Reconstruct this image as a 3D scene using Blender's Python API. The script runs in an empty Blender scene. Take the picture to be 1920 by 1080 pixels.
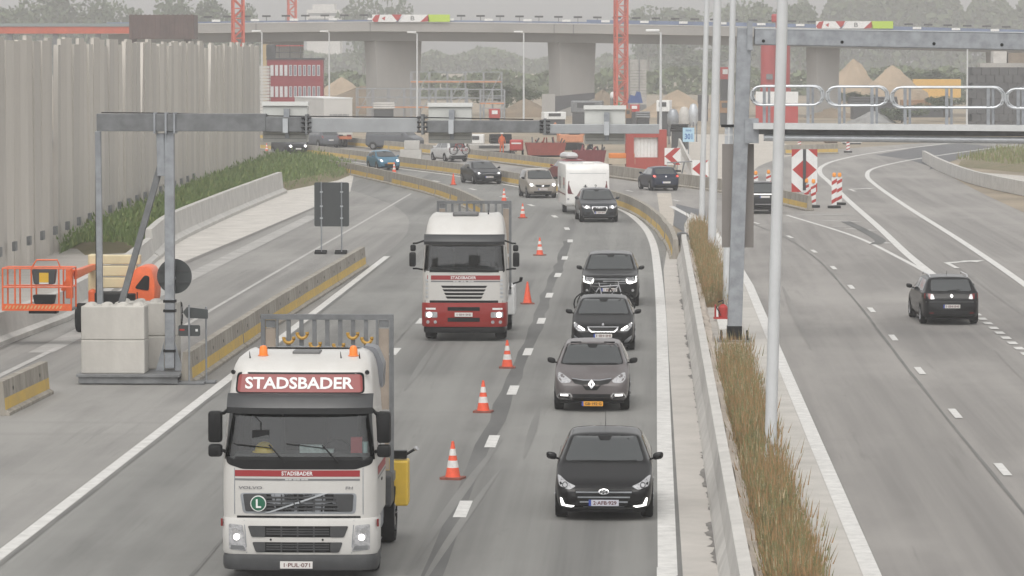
import bpy, bmesh, math, random
import numpy as np
from mathutils import Vector, Matrix
from mathutils.bvhtree import BVHTree

R = math.radians
S = bpy.context.scene
C = S.collection
rng = random.Random(7)

# ------------------------------------------------------------------ camera, sky, sun, exposure
CAM_H, FPX = 8.4, 7260.0
PITCH, YAW = math.atan(440 / FPX), math.atan(258 / FPX)
cd = bpy.data.cameras.new('camera')
cam = bpy.data.objects.new('camera', cd)
C.objects.link(cam)
cam.location = (0, 0, CAM_H)
cam.rotation_euler = (math.pi / 2 - PITCH, 0, YAW)
cd.sensor_width = 36
cd.lens = 36 * FPX / 1920
cd.clip_start, cd.clip_end = 1, 6000
S.camera = cam

SUN_EL, SUN_AZ = R(56), R(190)      # azimuth of the sun, clockwise from +Y
w = bpy.data.worlds.new('World')
S.world = w
w.use_nodes = True
nt = w.node_tree
sky = nt.nodes.new('ShaderNodeTexSky')
sky.sky_type = 'NISHITA'
sky.sun_disc = False
sky.sun_elevation = SUN_EL
sky.sun_rotation = SUN_AZ
sky.dust_density = 2.8
sky.ozone_density = 1
hs = nt.nodes.new('ShaderNodeHueSaturation')
hs.inputs['Saturation'].default_value = .0
bgn = nt.nodes['Background']
bgn.inputs['Strength'].default_value = .15
nt.links.new(sky.outputs[0], hs.inputs['Color'])
nt.links.new(hs.outputs[0], bgn.inputs['Color'])

sl = bpy.data.lights.new('sun', 'SUN')
sl.energy, sl.angle, sl.color = .7, R(40), (1, .94, .85)
sun = bpy.data.objects.new('sun', sl)
C.objects.link(sun)
sd = Vector((math.sin(SUN_AZ) * math.cos(SUN_EL), math.cos(SUN_AZ) * math.cos(SUN_EL), math.sin(SUN_EL)))
sun.rotation_euler = sd.to_track_quat('Z', 'Y').to_euler()
sun.location = (0, 0, 60)

vs = S.view_settings
vs.view_transform = 'Standard'
vs.look = 'None'
vs.gamma = 1
vs.use_curve_mapping = False
vs.exposure = 0.50
S.cycles.volume_bounces = 1
S.cycles.max_bounces = 8
S.cycles.transparent_max_bounces = 12
S.cycles.use_denoising = True

# ------------------------------------------------------------------ helpers
CM = cam.rotation_euler.to_matrix()

def ray(px, py):
    return CM @ Vector(((px - 960) / FPX, -(py - 540) / FPX, -1))

def G(px, py, z=0.0):
    d = ray(px, py)
    t = (z - CAM_H) / d.z
    return Vector((d.x * t, d.y * t, z))

def at(px, py, Y):
    d = ray(px, py)
    t = Y / d.y
    return Vector((d.x * t, Y, CAM_H + d.z * t))

def sc_at(Y):           # pixels of the 1920 photograph per metre at that distance
    return FPX / Y

MATS = {}

def M(name, col, rough=.6, metal=0., var=0., scale=6., bump=0., coat=0., ior=1.5, emit=0., col2=None,
      stretch=None, spots=0., alpha=1.):
    if name in MATS:
        return MATS[name]
    m = bpy.data.materials.new(name)
    m.use_nodes = True
    n, l = m.node_tree.nodes, m.node_tree.links
    b = n['Principled BSDF']
    c4 = (*col, 1)
    b.inputs['Base Color'].default_value = c4
    b.inputs['Roughness'].default_value = rough
    b.inputs['Metallic'].default_value = metal
    b.inputs['IOR'].default_value = ior
    b.inputs['Coat Weight'].default_value = coat
    b.inputs['Coat Roughness'].default_value = .06
    if emit:
        b.inputs['Emission Color'].default_value = c4
        b.inputs['Emission Strength'].default_value = emit
    if var or bump or col2:
        tc = n.new('ShaderNodeTexCoord')
        mp = n.new('ShaderNodeMapping')
        if stretch:
            mp.inputs['Scale'].default_value = stretch
        l.new(tc.outputs['Object'], mp.inputs['Vector'])
        nz = n.new('ShaderNodeTexNoise')
        nz.inputs['Scale'].default_value = scale
        nz.inputs['Detail'].default_value = 7
        nz.inputs['Roughness'].default_value = .62
        l.new(mp.outputs[0], nz.inputs['Vector'])
        rp = n.new('ShaderNodeValToRGB')
        rp.color_ramp.elements[0].position = .32
        rp.color_ramp.elements[1].position = .70
        lo = col2 if col2 else tuple(max(0, k * (1 - var)) for k in col)
        hi = col if col2 else tuple(min(1, k * (1 + var)) for k in col)
        rp.color_ramp.elements[0].color = (*lo, 1)
        rp.color_ramp.elements[1].color = (*hi, 1)
        l.new(nz.outputs['Fac'], rp.inputs['Fac'])
        l.new(rp.outputs[0], b.inputs['Base Color'])
        if bump:
            n2 = n.new('ShaderNodeTexNoise')
            n2.inputs['Scale'].default_value = scale * 6
            n2.inputs['Detail'].default_value = 4
            l.new(tc.outputs['Object'], n2.inputs['Vector'])
            bp = n.new('ShaderNodeBump')
            bp.inputs['Strength'].default_value = bump
            bp.inputs['Distance'].default_value = .02
            l.new(n2.outputs['Fac'], bp.inputs['Height'])
            l.new(bp.outputs[0], b.inputs['Normal'])
    MATS[name] = m
    return m

class MB:
    """collects shapes that become ONE mesh object"""
    def __init__(s):
        s.v, s.f = [], []
    def add(s, vs_, fs_):
        k = len(s.v)
        s.v += [tuple(p) for p in vs_]
        s.f += [tuple(i + k for i in f) for f in fs_]
        return s
    def box(s, x0, x1, y0, y1, z0, z1, mtx=None):
        p = [Vector(q) for q in ((x0, y0, z0), (x1, y0, z0), (x1, y1, z0), (x0, y1, z0), (x0, y0, z1), (x1, y0, z1), (x1, y1, z1), (x0, y1, z1))]
        if mtx is not None:
            p = [mtx @ q for q in p]
        return s.add(p, ((0, 3, 2, 1), (4, 5, 6, 7), (0, 1, 5, 4), (1, 2, 6, 5), (2, 3, 7, 6), (3, 0, 4, 7)))
    def bar(s, a, b, wx, wz=None, up=(0, 0, 1)):
        """rectangular bar from a to b"""
        a, b = Vector(a), Vector(b)
        wz = wz or wx
        d = (b - a).normalized()
        u = Vector(up)
        if abs(d.dot(u)) > .98:
            u = Vector((0, 1, 0))
        sx = d.cross(u).normalized() * wx / 2
        sz = sx.cross(d).normalized() * wz / 2
        p = [a - sx - sz, a + sx - sz, a + sx + sz, a - sx + sz, b - sx - sz, b + sx - sz, b + sx + sz, b - sx + sz]
        return s.add(p, ((0, 1, 2, 3), (7, 6, 5, 4), (0, 4, 5, 1), (1, 5, 6, 2), (2, 6, 7, 3), (3, 7, 4, 0)))
    def cyl(s, a, b, r0, r1=None, n=12, cap=True):
        a, b = Vector(a), Vector(b)
        r1 = r0 if r1 is None else r1
        d = (b - a).normalized()
        u = Vector((1, 0, 0)) if abs(d.x) < .9 else Vector((0, 1, 0))
        e = d.cross(u).normalized()
        g = d.cross(e)
        p = []
        for q, r in ((a, r0), (b, r1)):
            for i in range(n):
                t = 2 * math.pi * i / n
                p.append(q + (e * math.cos(t) + g * math.sin(t)) * r)
        f = [(i, (i + 1) % n, n + (i + 1) % n, n + i) for i in range(n)]
        if cap:
            f += [tuple(range(n))[::-1], tuple(range(n, 2 * n))]
        return s.add(p, f)
    def tube(s, pts, r, n=6, closed=False):
        pts = [Vector(p) for p in pts]
        m = len(pts)
        p = []
        for i, q in enumerate(pts):
            d = (pts[(i + 1) % m] - pts[i - 1]) if closed else (pts[min(i + 1, m - 1)] - pts[max(i - 1, 0)])
            d.normalize()
            u = Vector((0, 0, 1)) if abs(d.z) < .9 else Vector((0, 1, 0))
            e = d.cross(u).normalized()
            g = d.cross(e)
            for k in range(n):
                t = 2 * math.pi * k / n
                p.append(q + (e * math.cos(t) + g * math.sin(t)) * r)
        f = []
        for i in range(m if closed else m - 1):
            j = (i + 1) % m
            f += [(i * n + k, i * n + (k + 1) % n, j * n + (k + 1) % n, j * n + k) for k in range(n)]
        if not closed:
            f += [tuple(range(n))[::-1], tuple(range((m - 1) * n, m * n))]
        return s.add(p, f)
    def lathe(s, prof, n=16, o=(0, 0, 0)):
        p = []
        for r, z in prof:
            for i in range(n):
                t = 2 * math.pi * i / n
                p.append((o[0] + r * math.cos(t), o[1] + r * math.sin(t), o[2] + z))
        f = []
        for j in range(len(prof) - 1):
            f += [(j * n + i, j * n + (i + 1) % n, (j + 1) * n + (i + 1) % n, (j + 1) * n + i) for i in range(n)]
        f += [tuple(range(n))[::-1], tuple(range((len(prof) - 1) * n, len(prof) * n))]
        return s.add(p, f)
    def prism(s, pts, fn, a, b):
        """2D outline pts extruded from a to b; fn(u, v, t) -> xyz"""
        n = len(pts)
        p = [fn(u, v, a) for u, v in pts] + [fn(u, v, b) for u, v in pts]
        return s.add(p, [tuple(range(n))[::-1], tuple(range(n, 2 * n))] + [(i, (i + 1) % n, n + (i + 1) % n, n + i) for i in range(n)])
    def sweep(s, path, prof, closed=True):
        """profile [(offset to the right, z)] swept along a ground path"""
        path = [Vector((p[0], p[1], p[2] if len(p) > 2 else 0)) for p in path]
        m, n = len(path), len(prof)
        p = []
        for i, q in enumerate(path):
            d = path[min(i + 1, m - 1)] - path[max(i - 1, 0)]
            d.z = 0
            d.normalize()
            rt = Vector((d.y, -d.x, 0))
            for o, z in prof:
                p.append(q + rt * o + Vector((0, 0, z)))
        f = []
        kk = n if closed else n - 1
        for i in range(m - 1):
            f += [(i * n + k, i * n + (k + 1) % n, (i + 1) * n + (k + 1) % n, (i + 1) * n + k) for k in range(kk)]
        if closed:
            f += [tuple(range(n)), tuple(range((m - 1) * n, m * n))[::-1]]
        return s.add(p, f)
    def mesh(s, name, smooth=False, bevel=0.):
        me = bpy.data.meshes.new(name)
        me.from_pydata(s.v, [], s.f)
        bm = bmesh.new()
        bm.from_mesh(me)
        bmesh.ops.recalc_face_normals(bm, faces=bm.faces)
        loose = [v for v in bm.verts if not v.link_faces]
        if loose:
            bmesh.ops.delete(bm, geom=loose, context='VERTS')
        if bevel:
            es = [e for e in bm.edges if len(e.link_faces) == 2 and e.calc_face_angle(0) > .6]
            bmesh.ops.bevel(bm, geom=es, offset=bevel, segments=2, profile=.5, affect='EDGES', clamp_overlap=True)
        bm.to_mesh(me)
        bm.free()
        if smooth:
            me.polygons.foreach_set('use_smooth', [True] * len(me.polygons))
            me.set_sharp_from_angle(angle=R(38))
        return me
    def build(s, name, mat, parent=None, smooth=False, bevel=0., loc=(0, 0, 0), rz=0., kind=None):
        return obj(name, s.mesh(name, smooth, bevel), mat, parent, loc, rz, kind)

def obj(name, me, mat=None, parent=None, loc=(0, 0, 0), rz=0., kind=None):
    o = bpy.data.objects.new(name, me)
    C.objects.link(o)
    if mat is not None and me is not None and not me.materials:
        me.materials.append(mat)
    o.parent = parent
    o.location = loc
    o.rotation_euler = (0, 0, rz)
    if kind:
        o['kind'] = kind
    return o

def tag(o, label, cat, group=None):
    o['label'], o['category'] = label, cat
    if group:
        o['group'] = group
    return o

def thing(name, label, cat, loc=(0, 0, 0), rz=0., group=None):
    return tag(obj(name, None, None, None, loc, rz), label, cat, group)

def copy_tree(o, parent=None, loc=None, rz=None, label=None):
    c = o.copy()
    C.objects.link(c)
    c.parent = parent
    if loc is not None:
        c.location = loc
    if rz is not None:
        c.rotation_euler = (0, 0, rz)
    if label:
        c['label'] = label
    for ch in list(o.children):
        copy_tree(ch, c)
    return c

def rnd(pts, r, n=3):
    """round the corners of a 2D outline"""
    out = []
    m = len(pts)
    for i in range(m):
        a, b, c = Vector(pts[i - 1]), Vector(pts[i]), Vector(pts[(i + 1) % m])
        da, dc = a - b, c - b
        rr = min(r, da.length * .45, dc.length * .45)
        p0, p1 = b + da.normalized() * rr, b + dc.normalized() * rr
        for k in range(n + 1):
            t = k / n
            out.append(tuple(p0 * (1 - t) ** 2 + b * 2 * t * (1 - t) + p1 * t * t))
    return out

def rect(x0, x1, z0, z1, r=0.):
    p = [(x0, z0), (x1, z0), (x1, z1), (x0, z1)]
    return rnd(p, r) if r else p

def disc(cx, cz, r, n=16, rx=None):
    return [(cx + (rx or r) * math.cos(2 * math.pi * i / n), cz + r * math.sin(2 * math.pi * i / n)) for i in range(n)]

AX = {'front': (lambda u, v: Vector((u, -30, v)), Vector((0, 1, 0))),
      'rear': (lambda u, v: Vector((u, 30, v)), Vector((0, -1, 0))),
      'right': (lambda u, v: Vector((30, u, v)), Vector((-1, 0, 0))),
      'left': (lambda u, v: Vector((-30, u, v)), Vector((1, 0, 0))),
      'top': (lambda u, v: Vector((u, v, 30)), Vector((0, 0, -1)))}

def patch(bvh, name, pts, mat, parent, side='front', off=.006, cuts=2, skirt=.03, hole=None):
    """an inset piece whose outline is given in that side's view and that follows the shell under it"""
    fn, d = AX[side]
    bm = bmesh.new()
    vs_ = [bm.verts.new((u, v, 0)) for u, v in pts]
    if hole:                                     # a frame: outline and hole with the same number of points
        hs_ = [bm.verts.new((u, v, 0)) for u, v in hole]
        n = len(pts)
        for i in range(n):
            bm.faces.new((vs_[i], vs_[(i + 1) % n], hs_[(i + 1) % n], hs_[i]))
    else:
        bm.faces.new(vs_)
    bmesh.ops.triangulate(bm, faces=bm.faces)
    ml = max(e.calc_length() for e in bm.edges)
    cuts = min(14, max(cuts, int(ml / .16)))
    if cuts:
        bmesh.ops.subdivide_edges(bm, edges=bm.edges, cuts=cuts, use_grid_fill=True)
    rim = [e for e in bm.edges if len(e.link_faces) == 1]
    for v in bm.verts:
        o = fn(v.co.x, v.co.y)
        h = bvh.ray_cast(o, d)[0]
        if h is None:
            q = bvh.find_nearest(o + d * 30)[0]
            q2 = bvh.find_nearest(o + d * (o - q).dot(-d))[0]
            h = o + d * (q2 - o).dot(d)
        v.co = h - d * off
    if skirt:
        ex = bmesh.ops.extrude_edge_only(bm, edges=rim)['geom']
        for v in ex:
            if isinstance(v, bmesh.types.BMVert):
                v.co += d * skirt
    bmesh.ops.recalc_face_normals(bm, faces=bm.faces)
    me = bpy.data.meshes.new(name)
    bm.to_mesh(me)
    bm.free()
    me.polygons.foreach_set('use_smooth', [True] * len(me.polygons))
    me.set_sharp_from_angle(angle=R(40))
    return obj(name, me, mat, parent)

TXT = {}

def text(s, w_, h_, mat, parent, loc, bold=.0, name='lettering', side='front', bvh=None, off=.012, shear=0., depth=.004):
    """raised lettering scaled to w_ x h_, centred on loc, standing in the x-z plane"""
    cu = bpy.data.curves.new('t', 'FONT')
    cu.body = s
    cu.size = 1
    cu.offset = bold
    cu.shear = shear
    cu.align_x = 'CENTER'
    cu.resolution_u = 3
    to = bpy.data.objects.new('t', cu)
    C.objects.link(to)
    bpy.context.view_layer.update()
    me = bpy.data.meshes.new_from_object(to.evaluated_get(bpy.context.evaluated_depsgraph_get()))
    bpy.data.objects.remove(to)
    bpy.data.curves.remove(cu)
    co = np.array([v.co[:] for v in me.vertices])
    lo, hi = co.min(0), co.max(0)
    fn, d = AX[side]
    sg = -1 if side in ('rear', 'left') else 1
    for v in me.vertices:
        u = ((v.co.x - lo[0]) / (hi[0] - lo[0]) - .5) * w_ * sg
        q = ((v.co.y - lo[1]) / (hi[1] - lo[1]) - .5) * h_
        if side in ('front', 'rear'):
            p = Vector((loc[0] + u, loc[1], loc[2] + q))
            if bvh:
                hh = bvh.ray_cast(fn(p.x, p.z), d)[0]
                if hh:
                    p.y = hh.y - d.y * off
        else:
            p = Vector((loc[0], loc[1] + u, loc[2] + q))
        v.co = p
    me.name = name
    return obj(name, me, mat, parent)

def ordinal(i):
    w = ['first', 'second', 'third', 'fourth', 'fifth', 'sixth', 'seventh', 'eighth', 'ninth', 'tenth', 'eleventh', 'twelfth']
    return w[i] if i < 12 else '%d%s' % (i + 1, {1: 'st', 2: 'nd', 3: 'rd'}.get((i + 1) % 10 if (i + 1) // 10 != 1 else 0, 'th'))

def resample(path, step):
    """points every step metres along a ground polyline"""
    path = [Vector((p[0], p[1], 0)) for p in path]
    out, acc = [path[0].copy()], 0.
    for a, b in zip(path, path[1:]):
        L = (b - a).length
        t = step - acc
        while t <= L:
            out.append(a.lerp(b, t / L))
            t += step
        acc = (acc + L) % step if True else 0
    return out

def spline(path, n=8):
    """Catmull-Rom through ground points"""
    P = [Vector((p[0], p[1], 0)) for p in path]
    P = [P[0] * 2 - P[1]] + P + [P[-1] * 2 - P[-2]]
    out = []
    for i in range(1, len(P) - 2):
        a, b, c, d = P[i - 1:i + 3]
        for k in range(n):
            t = k / n
            out.append(.5 * ((2 * b) + (c - a) * t + (2 * a - 5 * b + 4 * c - d) * t * t + (3 * b - a - 3 * c + d) * t ** 3))
    out.append(P[-2])
    return out

# ------------------------------------------------------------------ materials used in many places
m_white_line = M('road paint white', (.56, .55, .53), .7, var=.16, scale=3, bump=.1)
m_conc = M('concrete', (.36, .345, .325), .85, var=.2, scale=1.3, bump=.3)
m_conc_lt = M('pale concrete', (.47, .455, .43), .85, var=.14, scale=1.2, bump=.25)
m_conc_stain = M('stained concrete', (.37, .34, .295), .9, col2=(.20, .18, .15), scale=1.6, stretch=(2, 2, .5), bump=.3)
m_yellow = M('worn yellow paint', (.60, .40, .07), .75, col2=(.46, .32, .11), scale=2.2, stretch=(1, 1, 1))
m_galv = M('galvanised steel', (.30, .315, .335), .45, metal=.55, var=.2, scale=3.5)
m_galv_dk = M('weathered galvanised steel', (.17, .175, .18), .55, metal=.35, var=.22, scale=3)
m_galv_lt = M('fresh galvanised steel', (.50, .52, .54), .38, metal=.5, var=.12, scale=3)
m_pole = M('pale grey painted pole', (.52, .53, .535), .5, var=.06, scale=2)
m_black = M('black plastic', (.010, .010, .0105), .5, var=.2, scale=5, ior=1.3)
m_dkgrey = M('dark grey plastic', (.045, .046, .048), .55, var=.15, scale=5)
m_rubber = M('tyre rubber', (.013, .013, .013), .85, var=.3, scale=9, ior=1.25)
m_rim = M('wheel rim alloy', (.32, .32, .33), .35, metal=.8)
m_chrome = M('chrome trim', (.72, .72, .73), .18, metal=.9)
m_glass = M('car window glass', (.022, .026, .027), .04, ior=2.0, coat=.3)
m_lamp = M('clear lamp glass', (.42, .42, .43), .12, metal=.25, var=.35, scale=22)
m_lamp_on = M('lit headlamp', (1, .985, .95), .3, emit=1.8)
m_red_lamp = M('tail lamp glass', (.16, .012, .012), .15, var=.25, scale=20)
m_red_lamp_on = M('lit tail lamp', (1, .10, .07), .3, emit=.9)
m_plate = M('white number plate', (.62, .60, .58), .5)
m_plate_y = M('yellow number plate', (.72, .33, .03), .5)
m_ink = M('dark red plate ink', (.10, .02, .02), .6)
m_ink_k = M('black ink', (.02, .02, .022), .6)
m_eu = M('blue plate band', (.03, .06, .30), .5)
m_sign_back = M('dark sign back', (.042, .047, .048), .5, var=.12, scale=3)
m_red = M('sign red', (.38, .028, .024), .5, var=.08, scale=3)
m_sign_white = M('sign white', (.68, .68, .67), .5, var=.06, scale=3)
m_orange = M('machine orange red', (.72, .13, .035), .45, var=.12, scale=4)
m_cone = M('cone orange', (.72, .10, .045), .6, var=.14, scale=9)
m_cone_w = M('cone white band', (.62, .60, .58), .6, var=.14, scale=9)
m_grass_dry = M('dry grass blade', (.30, .19, .075), .8, var=.35, scale=.9)
m_grass_gr = M('green grass blade', (.11, .15, .045), .8, var=.4, scale=.5)
# ------------------------------------------------------------------ ground and roads
def structure(name, mb, mat):
    o = mb.build(name, mat)
    o['kind'] = 'structure'
    return o

def sheet(pts, z):
    m = MB()
    m.add([(p[0], p[1], z) for p in pts], [tuple(range(len(pts)))])
    return m

def road_material(name, base, track, along=(1.1, .012, 1)):
    """jointed concrete road: fine grain, blotches and worn wheel tracks along the lane"""
    m = bpy.data.materials.new(name)
    m.use_nodes = True
    n, l = m.node_tree.nodes, m.node_tree.links
    b = n['Principled BSDF']
    b.inputs['Roughness'].default_value = .82
    tc = n.new('ShaderNodeTexCoord')

    def noise(scale, st, det=5, rough=.6):
        mp = n.new('ShaderNodeMapping')
        mp.inputs['Scale'].default_value = st
        l.new(tc.outputs['Object'], mp.inputs['Vector'])
        nz = n.new('ShaderNodeTexNoise')
        nz.inputs['Scale'].default_value = scale
        nz.inputs['Detail'].default_value = det
        nz.inputs['Roughness'].default_value = rough
        l.new(mp.outputs[0], nz.inputs['Vector'])
        return nz.outputs['Fac']

    def mix(a, c, fac, lo, hi, amt):
        rp = n.new('ShaderNodeMapRange')
        rp.inputs['From Min'].default_value = lo
        rp.inputs['From Max'].default_value = hi
        rp.inputs['To Max'].default_value = amt
        l.new(fac, rp.inputs['Value'])
        mx = n.new('ShaderNodeMix')
        mx.data_type = 'RGBA'
        l.new(rp.outputs[0], mx.inputs['Factor'])
        if a is None:
            mx.inputs['A'].default_value = (*base, 1)
        else:
            l.new(a, mx.inputs['A'])
        mx.inputs['B'].default_value = (*c, 1)
        return mx.outputs['Result']
    c = mix(None, track, noise(1, along, 4), .40, .62, .95)
    c = mix(c, tuple(k * 1.22 for k in base), noise(.12, (1, .35, 1), 5), .46, .66, .9)
    c = mix(c, tuple(k * .72 for k in base), noise(.5, (1, .10, 1), 6, .7), .52, .72, .6)
    c = mix(c, tuple(k * .55 for k in base), noise(2.6, (1, .03, 1), 5, .7), .60, .74, .6)
    c = mix(c, tuple(k * .5 for k in base), noise(.9, (1, .5, 1), 6, .8), .64, .70, .5)
    c = mix(c, tuple(k * .8 for k in base), noise(1, (.04, .55, 1), 3), .58, .72, .35)
    c = mix(c, tuple(k * .62 for k in base), noise(40, (1, 1, 1), 3), .5, .75, .35)
    l.new(c, b.inputs['Base Color'])
    bp = n.new('ShaderNodeBump')
    bp.inputs['Strength'].default_value = .25
    bp.inputs['Distance'].default_value = .01
    l.new(noise(60, (1, 1, 1), 3), bp.inputs['Height'])
    l.new(bp.outputs[0], b.inputs['Normal'])
    return m

m_road_in = road_material('grey road concrete', (.20, .197, .186), (.128, .126, .12))
m_road_out = road_material('warm grey road concrete', (.25, .236, .221), (.175, .165, .156))
m_road_old = road_material('pale worn road', (.25, .242, .228), (.18, .174, .166))
m_sand = M('sandy site ground', (.34, .275, .20), .95, col2=(.17, .145, .105), scale=.09, bump=.4)
m_shoulder = M('pale shoulder concrete', (.43, .405, .375), .9, var=.10, scale=.8, bump=.3)

# the terrain: one sheet to the horizon, rolling gently beyond the roadworks
gm = MB()
gx = [-900, -500, -300, -200, -150, -110, -80, -60, -40, -20, 0, 20, 40, 60, 80, 110, 150, 200, 300, 500, 900]
gy = [-60, 40, 150, 250, 330, 400, 440, 480, 520, 570, 630, 700, 800, 950, 1200, 1600]
pv = []
for y in gy:
    for x in gx:
        z = -.03
        if y > 400:
            z += .6 * math.sin(x * .031 + 1) * min(1, (y - 400) / 120) + .4 * math.sin(y * .02 + x * .05)
        if y > 750:
            z += (y - 750) * .004
        pv.append((x, y, z))
nx = len(gx)
gm.add(pv, [(j * nx + i, j * nx + i + 1, (j + 1) * nx + i + 1, (j + 1) * nx + i) for j in range(len(gy) - 1) for i in range(nx - 1)])
structure('ground', gm, m_sand)

# inbound carriageway: straight, then bending to the left
DASH_IN = [(868, 955), (923, 828), (962, 732), (990, 660), (1015, 602), (1030, 554), (1046, 516), (1059, 484),
           (1069, 452), (1063, 429), (1040, 406), (996, 385), (945, 370), (886, 355), (818, 340), (700, 319), (600, 304)]
path_in = [G(*p) for p in DASH_IN]
p0 = path_in[0].copy()
path_in_full = [Vector((p0.x, 20, 0)), Vector((p0.x, 45, 0))] + path_in + [Vector((-52, 378, 0)), Vector((-95, 440, 0))]
sp_in = spline(path_in_full, 6)
road_in = MB()
road_in.sweep(sp_in, [(-7.6, 0), (4.2, 0)], closed=False)
road_in = structure('road', road_in, m_road_in)
# the old alignment on the left, now closed to traffic
old = structure('closed_road', sheet([(-19.6, 20), (-10.6, 20), (-10.6, 195), (-12.2, 240), (-17, 275), (-26, 305), (-30, 305), (-22, 240), (-20.2, 150)], -.004), m_road_old)
structure('closed_shoulder', sheet([(-18.75, 100), (-18.35, 118), (-18.85, 150), (-18.5, 185), (-18.2, 235), (-20.5, 268), (-23.2, 250), (-22.2, 232), (-22, 214), (-21.3, 172), (-19.6, 145), (-18.6, 120), (-18.9, 100)], .004), M('white shoulder concrete', (.50, .475, .44), .9, var=.16, scale=.7, bump=.3))

# outbound carriageway and exit
DASH_OUT = [(1880, 880), (1791, 775), (1725, 695), (1675, 633), (1634, 581), (1596, 538), (1563, 502), (1526, 471), (1481, 444), (1417, 418), (1268, 376), (1180, 358)]
path_out = [G(*p) for p in DASH_OUT]
o0 = path_out[0]
path_out_full = [Vector((o0.x - .1, 20, 0)), Vector((o0.x, 55, 0))] + path_out[:11] + [G(1180, 358), Vector((-9, 268, 0)), Vector((-17.5, 300, 0)), Vector((-28, 336, 0)), Vector((-48, 388, 0)), Vector((-90, 455, 0))]
sp_out = spline(path_out_full, 6)
ro = MB()
ro.sweep(sp_out, [(-4.3, -.012), (4.6, -.012)], closed=False)
road_out = structure('road', ro, m_road_out)
ramp_path = spline([(12.2, 20), (12.2, 150), (12.3, 200), (12.8, 250), (14.4, 290), (19.0, 325), (27, 352), (42, 380), (75, 410)], 6)
rr = MB()
rr.sweep(ramp_path, [(-6.2, -.020), (7.5, -.020)], closed=False)
structure('exit_road', rr, m_road_out)
structure('asphalt_patch', sheet([G(1640, 290), G(1700, 298), G(1745, 312), G(1742, 318), G(1800, 296), G(1870, 276), G(1800, 268), G(1720, 276)], -.014),
          M('dark asphalt', (.10, .10, .104), .8, var=.2, scale=.6))
structure('asphalt_patch', sheet([G(1268, 382), G(1322, 395), G(1330, 460), G(1290, 440), G(1262, 422)], -.006), M('blue grey asphalt', (.115, .118, .124), .8, var=.15, scale=.6))
structure('concrete_patch', sheet([G(1232, 362), G(1258, 362), G(1264, 402), G(1262, 424), G(1238, 408)], -.005), M('fresh screed', (.42, .38, .33), .9, var=.12, scale=.7))

# hard strip right of the inbound lanes and the median
structure('hard_strip', sheet([(.55, 20), (1.16, 20), (1.16, 162), (1.9, 176), (.9, 178), (.55, 150)], .004), m_shoulder)
structure('median', sheet([(1.5, 20), (3.48, 20), (3.48, 150), (3.2, 190), (2.2, 205), (1.7, 190), (1.5, 160)], .002), M('median screed', (.40, .375, .345), .95, var=.16, scale=.9, bump=.3))

# median barrier, cast in place
def wobble(path, a):
    return [(p[0] + rng.uniform(-a, a), p[1]) for p in path]
mbar = MB()
mbar.sweep([(1.36, 20 + 4 * i) for i in range(36)] + [(1.38, 163)], [(-.24, .0), (-.21, .10), (-.10, .36), (-.03, .80), (.17, .82), (.22, .42), (.24, .0)])
t = thing('median_barrier', 'long cast concrete median barrier with dark end beside dry grass strip', 'barrier', (0, 0, 0))
mbar.build('barrier_body', m_conc_lt, t)
MB().box(1.16, 1.6, 163, 163.25, 0, .86).build('end_plate', M('dark steel end', (.10, .095, .09), .6), t)
MB().tube([(1.38 + .3 * math.cos(a), 162.6, .58 + .32 * math.sin(a)) for a in [math.pi * k / 8 for k in range(9)]], .035).build('lifting_hoop', m_galv_dk, t)
ed = MB()
random.seed(5)
ed.sweep([(1.72, 20 + 1.5 * i) for i in range(95)], [(-.13, .0), (-.09, .30), (.1, .26), (.16, .0)])
ed = ed
for i, v in enumerate(ed.v):
    ed.v[i] = (v[0] + rng.uniform(-.05, .05), v[1], v[2] + rng.uniform(-.02, .02) * (v[2] > .1))
o = ed.build('soil_edge', M('pink grey soil', (.44, .385, .33), .95, var=.18, scale=1.5, bump=.4), smooth=False)
o['kind'] = 'structure'
# dirt that gathered along the foot of the barrier: an irregular flat stain
dm = MB()
y, pts_a, pts_b, walk = 22., [], [], 0.
while y < 160:
    pts_a.append((1.14, y, .010))
    walk = walk * .78 + rng.gauss(0, .30)
    pts_b.append((1.14 - .012 - .10 * max(0, walk + .12 + .5 * (rng.random() < .03)), y, .010))
    y += rng.uniform(.08, .22)
dm.add(pts_a + pts_b, [(i, i + 1, len(pts_a) + i + 1, len(pts_a) + i) for i in range(len(pts_a) - 1)])
o = dm.build('dirt_streak', M('damp dirt', (.17, .16, .15), .9, var=.25, scale=2))
o['kind'] = 'structure'

# kerb strip with white line, right carriageway's left edge
structure('gutter', sheet([(2.92, 20), (3.44, 20), (3.44, 150), (3.3, 170), (2.92, 165)], .006), M('gutter concrete', (.43, .41, .38), .85, var=.12, scale=1))
def line(pts, half, z, parent, name='edge_line', mat=None):
    m = MB()
    m.sweep(pts, [(-half, z), (half, z)], closed=False)
    return m.build(name, mat or m_white_line, parent)
line([(3.6, 20), (3.6, 100), (3.62, 140), (3.4, 165), (2.9, 188), (1.2, 213)], .15, .008, road_out)
line(spline([G(*p) for p in [(1252, 1080), (1245, 800), (1240, 600), (1232, 500), (1222, 450), (1200, 418), (1160, 392), (1075, 369), (977, 351.5), (859, 330.5), (751, 316.5), (660, 304)]]), .16, .009, road_in)
line([(.29, 20), (.29, 63)], .16, .0095, road_in)
line([(-10.87, 20), (-10.87, 160)], .13, .009, road_in)
line(spline([(-14.35, 100), (-14.35, 150), (-14.3, 190), (-14.3, 232)]), .07, .006, old, mat=M('faded paint', (.42, .41, .395), .8, var=.2, scale=2))
line([(-17.3, 20), (-16.9, 110)], .10, .006, old, mat=M('faded paint', (.42, .41, .395), .8))
line([(-17.1, 108), (-17.3, 150), (-17.4, 200)], .35, .005, old, name='pale_joint', mat=M('pale joint fill', (.36, .35, .335), .9, var=.2, scale=1))
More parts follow.
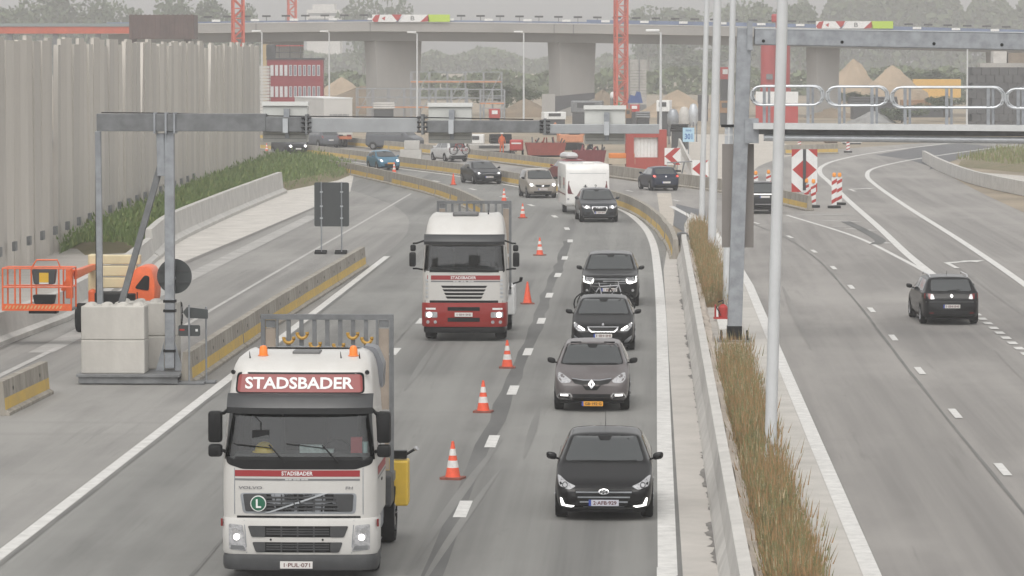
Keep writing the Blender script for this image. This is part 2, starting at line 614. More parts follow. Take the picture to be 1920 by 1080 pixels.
line([(-18.5, 100), (-18.62, 150), (-18.4, 185), (-18.1, 232)], .12, .009, old, name='dark_joint', mat=M('damp dirt', (.17, .16, .15), .9, var=.25, scale=2))
# blackened old marking under the lane dashes
tar = MB()
tp = spline([(-3.47, 20), (-3.50, 75)] + [(p.x - .07, p.y) for p in path_in[2:9]], 4)
tar.sweep(tp, [(-.22, .004), (.15, .004)], closed=False)
for i, v in enumerate(tar.v):
    tar.v[i] = (v[0] + rng.uniform(-.07, .07), v[1], v[2])
tar.build('tar_band', M('blackened paint', (.072, .072, .070), .8, col2=(.13, .129, .124), scale=.7, stretch=(1, .15, 1)), road_in)
# painted dashes
def dash(path, i, parent, length, width, z):
    a = path[max(i - 1, 0)]
    b = path[min(i + 1, len(path) - 1)]
    d = (b - a).normalized()
    ang = math.atan2(-d.x, d.y)
    m = MB()
    m.add([(-width / 2, -length / 2, z), (width / 2, -length / 2, z), (width / 2, length / 2, z), (-width / 2, length / 2, z)], [(0, 1, 2, 3)])
    m.build('lane_dash', m_white_line, parent, loc=path[i], rz=ang)
for i in range(len(path_in)):
    dash(path_in, i, road_in, 2.6, .24, .010)
for i in range(len(path_out)):
    dash(path_out, i, road_out, 2.3, .18, .004)
so_ = spline([(p.x - .28, p.y) for p in [Vector((o0.x, 40, 0)), Vector((o0.x, 58, 0))] + path_out[:10]], 3)
sm2 = MB().sweep(so_, [(-.035, .0), (.035, .0)], closed=False)
for i, v in enumerate(sm2.v):
    sm2.v[i] = (v[0] + rng.uniform(-.015, .015), v[1], v[2])
m_seam = M('joint seal', (.11, .107, .103), .8, col2=(.17, .165, .156), scale=.5)
sm2.build('joint_seam', m_seam, road_out)
for x, a_, b_, w2 in ((.50, 20, 160, .035), (-10.66, 20, 160, .04), (-7.36, 20, 150, .03)):
    sj = MB().sweep([(x, a_ + (b_ - a_) * k / 60) for k in range(61)], [(-w2, .0085), (w2, .0085)], closed=False)
    for i, v in enumerate(sj.v):
        sj.v[i] = (v[0] + rng.uniform(-.012, .012), v[1], v[2])
    sj.build('joint_seam', m_seam, road_in)
# tyre marks and tar repairs
m_skid = M('tyre mark', (.14, .138, .131), .75, col2=(.19, .187, .177), scale=1.1, stretch=(1, .12, 1))
for x0, y0, x1, y1, w2 in ((-3.9, 62, -3.2, 84, .09), (-3.6, 60, -3.0, 78, .07), (-1.1, 128, -3.0, 205, .12), (-2.2, 150, -4.6, 215, .12), (-6.1, 96, -6.2, 112, .09), (-1.0, 74, -1.1, 88, .08), (-2.6, 80, -2.6, 92, .08)):
    pts = [(x0 + (x1 - x0) * (k / 12) ** 1.3, y0 + (y1 - y0) * k / 12) for k in range(13)]
    sk = MB()
    for k, (a_, b_) in enumerate(pts):
        ww = w2 * math.sin(math.pi * (k + .4) / 12.8) + .01
        sk.v += [(a_ - ww, b_, .006), (a_ + ww, b_, .006)]
    sk.f = [(2 * k, 2 * k + 1, 2 * k + 3, 2 * k + 2) for k in range(12)]
    sk.build('tyre_mark', m_skid, road_in)
for x0, y0, x1, y1, w2 in ((9.6, 84, 9.8, 110, .09), (4.6, 110, 4.8, 140, .10), (12.0, 120, 12.4, 170, .1)):
    sk = MB()
    for k in range(13):
        ww = w2 * math.sin(math.pi * (k + .4) / 12.8) + .01
        a_, b_ = x0 + (x1 - x0) * k / 12, y0 + (y1 - y0) * k / 12
        sk.v += [(a_ - ww, b_, -.002 if x0 < 11 else -.01), (a_ + ww, b_, -.002 if x0 < 11 else -.01)]
    sk.f = [(2 * k, 2 * k + 1, 2 * k + 3, 2 * k + 2) for k in range(12)]
    sk.build('tyre_mark', M('warm tyre mark', (.175, .166, .156), .75, col2=(.225, .213, .2), scale=1.1, stretch=(1, .12, 1)), road_out)
P2 = [Vector((-7.17, y, 0)) for y in (58.6, 71.1, 83.6, 96.1, 108.7, 121.2, 133.7)]
for i in range(len(P2)):
    dash(P2, i, road_in, 2.5, .22, .010)
P3 = [Vector((10.55, y, 0)) for y in np.arange(86, 128, 2.05)]
for i in range(len(P3)):
    dash(P3, i, road_out, 1.0, .26, .004)
# exit: gore, edge lines, arrows
gl = [G(*p) for p in [(1752, 517), (1700, 475), (1650, 428), (1590, 375), (1556, 342), (1538, 325), (1541, 312), (1570, 300), (1640, 286), (1780, 268)]]
line(spline(gl), .17, -.006, road_out)
line(spline([G(*p) for p in [(1752, 519), (1690, 485), (1600, 442), (1475, 403)]]), .10, -.004, road_out)
line(spline([G(*p) for p in [(1990, 590), (1920, 532), (1800, 450), (1700, 387), (1640, 345), (1626, 328), (1640, 315), (1700, 301), (1790, 287), (1900, 272)]]), .15, -.006, road_out)
for (x0, y0), (x1, y1) in (((1495, 403), (1600, 402)), ((1545, 413), (1612, 416)), ((1590, 428), (1640, 432)), ((1640, 452), (1668, 456)), ((1560, 424), (1602, 424))):
    line([G(x0, y0), G(x1, y1)], .22, -.003, road_out, 'hatch_bar', M('faded paint', (.42, .41, .395), .8))
sm = MB()
sp = spline([G(*p) for p in [(1585, 415), (1620, 432), (1650, 450), (1640, 458)]], 4)
sm.sweep(sp, [(-.25, 0.0), (.25, 0.0)], closed=False)
sm.build('tar_band', M('blackened paint', (.1, .1, .1)), road_out)
def arrow(px, py):
    o = G(px, py)
    m = MB()
    def q(pts):
        m.add([(a, b, .0) for a, b in pts], [tuple(range(len(pts)))])
    q([(-.1, -2.5), (.1, -2.5), (.1, 1.0), (-.1, 1.6)])
    q([(.1, 1.0), (1.05, 2.2), (1.0, 2.9), (-.1, 1.6)])
    q([(.75, 3.1), (1.25, 1.8), (1.75, 3.4)])
    m.build('turn_arrow', m_white_line, road_out, loc=(o.x, o.y, -.003), rz=.03)
arrow(1782, 496)
arrow(1597, 356)

# ------------------------------------------------------------------ barriers
SEG = {}
def barrier_seg(L):
    k = round(L, 1)
    if k not in SEG:
        prof = [(-.25, 0), (-.25, .07), (-.15, .13), (-.10, .80), (.10, .80), (.15, .13), (.25, .07), (.25, 0)]
        me = MB().sweep([(0, -L / 2), (0, L / 2)], prof).mesh('barrier_body')
        ys = []
        for s in (-1, 1):
            y = MB()
            y.add([(s * .154, -L / 2 + .02, .13), (s * .154, L / 2 - .02, .13), (s * .133, L / 2 - .02, .36), (s * .133, -L / 2 + .02, .36),
                   (s * .14, -L / 2 + .02, .13), (s * .14, L / 2 - .02, .13), (s * .12, L / 2 - .02, .36), (s * .12, -L / 2 + .02, .36)],
                  [(0, 1, 2, 3), (3, 2, 6, 7), (0, 4, 5, 1), (0, 3, 7, 4), (1, 5, 6, 2)])
            y.v = [(a, b, .13 + (c - .13) * 1.22) if c < .2 else (a - s * .004, b, .41) for a, b, c in y.v]
            ys.append(y.mesh('painted_band'))
        SEG[k] = (me, ys, MB().cyl((.125, 0, .55), (-.125, 0, .55), .05, n=8).mesh('lifting_hole'))
    return SEG[k]

def barrier_row(path, step, label, group, yellow=True, plain=(), holes=False):
    """one object for each element of the row, counted from the near end"""
    pts = resample(path, step)
    n = 0
    for a, b in zip(pts, pts[1:]):
        c = (a + b) / 2
        d = b - a
        L = step - .06
        me, ye, ho = barrier_seg(L)
        t = thing('concrete_barrier', label % ordinal(n) if '%s' in label else label, 'barrier', (c.x + rng.uniform(-.03, .03), c.y, 0), math.atan2(-d.x, d.y) + rng.uniform(-.004, .004), group)
        obj('barrier_body', me, m_conc_stain, t)
        if yellow and n not in plain:
            for y in ye:
                obj('painted_band', y, m_yellow, t)
        if holes:
            for yy in (-L * .3, L * .3):
                obj('lifting_hole', ho, m_black, t, (0, yy, 0))
        n += 1

g1 = [G(352, 719), G(520, 601), G(700, 487)]
barrier_row(g1, 6.0, 'grimy concrete barrier with yellow foot, %s behind the tilted arrow sign', 'yellow footed barrier row behind the gantry', holes=True)
barrier_row([G(84, 738), G(-80, 820)], 5.9, 'grimy yellow footed concrete barrier lying alone at left picture edge', 'lone barrier', holes=True)
mid = [(1266, 486), (1256, 458), (1232, 430), (1205, 408), (1160, 388), (1075, 367), (977, 349), (859, 328), (751, 314), (676, 302), (580, 290), (500, 281), (430, 273)]
mid_path = spline([G(*p) for p in mid], 6)
barrier_row(mid_path, 5.0, 'yellow footed barrier on the bend between both directions, %s from median end', 'barriers between the two directions on the bend')
left = [(905, 405), (870, 386), (824, 369), (782, 357), (720, 342), (659, 328), (617, 321), (584, 314)]
barrier_row(spline([G(*p) for p in left], 6), 4.0, 'yellow footed barrier closing the old road, %s from red bumpered truck', 'barriers closing the old road', plain=(3, 12))
barrier_row([G(578, 312), G(485, 300), G(400, 291)], 6.0, 'clean pale concrete barrier above the grass bank, %s from the bend', 'pale barriers above the bank', yellow=False)
far = [p + Vector(((sp_out[min(i + 1, len(sp_out) - 1)] - sp_out[max(i - 1, 0)]).normalized().y, -(sp_out[min(i + 1, len(sp_out) - 1)] - sp_out[max(i - 1, 0)]).normalized().x, 0)) * 5.1 for i, p in enumerate(sp_out)]
far = [p for p in far if 206 < p.y < 420]
barrier_row(far, 6.0, 'grey barrier on the far outer edge of the outbound bend, %s along', 'barriers on the outer edge of the outbound bend', plain=tuple(range(4, 12)))
barrier_row([G(1470, 290), G(1560, 288), G(1672, 286)], 6.0, 'yellow footed barrier beyond the exit chevron board, %s from its left', 'barriers beyond the exit')

# cast walls left and right
t = thing('concrete_wall', 'long pale cast concrete wall rising along the grass bank at left', 'wall')
lw = [(-19.3, 60), (-19.1, 90), (-18.75, 111), (-18.45, 121), (-19.4, 145), (-20.2, 157)]
MB().sweep(lw, [(-.3, 0), (-.3, .9), (-.05, .9), (.05, .25), (.22, .15), (.22, 0)]).build('low_section', m_conc_lt, t)
lw2 = spline([(-20.2, 157.1), (-21.2, 172), (-21.7, 195), (-21.95, 215), (-22.1, 233)], 6)
MB().sweep(lw2, [(-.35, 0), (-.35, 1.25), (-.08, 1.25), (.02, .3), (.25, .15), (.25, 0)]).build('tall_section', m_conc_lt, t)
rw = spline([G(1735, 303), G(1770, 322), G(1830, 345), G(1930, 368), G(2050, 392)], 6)
t = thing('concrete_wall', 'curved pale concrete wall holding the grass island beside the exit', 'wall')
MB().sweep(rw, [(-.22, 0), (-.05, .25), (.02, .85), (.25, .85), (.25, 0)][::-1]).build('wall_body', m_conc_lt, t)
structure('exit_shoulder', sheet([(21, 268), (23.5, 275), (31, 250), (35, 235), (28, 232), (22, 252)], -.016), m_shoulder)

structure('verge_slab', sheet([(-18.9, 60), (-18.5, 121), (-19.5, 145), (-21.4, 165), (-25.6, 166), (-21.8, 60)], .003), m_shoulder)
# grass bank left, grass island right
def mound(name, pts, z, mat):
    """raised earth: outline at the foot and an inner, higher outline"""
    c = sum((Vector(p) for p in pts), Vector((0, 0))) / len(pts)
    n = len(pts)
    m = MB()
    v = [(p[0], p[1], -.02) for p in pts] + [(c.x + (p[0] - c.x) * .72, c.y + (p[1] - c.y) * .86, z) for p in pts]
    m.add(v, [(i, (i + 1) % n, n + (i + 1) % n, n + i) for i in range(n)] + [tuple(range(n, 2 * n))])
    o = m.build(name, mat, smooth=True)
    o['kind'] = 'structure'
    return o
m_soil = M('weedy soil', (.13, .125, .06), .95, col2=(.19, .15, .09), scale=.4, bump=.4)
mound('grass_bank', [(-21.3, 163), (-21.8, 172), (-22.2, 200), (-22.4, 234), (-20.6, 256), (-20.6, 274), (-24, 290), (-29.5, 292), (-27, 220), (-25.2, 168), (-23.5, 160)], .45, m_soil)
mound('grass_island', [(23.0, 290), (26.0, 276), (31, 262), (40, 250), (70, 250), (70, 345), (38, 340), (29, 325), (24.5, 306)], .6, m_soil)

def blades(name, n, where, hmin, hmax, wd, mat, seed, heads=None, lean=.25):
    r = random.Random(seed)
    v, f = [], []
    hv, hf = [], []
    for _ in range(n):
        x, y, z = where(r)
        h = r.uniform(hmin, hmax) * (.7 + .5 * r.random())
        a = r.uniform(0, math.pi)
        ca, sa = math.cos(a) * wd / 2, math.sin(a) * wd / 2
        lx, ly = r.gauss(0, lean) * h, r.gauss(0, lean) * h
        k = len(v)
        v += [(x - ca, y - sa, z), (x + ca, y + sa, z), (x + lx * .4 + ca * .8, y + ly * .4 + sa * .8, z + h * .55), (x + lx * .4 - ca * .8, y + ly * .4 - sa * .8, z + h * .55), (x + lx, y + ly, z + h)]
        f += [(k, k + 1, k + 2, k + 3), (k + 3, k + 2, k + 4)]
        if heads and r.random() < heads:
            k = len(v)
            hw = wd * 1.5
            v += [(x + lx * .8 - hw, y + ly * .8, z + h * .82), (x + lx * .8 + hw, y + ly * .8, z + h * .82), (x + lx * 1.1, y + ly * 1.1, z + h * 1.12)]
            f += [(k, k + 1, k + 2)]
    me = bpy.data.meshes.new(name)
    me.from_pydata(v, [], f)
    return obj(name, me, mat, kind='stuff')

def strip(xa, xb, ya, yb):
    def w_(r):
        y = ya + (yb - ya) * r.random() ** 1.3
        return (r.uniform(xa, xb) + r.gauss(0, .06), y, 0)
    return w_
def strip_gap(xa, xb, ya, yb):
    g = strip(xa, xb, ya, yb)
    def w_(r):
        while True:
            p = g(r)
            if math.sin(p[1] * 1.7 + p[0] * 3) + math.sin(p[1] * .63 + 2) + math.sin(p[0] * 9 + p[1] * .9) < r.uniform(-2.4, .6):
                continue
            if not (76.2 < p[1] < 78.0) and not (103 < p[1] < 128):
                return p
    return w_
def pal(name, cols, rough=.8):
    """grass of several hues: colour picked for each tuft"""
    m = bpy.data.materials.new(name)
    m.use_nodes = True
    n, l = m.node_tree.nodes, m.node_tree.links
    tc = n.new('ShaderNodeTexCoord')
    nz = n.new('ShaderNodeTexNoise')
    nz.inputs['Scale'].default_value = 1.6
    nz.inputs['Detail'].default_value = 5
    nz.inputs['Roughness'].default_value = .75
    l.new(tc.outputs['Object'], nz.inputs['Vector'])
    rp = n.new('ShaderNodeValToRGB')
    e = rp.color_ramp.elements
    while len(e) < len(cols):
        e.new(.5)
    for i, c in enumerate(cols):
        e[i].position = .28 + .44 * i / (len(cols) - 1)
        e[i].color = (*c, 1)
    l.new(nz.outputs['Fac'], rp.inputs['Fac'])
    l.new(rp.outputs[0], n['Principled BSDF'].inputs['Base Color'])
    n['Principled BSDF'].inputs['Roughness'].default_value = rough
    return m
m_med = pal('dry median grass', [(.09, .11, .04), (.25, .18, .095), (.30, .175, .08), (.14, .15, .06), (.40, .32, .20), (.13, .10, .055)])
m_bank = pal('green bank grass', [(.07, .115, .03), (.13, .19, .05), (.10, .15, .04), (.22, .25, .09), (.09, .10, .04)])
m_isl = pal('mixed island grass', [(.09, .14, .035), (.15, .20, .06), (.22, .18, .09), (.11, .16, .045)])
tag(blades('dry_grass', 44000, strip_gap(1.86, 2.56, 56, 178), .2, 1.0, .007, m_med, 1, heads=.35, lean=.15), 'tall dry brown and green grass filling the median strip', 'grass')
def bank(r):
    y = r.uniform(161, 290)
    xa = np.interp(y, [130, 158, 172, 234, 256, 292], [-23.5, -24.6, -25.2, -27.5, -28.5, -29.5])
    xb = np.interp(y, [130, 158, 172, 200, 234, 256, 274, 292], [-19.6, -20.9, -21.9, -22.4, -22.5, -20.8, -20.8, -24])
    t = r.random()
    return (xa + (xb - xa) * t, y, .5 * min(1, 4 * t, 4 * (1 - t)))
tag(blades('bank_grass', 30000, bank, .25, .8, .04, m_bank, 2, heads=.1, lean=.3), 'lush green grass on the bank under the tall panel wall', 'grass')
def isl(r):
    while True:
        x, y = r.uniform(23, 60), r.uniform(252, 342)
        lo = np.interp(x, [23, 26, 31, 40, 70], [290, 276, 263, 252, 252])
        hi = np.interp(x, [23, 29, 38, 70], [292, 323, 338, 343])
        if lo < y < hi:
            return (x, y, .5)
tag(blades('island_grass', 14000, isl, .25, .65, .06, m_isl, 3, lean=.25), 'green and brown rough grass on the island behind the exit wall', 'grass')
# ------------------------------------------------------------------ vehicles: shared pieces
def paint(name, col, rough=.38, metal=.0, coat=.5):
    return M(name, col, rough, metal, coat=coat, ior=1.12, var=.05, scale=2)
WH = {}
def wheel(parent, x, y, r, wd, truck=False):
    k = (r, wd)
    if k not in WH:
        t = MB()
        n = 22
        prof = [(-wd / 2, r * .66), (-wd / 2, r * .93), (-wd * .36, r), (wd * .36, r), (wd / 2, r * .93), (wd / 2, r * .66)]
        p = []
        for o, q in prof:
            for i in range(n):
                a = 2 * math.pi * i / n
                p.append((o, q * math.cos(a), q * math.sin(a)))
        f = [(j * n + i, j * n + (i + 1) % n, (j + 1) * n + (i + 1) % n, (j + 1) * n + i) for j in range(5) for i in range(n)]
        t.add(p, f)
        rm = MB()
        for s in (-1, 1):
            rm.cyl((s * wd * .30, 0, 0), (s * wd * .44, 0, 0), r * .66, r * .60, n=18)
            rm.cyl((s * wd * .40, 0, 0), (s * wd * .47, 0, 0), r * .2, r * .16, n=10)
            for a in range(5):
                c_, s_ = math.cos(a * 1.2566), math.sin(a * 1.2566)
                rm.bar((s * wd * .44, r * .15 * c_, r * .15 * s_), (s * wd * .46, r * .62 * c_, r * .62 * s_), r * .14, .02)
        WH[k] = (t.mesh('tyre', smooth=True), rm.mesh('rim', smooth=True))
    wo = obj('wheel', WH[k][0], m_rubber, parent, (x, y, r))
    obj('rim', WH[k][1], m_rim, wo)
    return wo

def chaikin(pts, it=2):
    for _ in range(it):
        q = [pts[0]]
        for a, b in zip(pts, pts[1:]):
            q += [(a[0] * .75 + b[0] * .25, a[1] * .75 + b[1] * .25), (a[0] * .25 + b[0] * .75, a[1] * .25 + b[1] * .75)]
        q.append(pts[-1])
        pts = q
    return pts

def shell_car(L, W, H, nose, h0, h1, ws0, ws1, r1, rwy, rwz, belt, zb=.2, roofw=.74, boot=None):
    """car body as a closed loft, front at y=-L/2"""
    pr = [(0, nose - .16), (.04, nose - .02), (.26, h0), (ws0, h1), (ws1, H - .06), ((ws1 + r1) / 2, H), (r1, H - .05), (rwy, rwz)]
    if boot:
        pr += [(L - .12, boot)]
    pr += [(L - .04, min(rwz, boot or rwz) - .12), (L, min(rwz, boot or rwz) - .28)]
    fy = np.arange(-.4, L + .4, .02)
    z = np.interp(fy, [p[0] for p in pr], [p[1] for p in pr])
    kx = np.arange(-10, 11) * .02
    ke = np.exp(-(kx / .055) ** 2 / 2)
    z = np.convolve(np.pad(z, 10, 'edge'), ke / ke.sum(), 'valid')
    ys = np.unique(np.concatenate([[0, .015, .04, .07, .11, .16, .22, .3, .38], np.linspace(.46, L - .4, 44), [L - .3, L - .22, L - .15, L - .09, L - .05, L - .02, L]]))
    wf = np.interp(ys, [0, .02, .07, .16, .32, .6, L * .4, L - .5, L - .2, L - .08, L - .02, L], [.72, .79, .86, .925, .97, .99, 1, .99, .955, .90, .84, .80]) * W / 2
    v, rings = [], []
    for y, w_ in zip(ys, wf):
        zt = float(np.interp(y, fy, z))
        b = belt + .07 * (y / L - .35)
        zs = min(zt - .045, b)
        c = max(0., min(1., (zt - zs - .05) / (H - belt - .05)))
        wr = (roofw - .05 * max(0, y / L - .5)) * W / 2
        e = min(1, y / .25, (L - y) / .25)
        lo = zb + .10 * (1 - e)
        k5x = (.88 * w_) * (1 - c) + min(wr, .93 * w_) * c
        keys = [(0, lo), (.84 * w_, lo), (.965 * w_, lo + .07), (w_, min(.56, zs - .1)), (.985 * w_, zs - .03), (.955 * w_, zs + .012), (k5x, zt - .012 - .065 * c), (.84 * k5x, zt - .006 - .018 * c), (.45 * k5x, zt), (0, zt + .003)]
        h = chaikin(keys)
        ring = h + [(-a, q) for a, q in h[-2:0:-1]]
        rings.append([(a, y - L / 2, q) for a, q in ring])
    n = len(rings[0])
    m = MB()
    m.add([p for r_ in rings for p in r_], [(i * n + k, i * n + (k + 1) % n, (i + 1) * n + (k + 1) % n, (i + 1) * n + k) for i in range(len(rings) - 1) for k in range(n)]
          + [tuple(range(n)), tuple(range((len(rings) - 1) * n, len(rings) * n))[::-1]])
    return m

class Car:
    def __init__(s, name, label, px, py, rz, mat, dims, group, rear=False, rw=.32, fo=.84, cat='car', side_glass=True, mirror_mat=None, cuts=1):
        s.d = dict(dims)
        d = s.d
        L, W, H = d['L'], d['W'], d['H']
        s.L, s.W, s.H, s.rear = L, W, H, rear
        ang = rz + (math.pi if rear else 0)
        near = Vector((-math.sin(ang), math.cos(ang), 0)) * (1 if rear else -1)
        c = G(px, py) - near * (L / 2 - fo)
        s.t = thing(name, label, cat, (c.x, c.y, 0), ang, group)
        sh = shell_car(**d)
        s.bvh = BVHTree.FromPolygons([Vector(p) for p in sh.v], sh.f)
        sh.build('body', mat, s.t, smooth=True)
        zb = d.get('zb', .2)
        for sx in (-1, 1):
            for yy in (-L / 2 + fo, L / 2 - fo + .02):
                r0 = rw + .07
                a0 = math.asin(max(-1, min(1, (zb + .05 - rw) / r0)))
                arc = [(yy + r0 * math.cos(a0 + (math.pi - 2 * a0) * k / 12), rw + r0 * math.sin(a0 + (math.pi - 2 * a0) * k / 12)) for k in range(13)]
                patch(s.bvh, 'wheel_arch', arc, m_black, s.t, 'right' if sx > 0 else 'left', .004, 1, 0)
                wheel(s.t, sx * (W / 2 - .115), yy, rw, .22)
        ws0, ws1, r1 = d['ws0'], d['ws1'], d['r1']
        bl, h1 = d['belt'], d['h1']
        rfw = d.get('roofw', .74) * W / 2
        # windscreen, side and rear glass
        s.p('screen_seal', rnd([(-.845 * W / 2, h1 + .012), (-.3 * W, h1 - .012), (.3 * W, h1 - .012), (.845 * W / 2, h1 + .012), (rfw * .915, H - .085), (-rfw * .915, H - .085)], .05), m_black, 'front', cuts=3, off=.003)
        s.p('windscreen', rnd([(-.81 * W / 2, h1 + .03), (-.3 * W, h1 + .01), (.3 * W, h1 + .01), (.81 * W / 2, h1 + .03), (rfw * .87, H - .105), (-rfw * .87, H - .105)], .05), m_glass, 'front', cuts=3, off=.006)
        s.p('mirror_mount', rnd([(-.09, H - .17), (.09, H - .17), (.13, H - .10), (-.13, H - .10)], .02), m_black, 'front', off=.009, cuts=1, skirt=0)
        yo = -L / 2
        ra = d['rwy']
        for sd in ('left', 'right'):
            s.p('side_window', rnd([(yo + ws0 + .52, bl + .035), (yo + (ws0 + r1) / 2 + .1, bl + .04), (yo + (ws0 + r1) / 2 + .1, H - .13), (yo + ws1 + .1, H - .135)], .04), m_glass, sd, cuts=2, skirt=0)
            s.p('side_window', rnd([(yo + (ws0 + r1) / 2 + .16, bl + .04), (yo + min(r1 + .15, ra - .1), bl + .08), (yo + r1 - .12, H - .15), (yo + (ws0 + r1) / 2 + .16, H - .13)], .04), m_glass, sd, cuts=2, skirt=0)
        rz0, rz1 = d['rwz'] + .03, H - .12
        s.p('rear_window', rnd([(-.70 * W / 2, rz0), (.70 * W / 2, rz0), (rfw * .86, rz1), (-rfw * .86, rz1)], .06), m_glass, 'rear', cuts=2)
        for sx in (-1, 1):
            mm = MB()
            x0, yy, zz = sx * W * .455, yo + ws0 + .48, bl + .09
            for j in range(7):                    # rounded housing on a short stalk
                ph = -math.pi / 2 + math.pi * j / 6
                for i in range(10):
                    th = 2 * math.pi * i / 10
                    e_ = lambda q: math.copysign(abs(q) ** .7, q)
                    mm.v.append((x0 + sx * .165 + .10 * e_(math.cos(ph)) * e_(math.cos(th)), yy + .06 * e_(math.cos(ph)) * e_(math.sin(th)), zz + .068 * e_(math.sin(ph)) + .02 * math.cos(th) * math.cos(ph) * sx))
            mm.f += [(j * 10 + i, j * 10 + (i + 1) % 10, (j + 1) * 10 + (i + 1) % 10, (j + 1) * 10 + i) for j in range(6) for i in range(10)]
            mm.bar((x0 - sx * .02, yy + .02, zz - .07), (x0 + sx * .14, yy, zz - .03), .05, .035)
            mm.build('door_mirror', mirror_mat or mat, s.t, smooth=True)
        # wipers lying along the windscreen foot
        if not rear:
            for x0, x1 in ((-.62, .02), (-.02, .60)):
                s.p('wiper', [(x0 * W / 1.8, h1 + .012), (x1 * W / 1.8, h1 + .02), (x1 * W / 1.8, h1 + .035), (x0 * W / 1.8, h1 + .03)], m_black, off=.02, cuts=1)
        # the dark undertray and sills
        MB().box(-W * .42, W * .42, -L / 2 + .25, L / 2 - .25, zb - .05, zb + .02).build('undertray', m_black, s.t)
    def p(s, name, pts, mat, side=None, off=.007, cuts=1, skirt=.03, both=False, hole=None, parent=None):
        side = side or ('rear' if s.rear else 'front')
        o = patch(s.bvh, name, pts, mat, parent or s.t, side, off, cuts, skirt, hole)
        if both:
            patch(s.bvh, name, [(-a, b) for a, b in pts][::-1], mat, parent or s.t, side, off, cuts, skirt, [(-a, b) for a, b in hole][::-1] if hole else None)
        return o
    def plate(s, z, txt=None, mat=None, wd=.52, x=0., ink=None, h=.11):
        side = 'rear' if s.rear else 'front'
        fn, d = AX[side]
        hit = s.bvh.ray_cast(fn(x, z), d)[0]
        y = (hit.y if hit else -d.y * s.L / 2) - d.y * .03
        pl = MB().box(x - wd / 2, x + wd / 2, y - .008, y + .008, z - h / 2, z + h / 2).build('number_plate', mat or m_plate, s.t)
        yf = y - d.y * .0105
        sg = -1 if s.rear else 1
        xa, xb = sorted((x - sg * wd / 2, x - sg * (wd / 2 - .045)))
        MB().box(xa, xb, min(yf, y), max(yf, y), z - h / 2, z + h / 2).build('country_band', m_eu, pl)
        if txt:
            text(txt, wd * .78, h * .62, ink or m_ink, pl, (x + .02 * sg, yf - d.y * .002, z), .02, side=side)
    def antenna(s, y=None, h=.2, x=0):
        y = s.d['r1'] - s.L / 2 - .1 if y is None else y
        MB().cyl((x, y, s.H - .06), (x, y + .08, s.H + h), .007, .004, 5).build('antenna', m_black, s.t)

ground_cars = 'cars queueing towards the camera beside the cones'
bend_cars = 'oncoming cars on the far bend'
out_cars = 'cars driving away from the camera'
hatch = dict(L=4.30, W=1.78, H=1.47, nose=.66, h0=.74, h1=.97, ws0=1.02, ws1=1.95, r1=3.35, rwy=4.05, rwz=1.0, belt=.95)

# --- black hatchback, nearest in the queue
c = Car('hatchback', 'black hatchback with slanted daytime lights, nearest car in the queue', 1133, 968, .0, paint('black car paint', (.008, .0078, .0085)), hatch, ground_cars, rw=.325)
c.p('grille', rnd([(-.52, .585), (.52, .585), (.49, .45), (.38, .23), (-.38, .23), (-.49, .45)], .03), m_black, off=.006)
for z, hw in ((.535, .50), (.445, .47), (.36, .43), (.265, .37)):
    c.p('grille_bar', rect(-hw, hw, z - .012, z + .012), m_galv, off=.02, cuts=2)
c.p('emblem', disc(0, .545, .05, 20, .095), m_chrome, off=.03)
c.p('emblem', disc(0, .545, .038, 20, .078), m_dkgrey, off=.033)
for a in ([(-.045, .515), (-.028, .515), (-.012, .575), (-.029, .575)], [(.029, .515), (.012, .515), (.030, .575), (.047, .575)][::-1], [(-.025, .535), (.03, .548), (.03, .557), (-.025, .545)]):
    c.p('emblem', a, m_chrome, off=.036, cuts=0)
c.p('headlight', rnd([(.50, .635), (.62, .575), (.80, .635), (.845, .80), (.79, .785), (.66, .70)], .03), m_lamp, both=True, off=.008)
for sx in (1, -1):
    c.p('lamp_bowl', disc(sx * .70, .655, .05, 12), m_black, off=.013)
    c.p('lamp_bowl', disc(sx * .70, .655, .036, 12), m_lamp, off=.016)
c.p('fog_recess', rnd([(.50, .25), (.62, .23), (.78, .34), (.80, .46), (.70, .44)], .03), m_black, both=True)
c.p('daytime_light', rnd([(.52, .285), (.70, .305), (.755, .43), (.79, .43), (.765, .28), (.58, .245)], .012), m_lamp_on, both=True, off=.02)
c.p('bumper_lip', [(-.80, .20), (.80, .20), (.82, .245), (.5, .225), (-.5, .225), (-.82, .245)], m_galv_dk, off=.012)
c.plate(.345, '2·AFB·929', M('pale plate', (.50, .50, .56), .5), x=.0, wd=.54)
c.antenna(.75, .27)
# --- dark grey crossover with yellow plate
c = Car('crossover', 'dark grey crossover with yellow number plate and big diamond badge', 1110, 767, .0, paint('charcoal car paint', (.12, .108, .108), .42), dict(hatch, L=4.12, H=1.57, nose=.74, h0=.86, h1=1.05, ws0=.98, ws1=1.85, r1=3.2, rwy=3.95, rwz=1.08, belt=1.02, zb=.24), ground_cars, rw=.335, mirror_mat=m_black)
c.p('grille', rnd([(-.48, .775), (-.40, .68), (-.22, .64), (-.13, .52), (.13, .52), (.22, .64), (.40, .68), (.48, .775), (.2, .735), (-.2, .735)], .015), m_black)
c.p('grille_bar', [(-.46, .785), (-.2, .745), (.2, .745), (.46, .785), (.46, .797), (.2, .76), (-.2, .76), (-.46, .797)], m_galv, off=.012)
c.p('emblem', [(0, .545), (.078, .66), (0, .775), (-.078, .66)], m_chrome, off=.03, cuts=0, hole=[(0, .62), (.026, .66), (0, .70), (-.026, .66)])
c.p('headlight', rnd([(.47, .74), (.52, .69), (.72, .69), (.80, .78), (.79, .91), (.72, .90), (.58, .82)], .03), m_lamp, both=True, off=.008)
c.p('lower_grille', rnd([(-.45, .43), (.45, .43), (.42, .27), (-.42, .27)], .02), m_black)
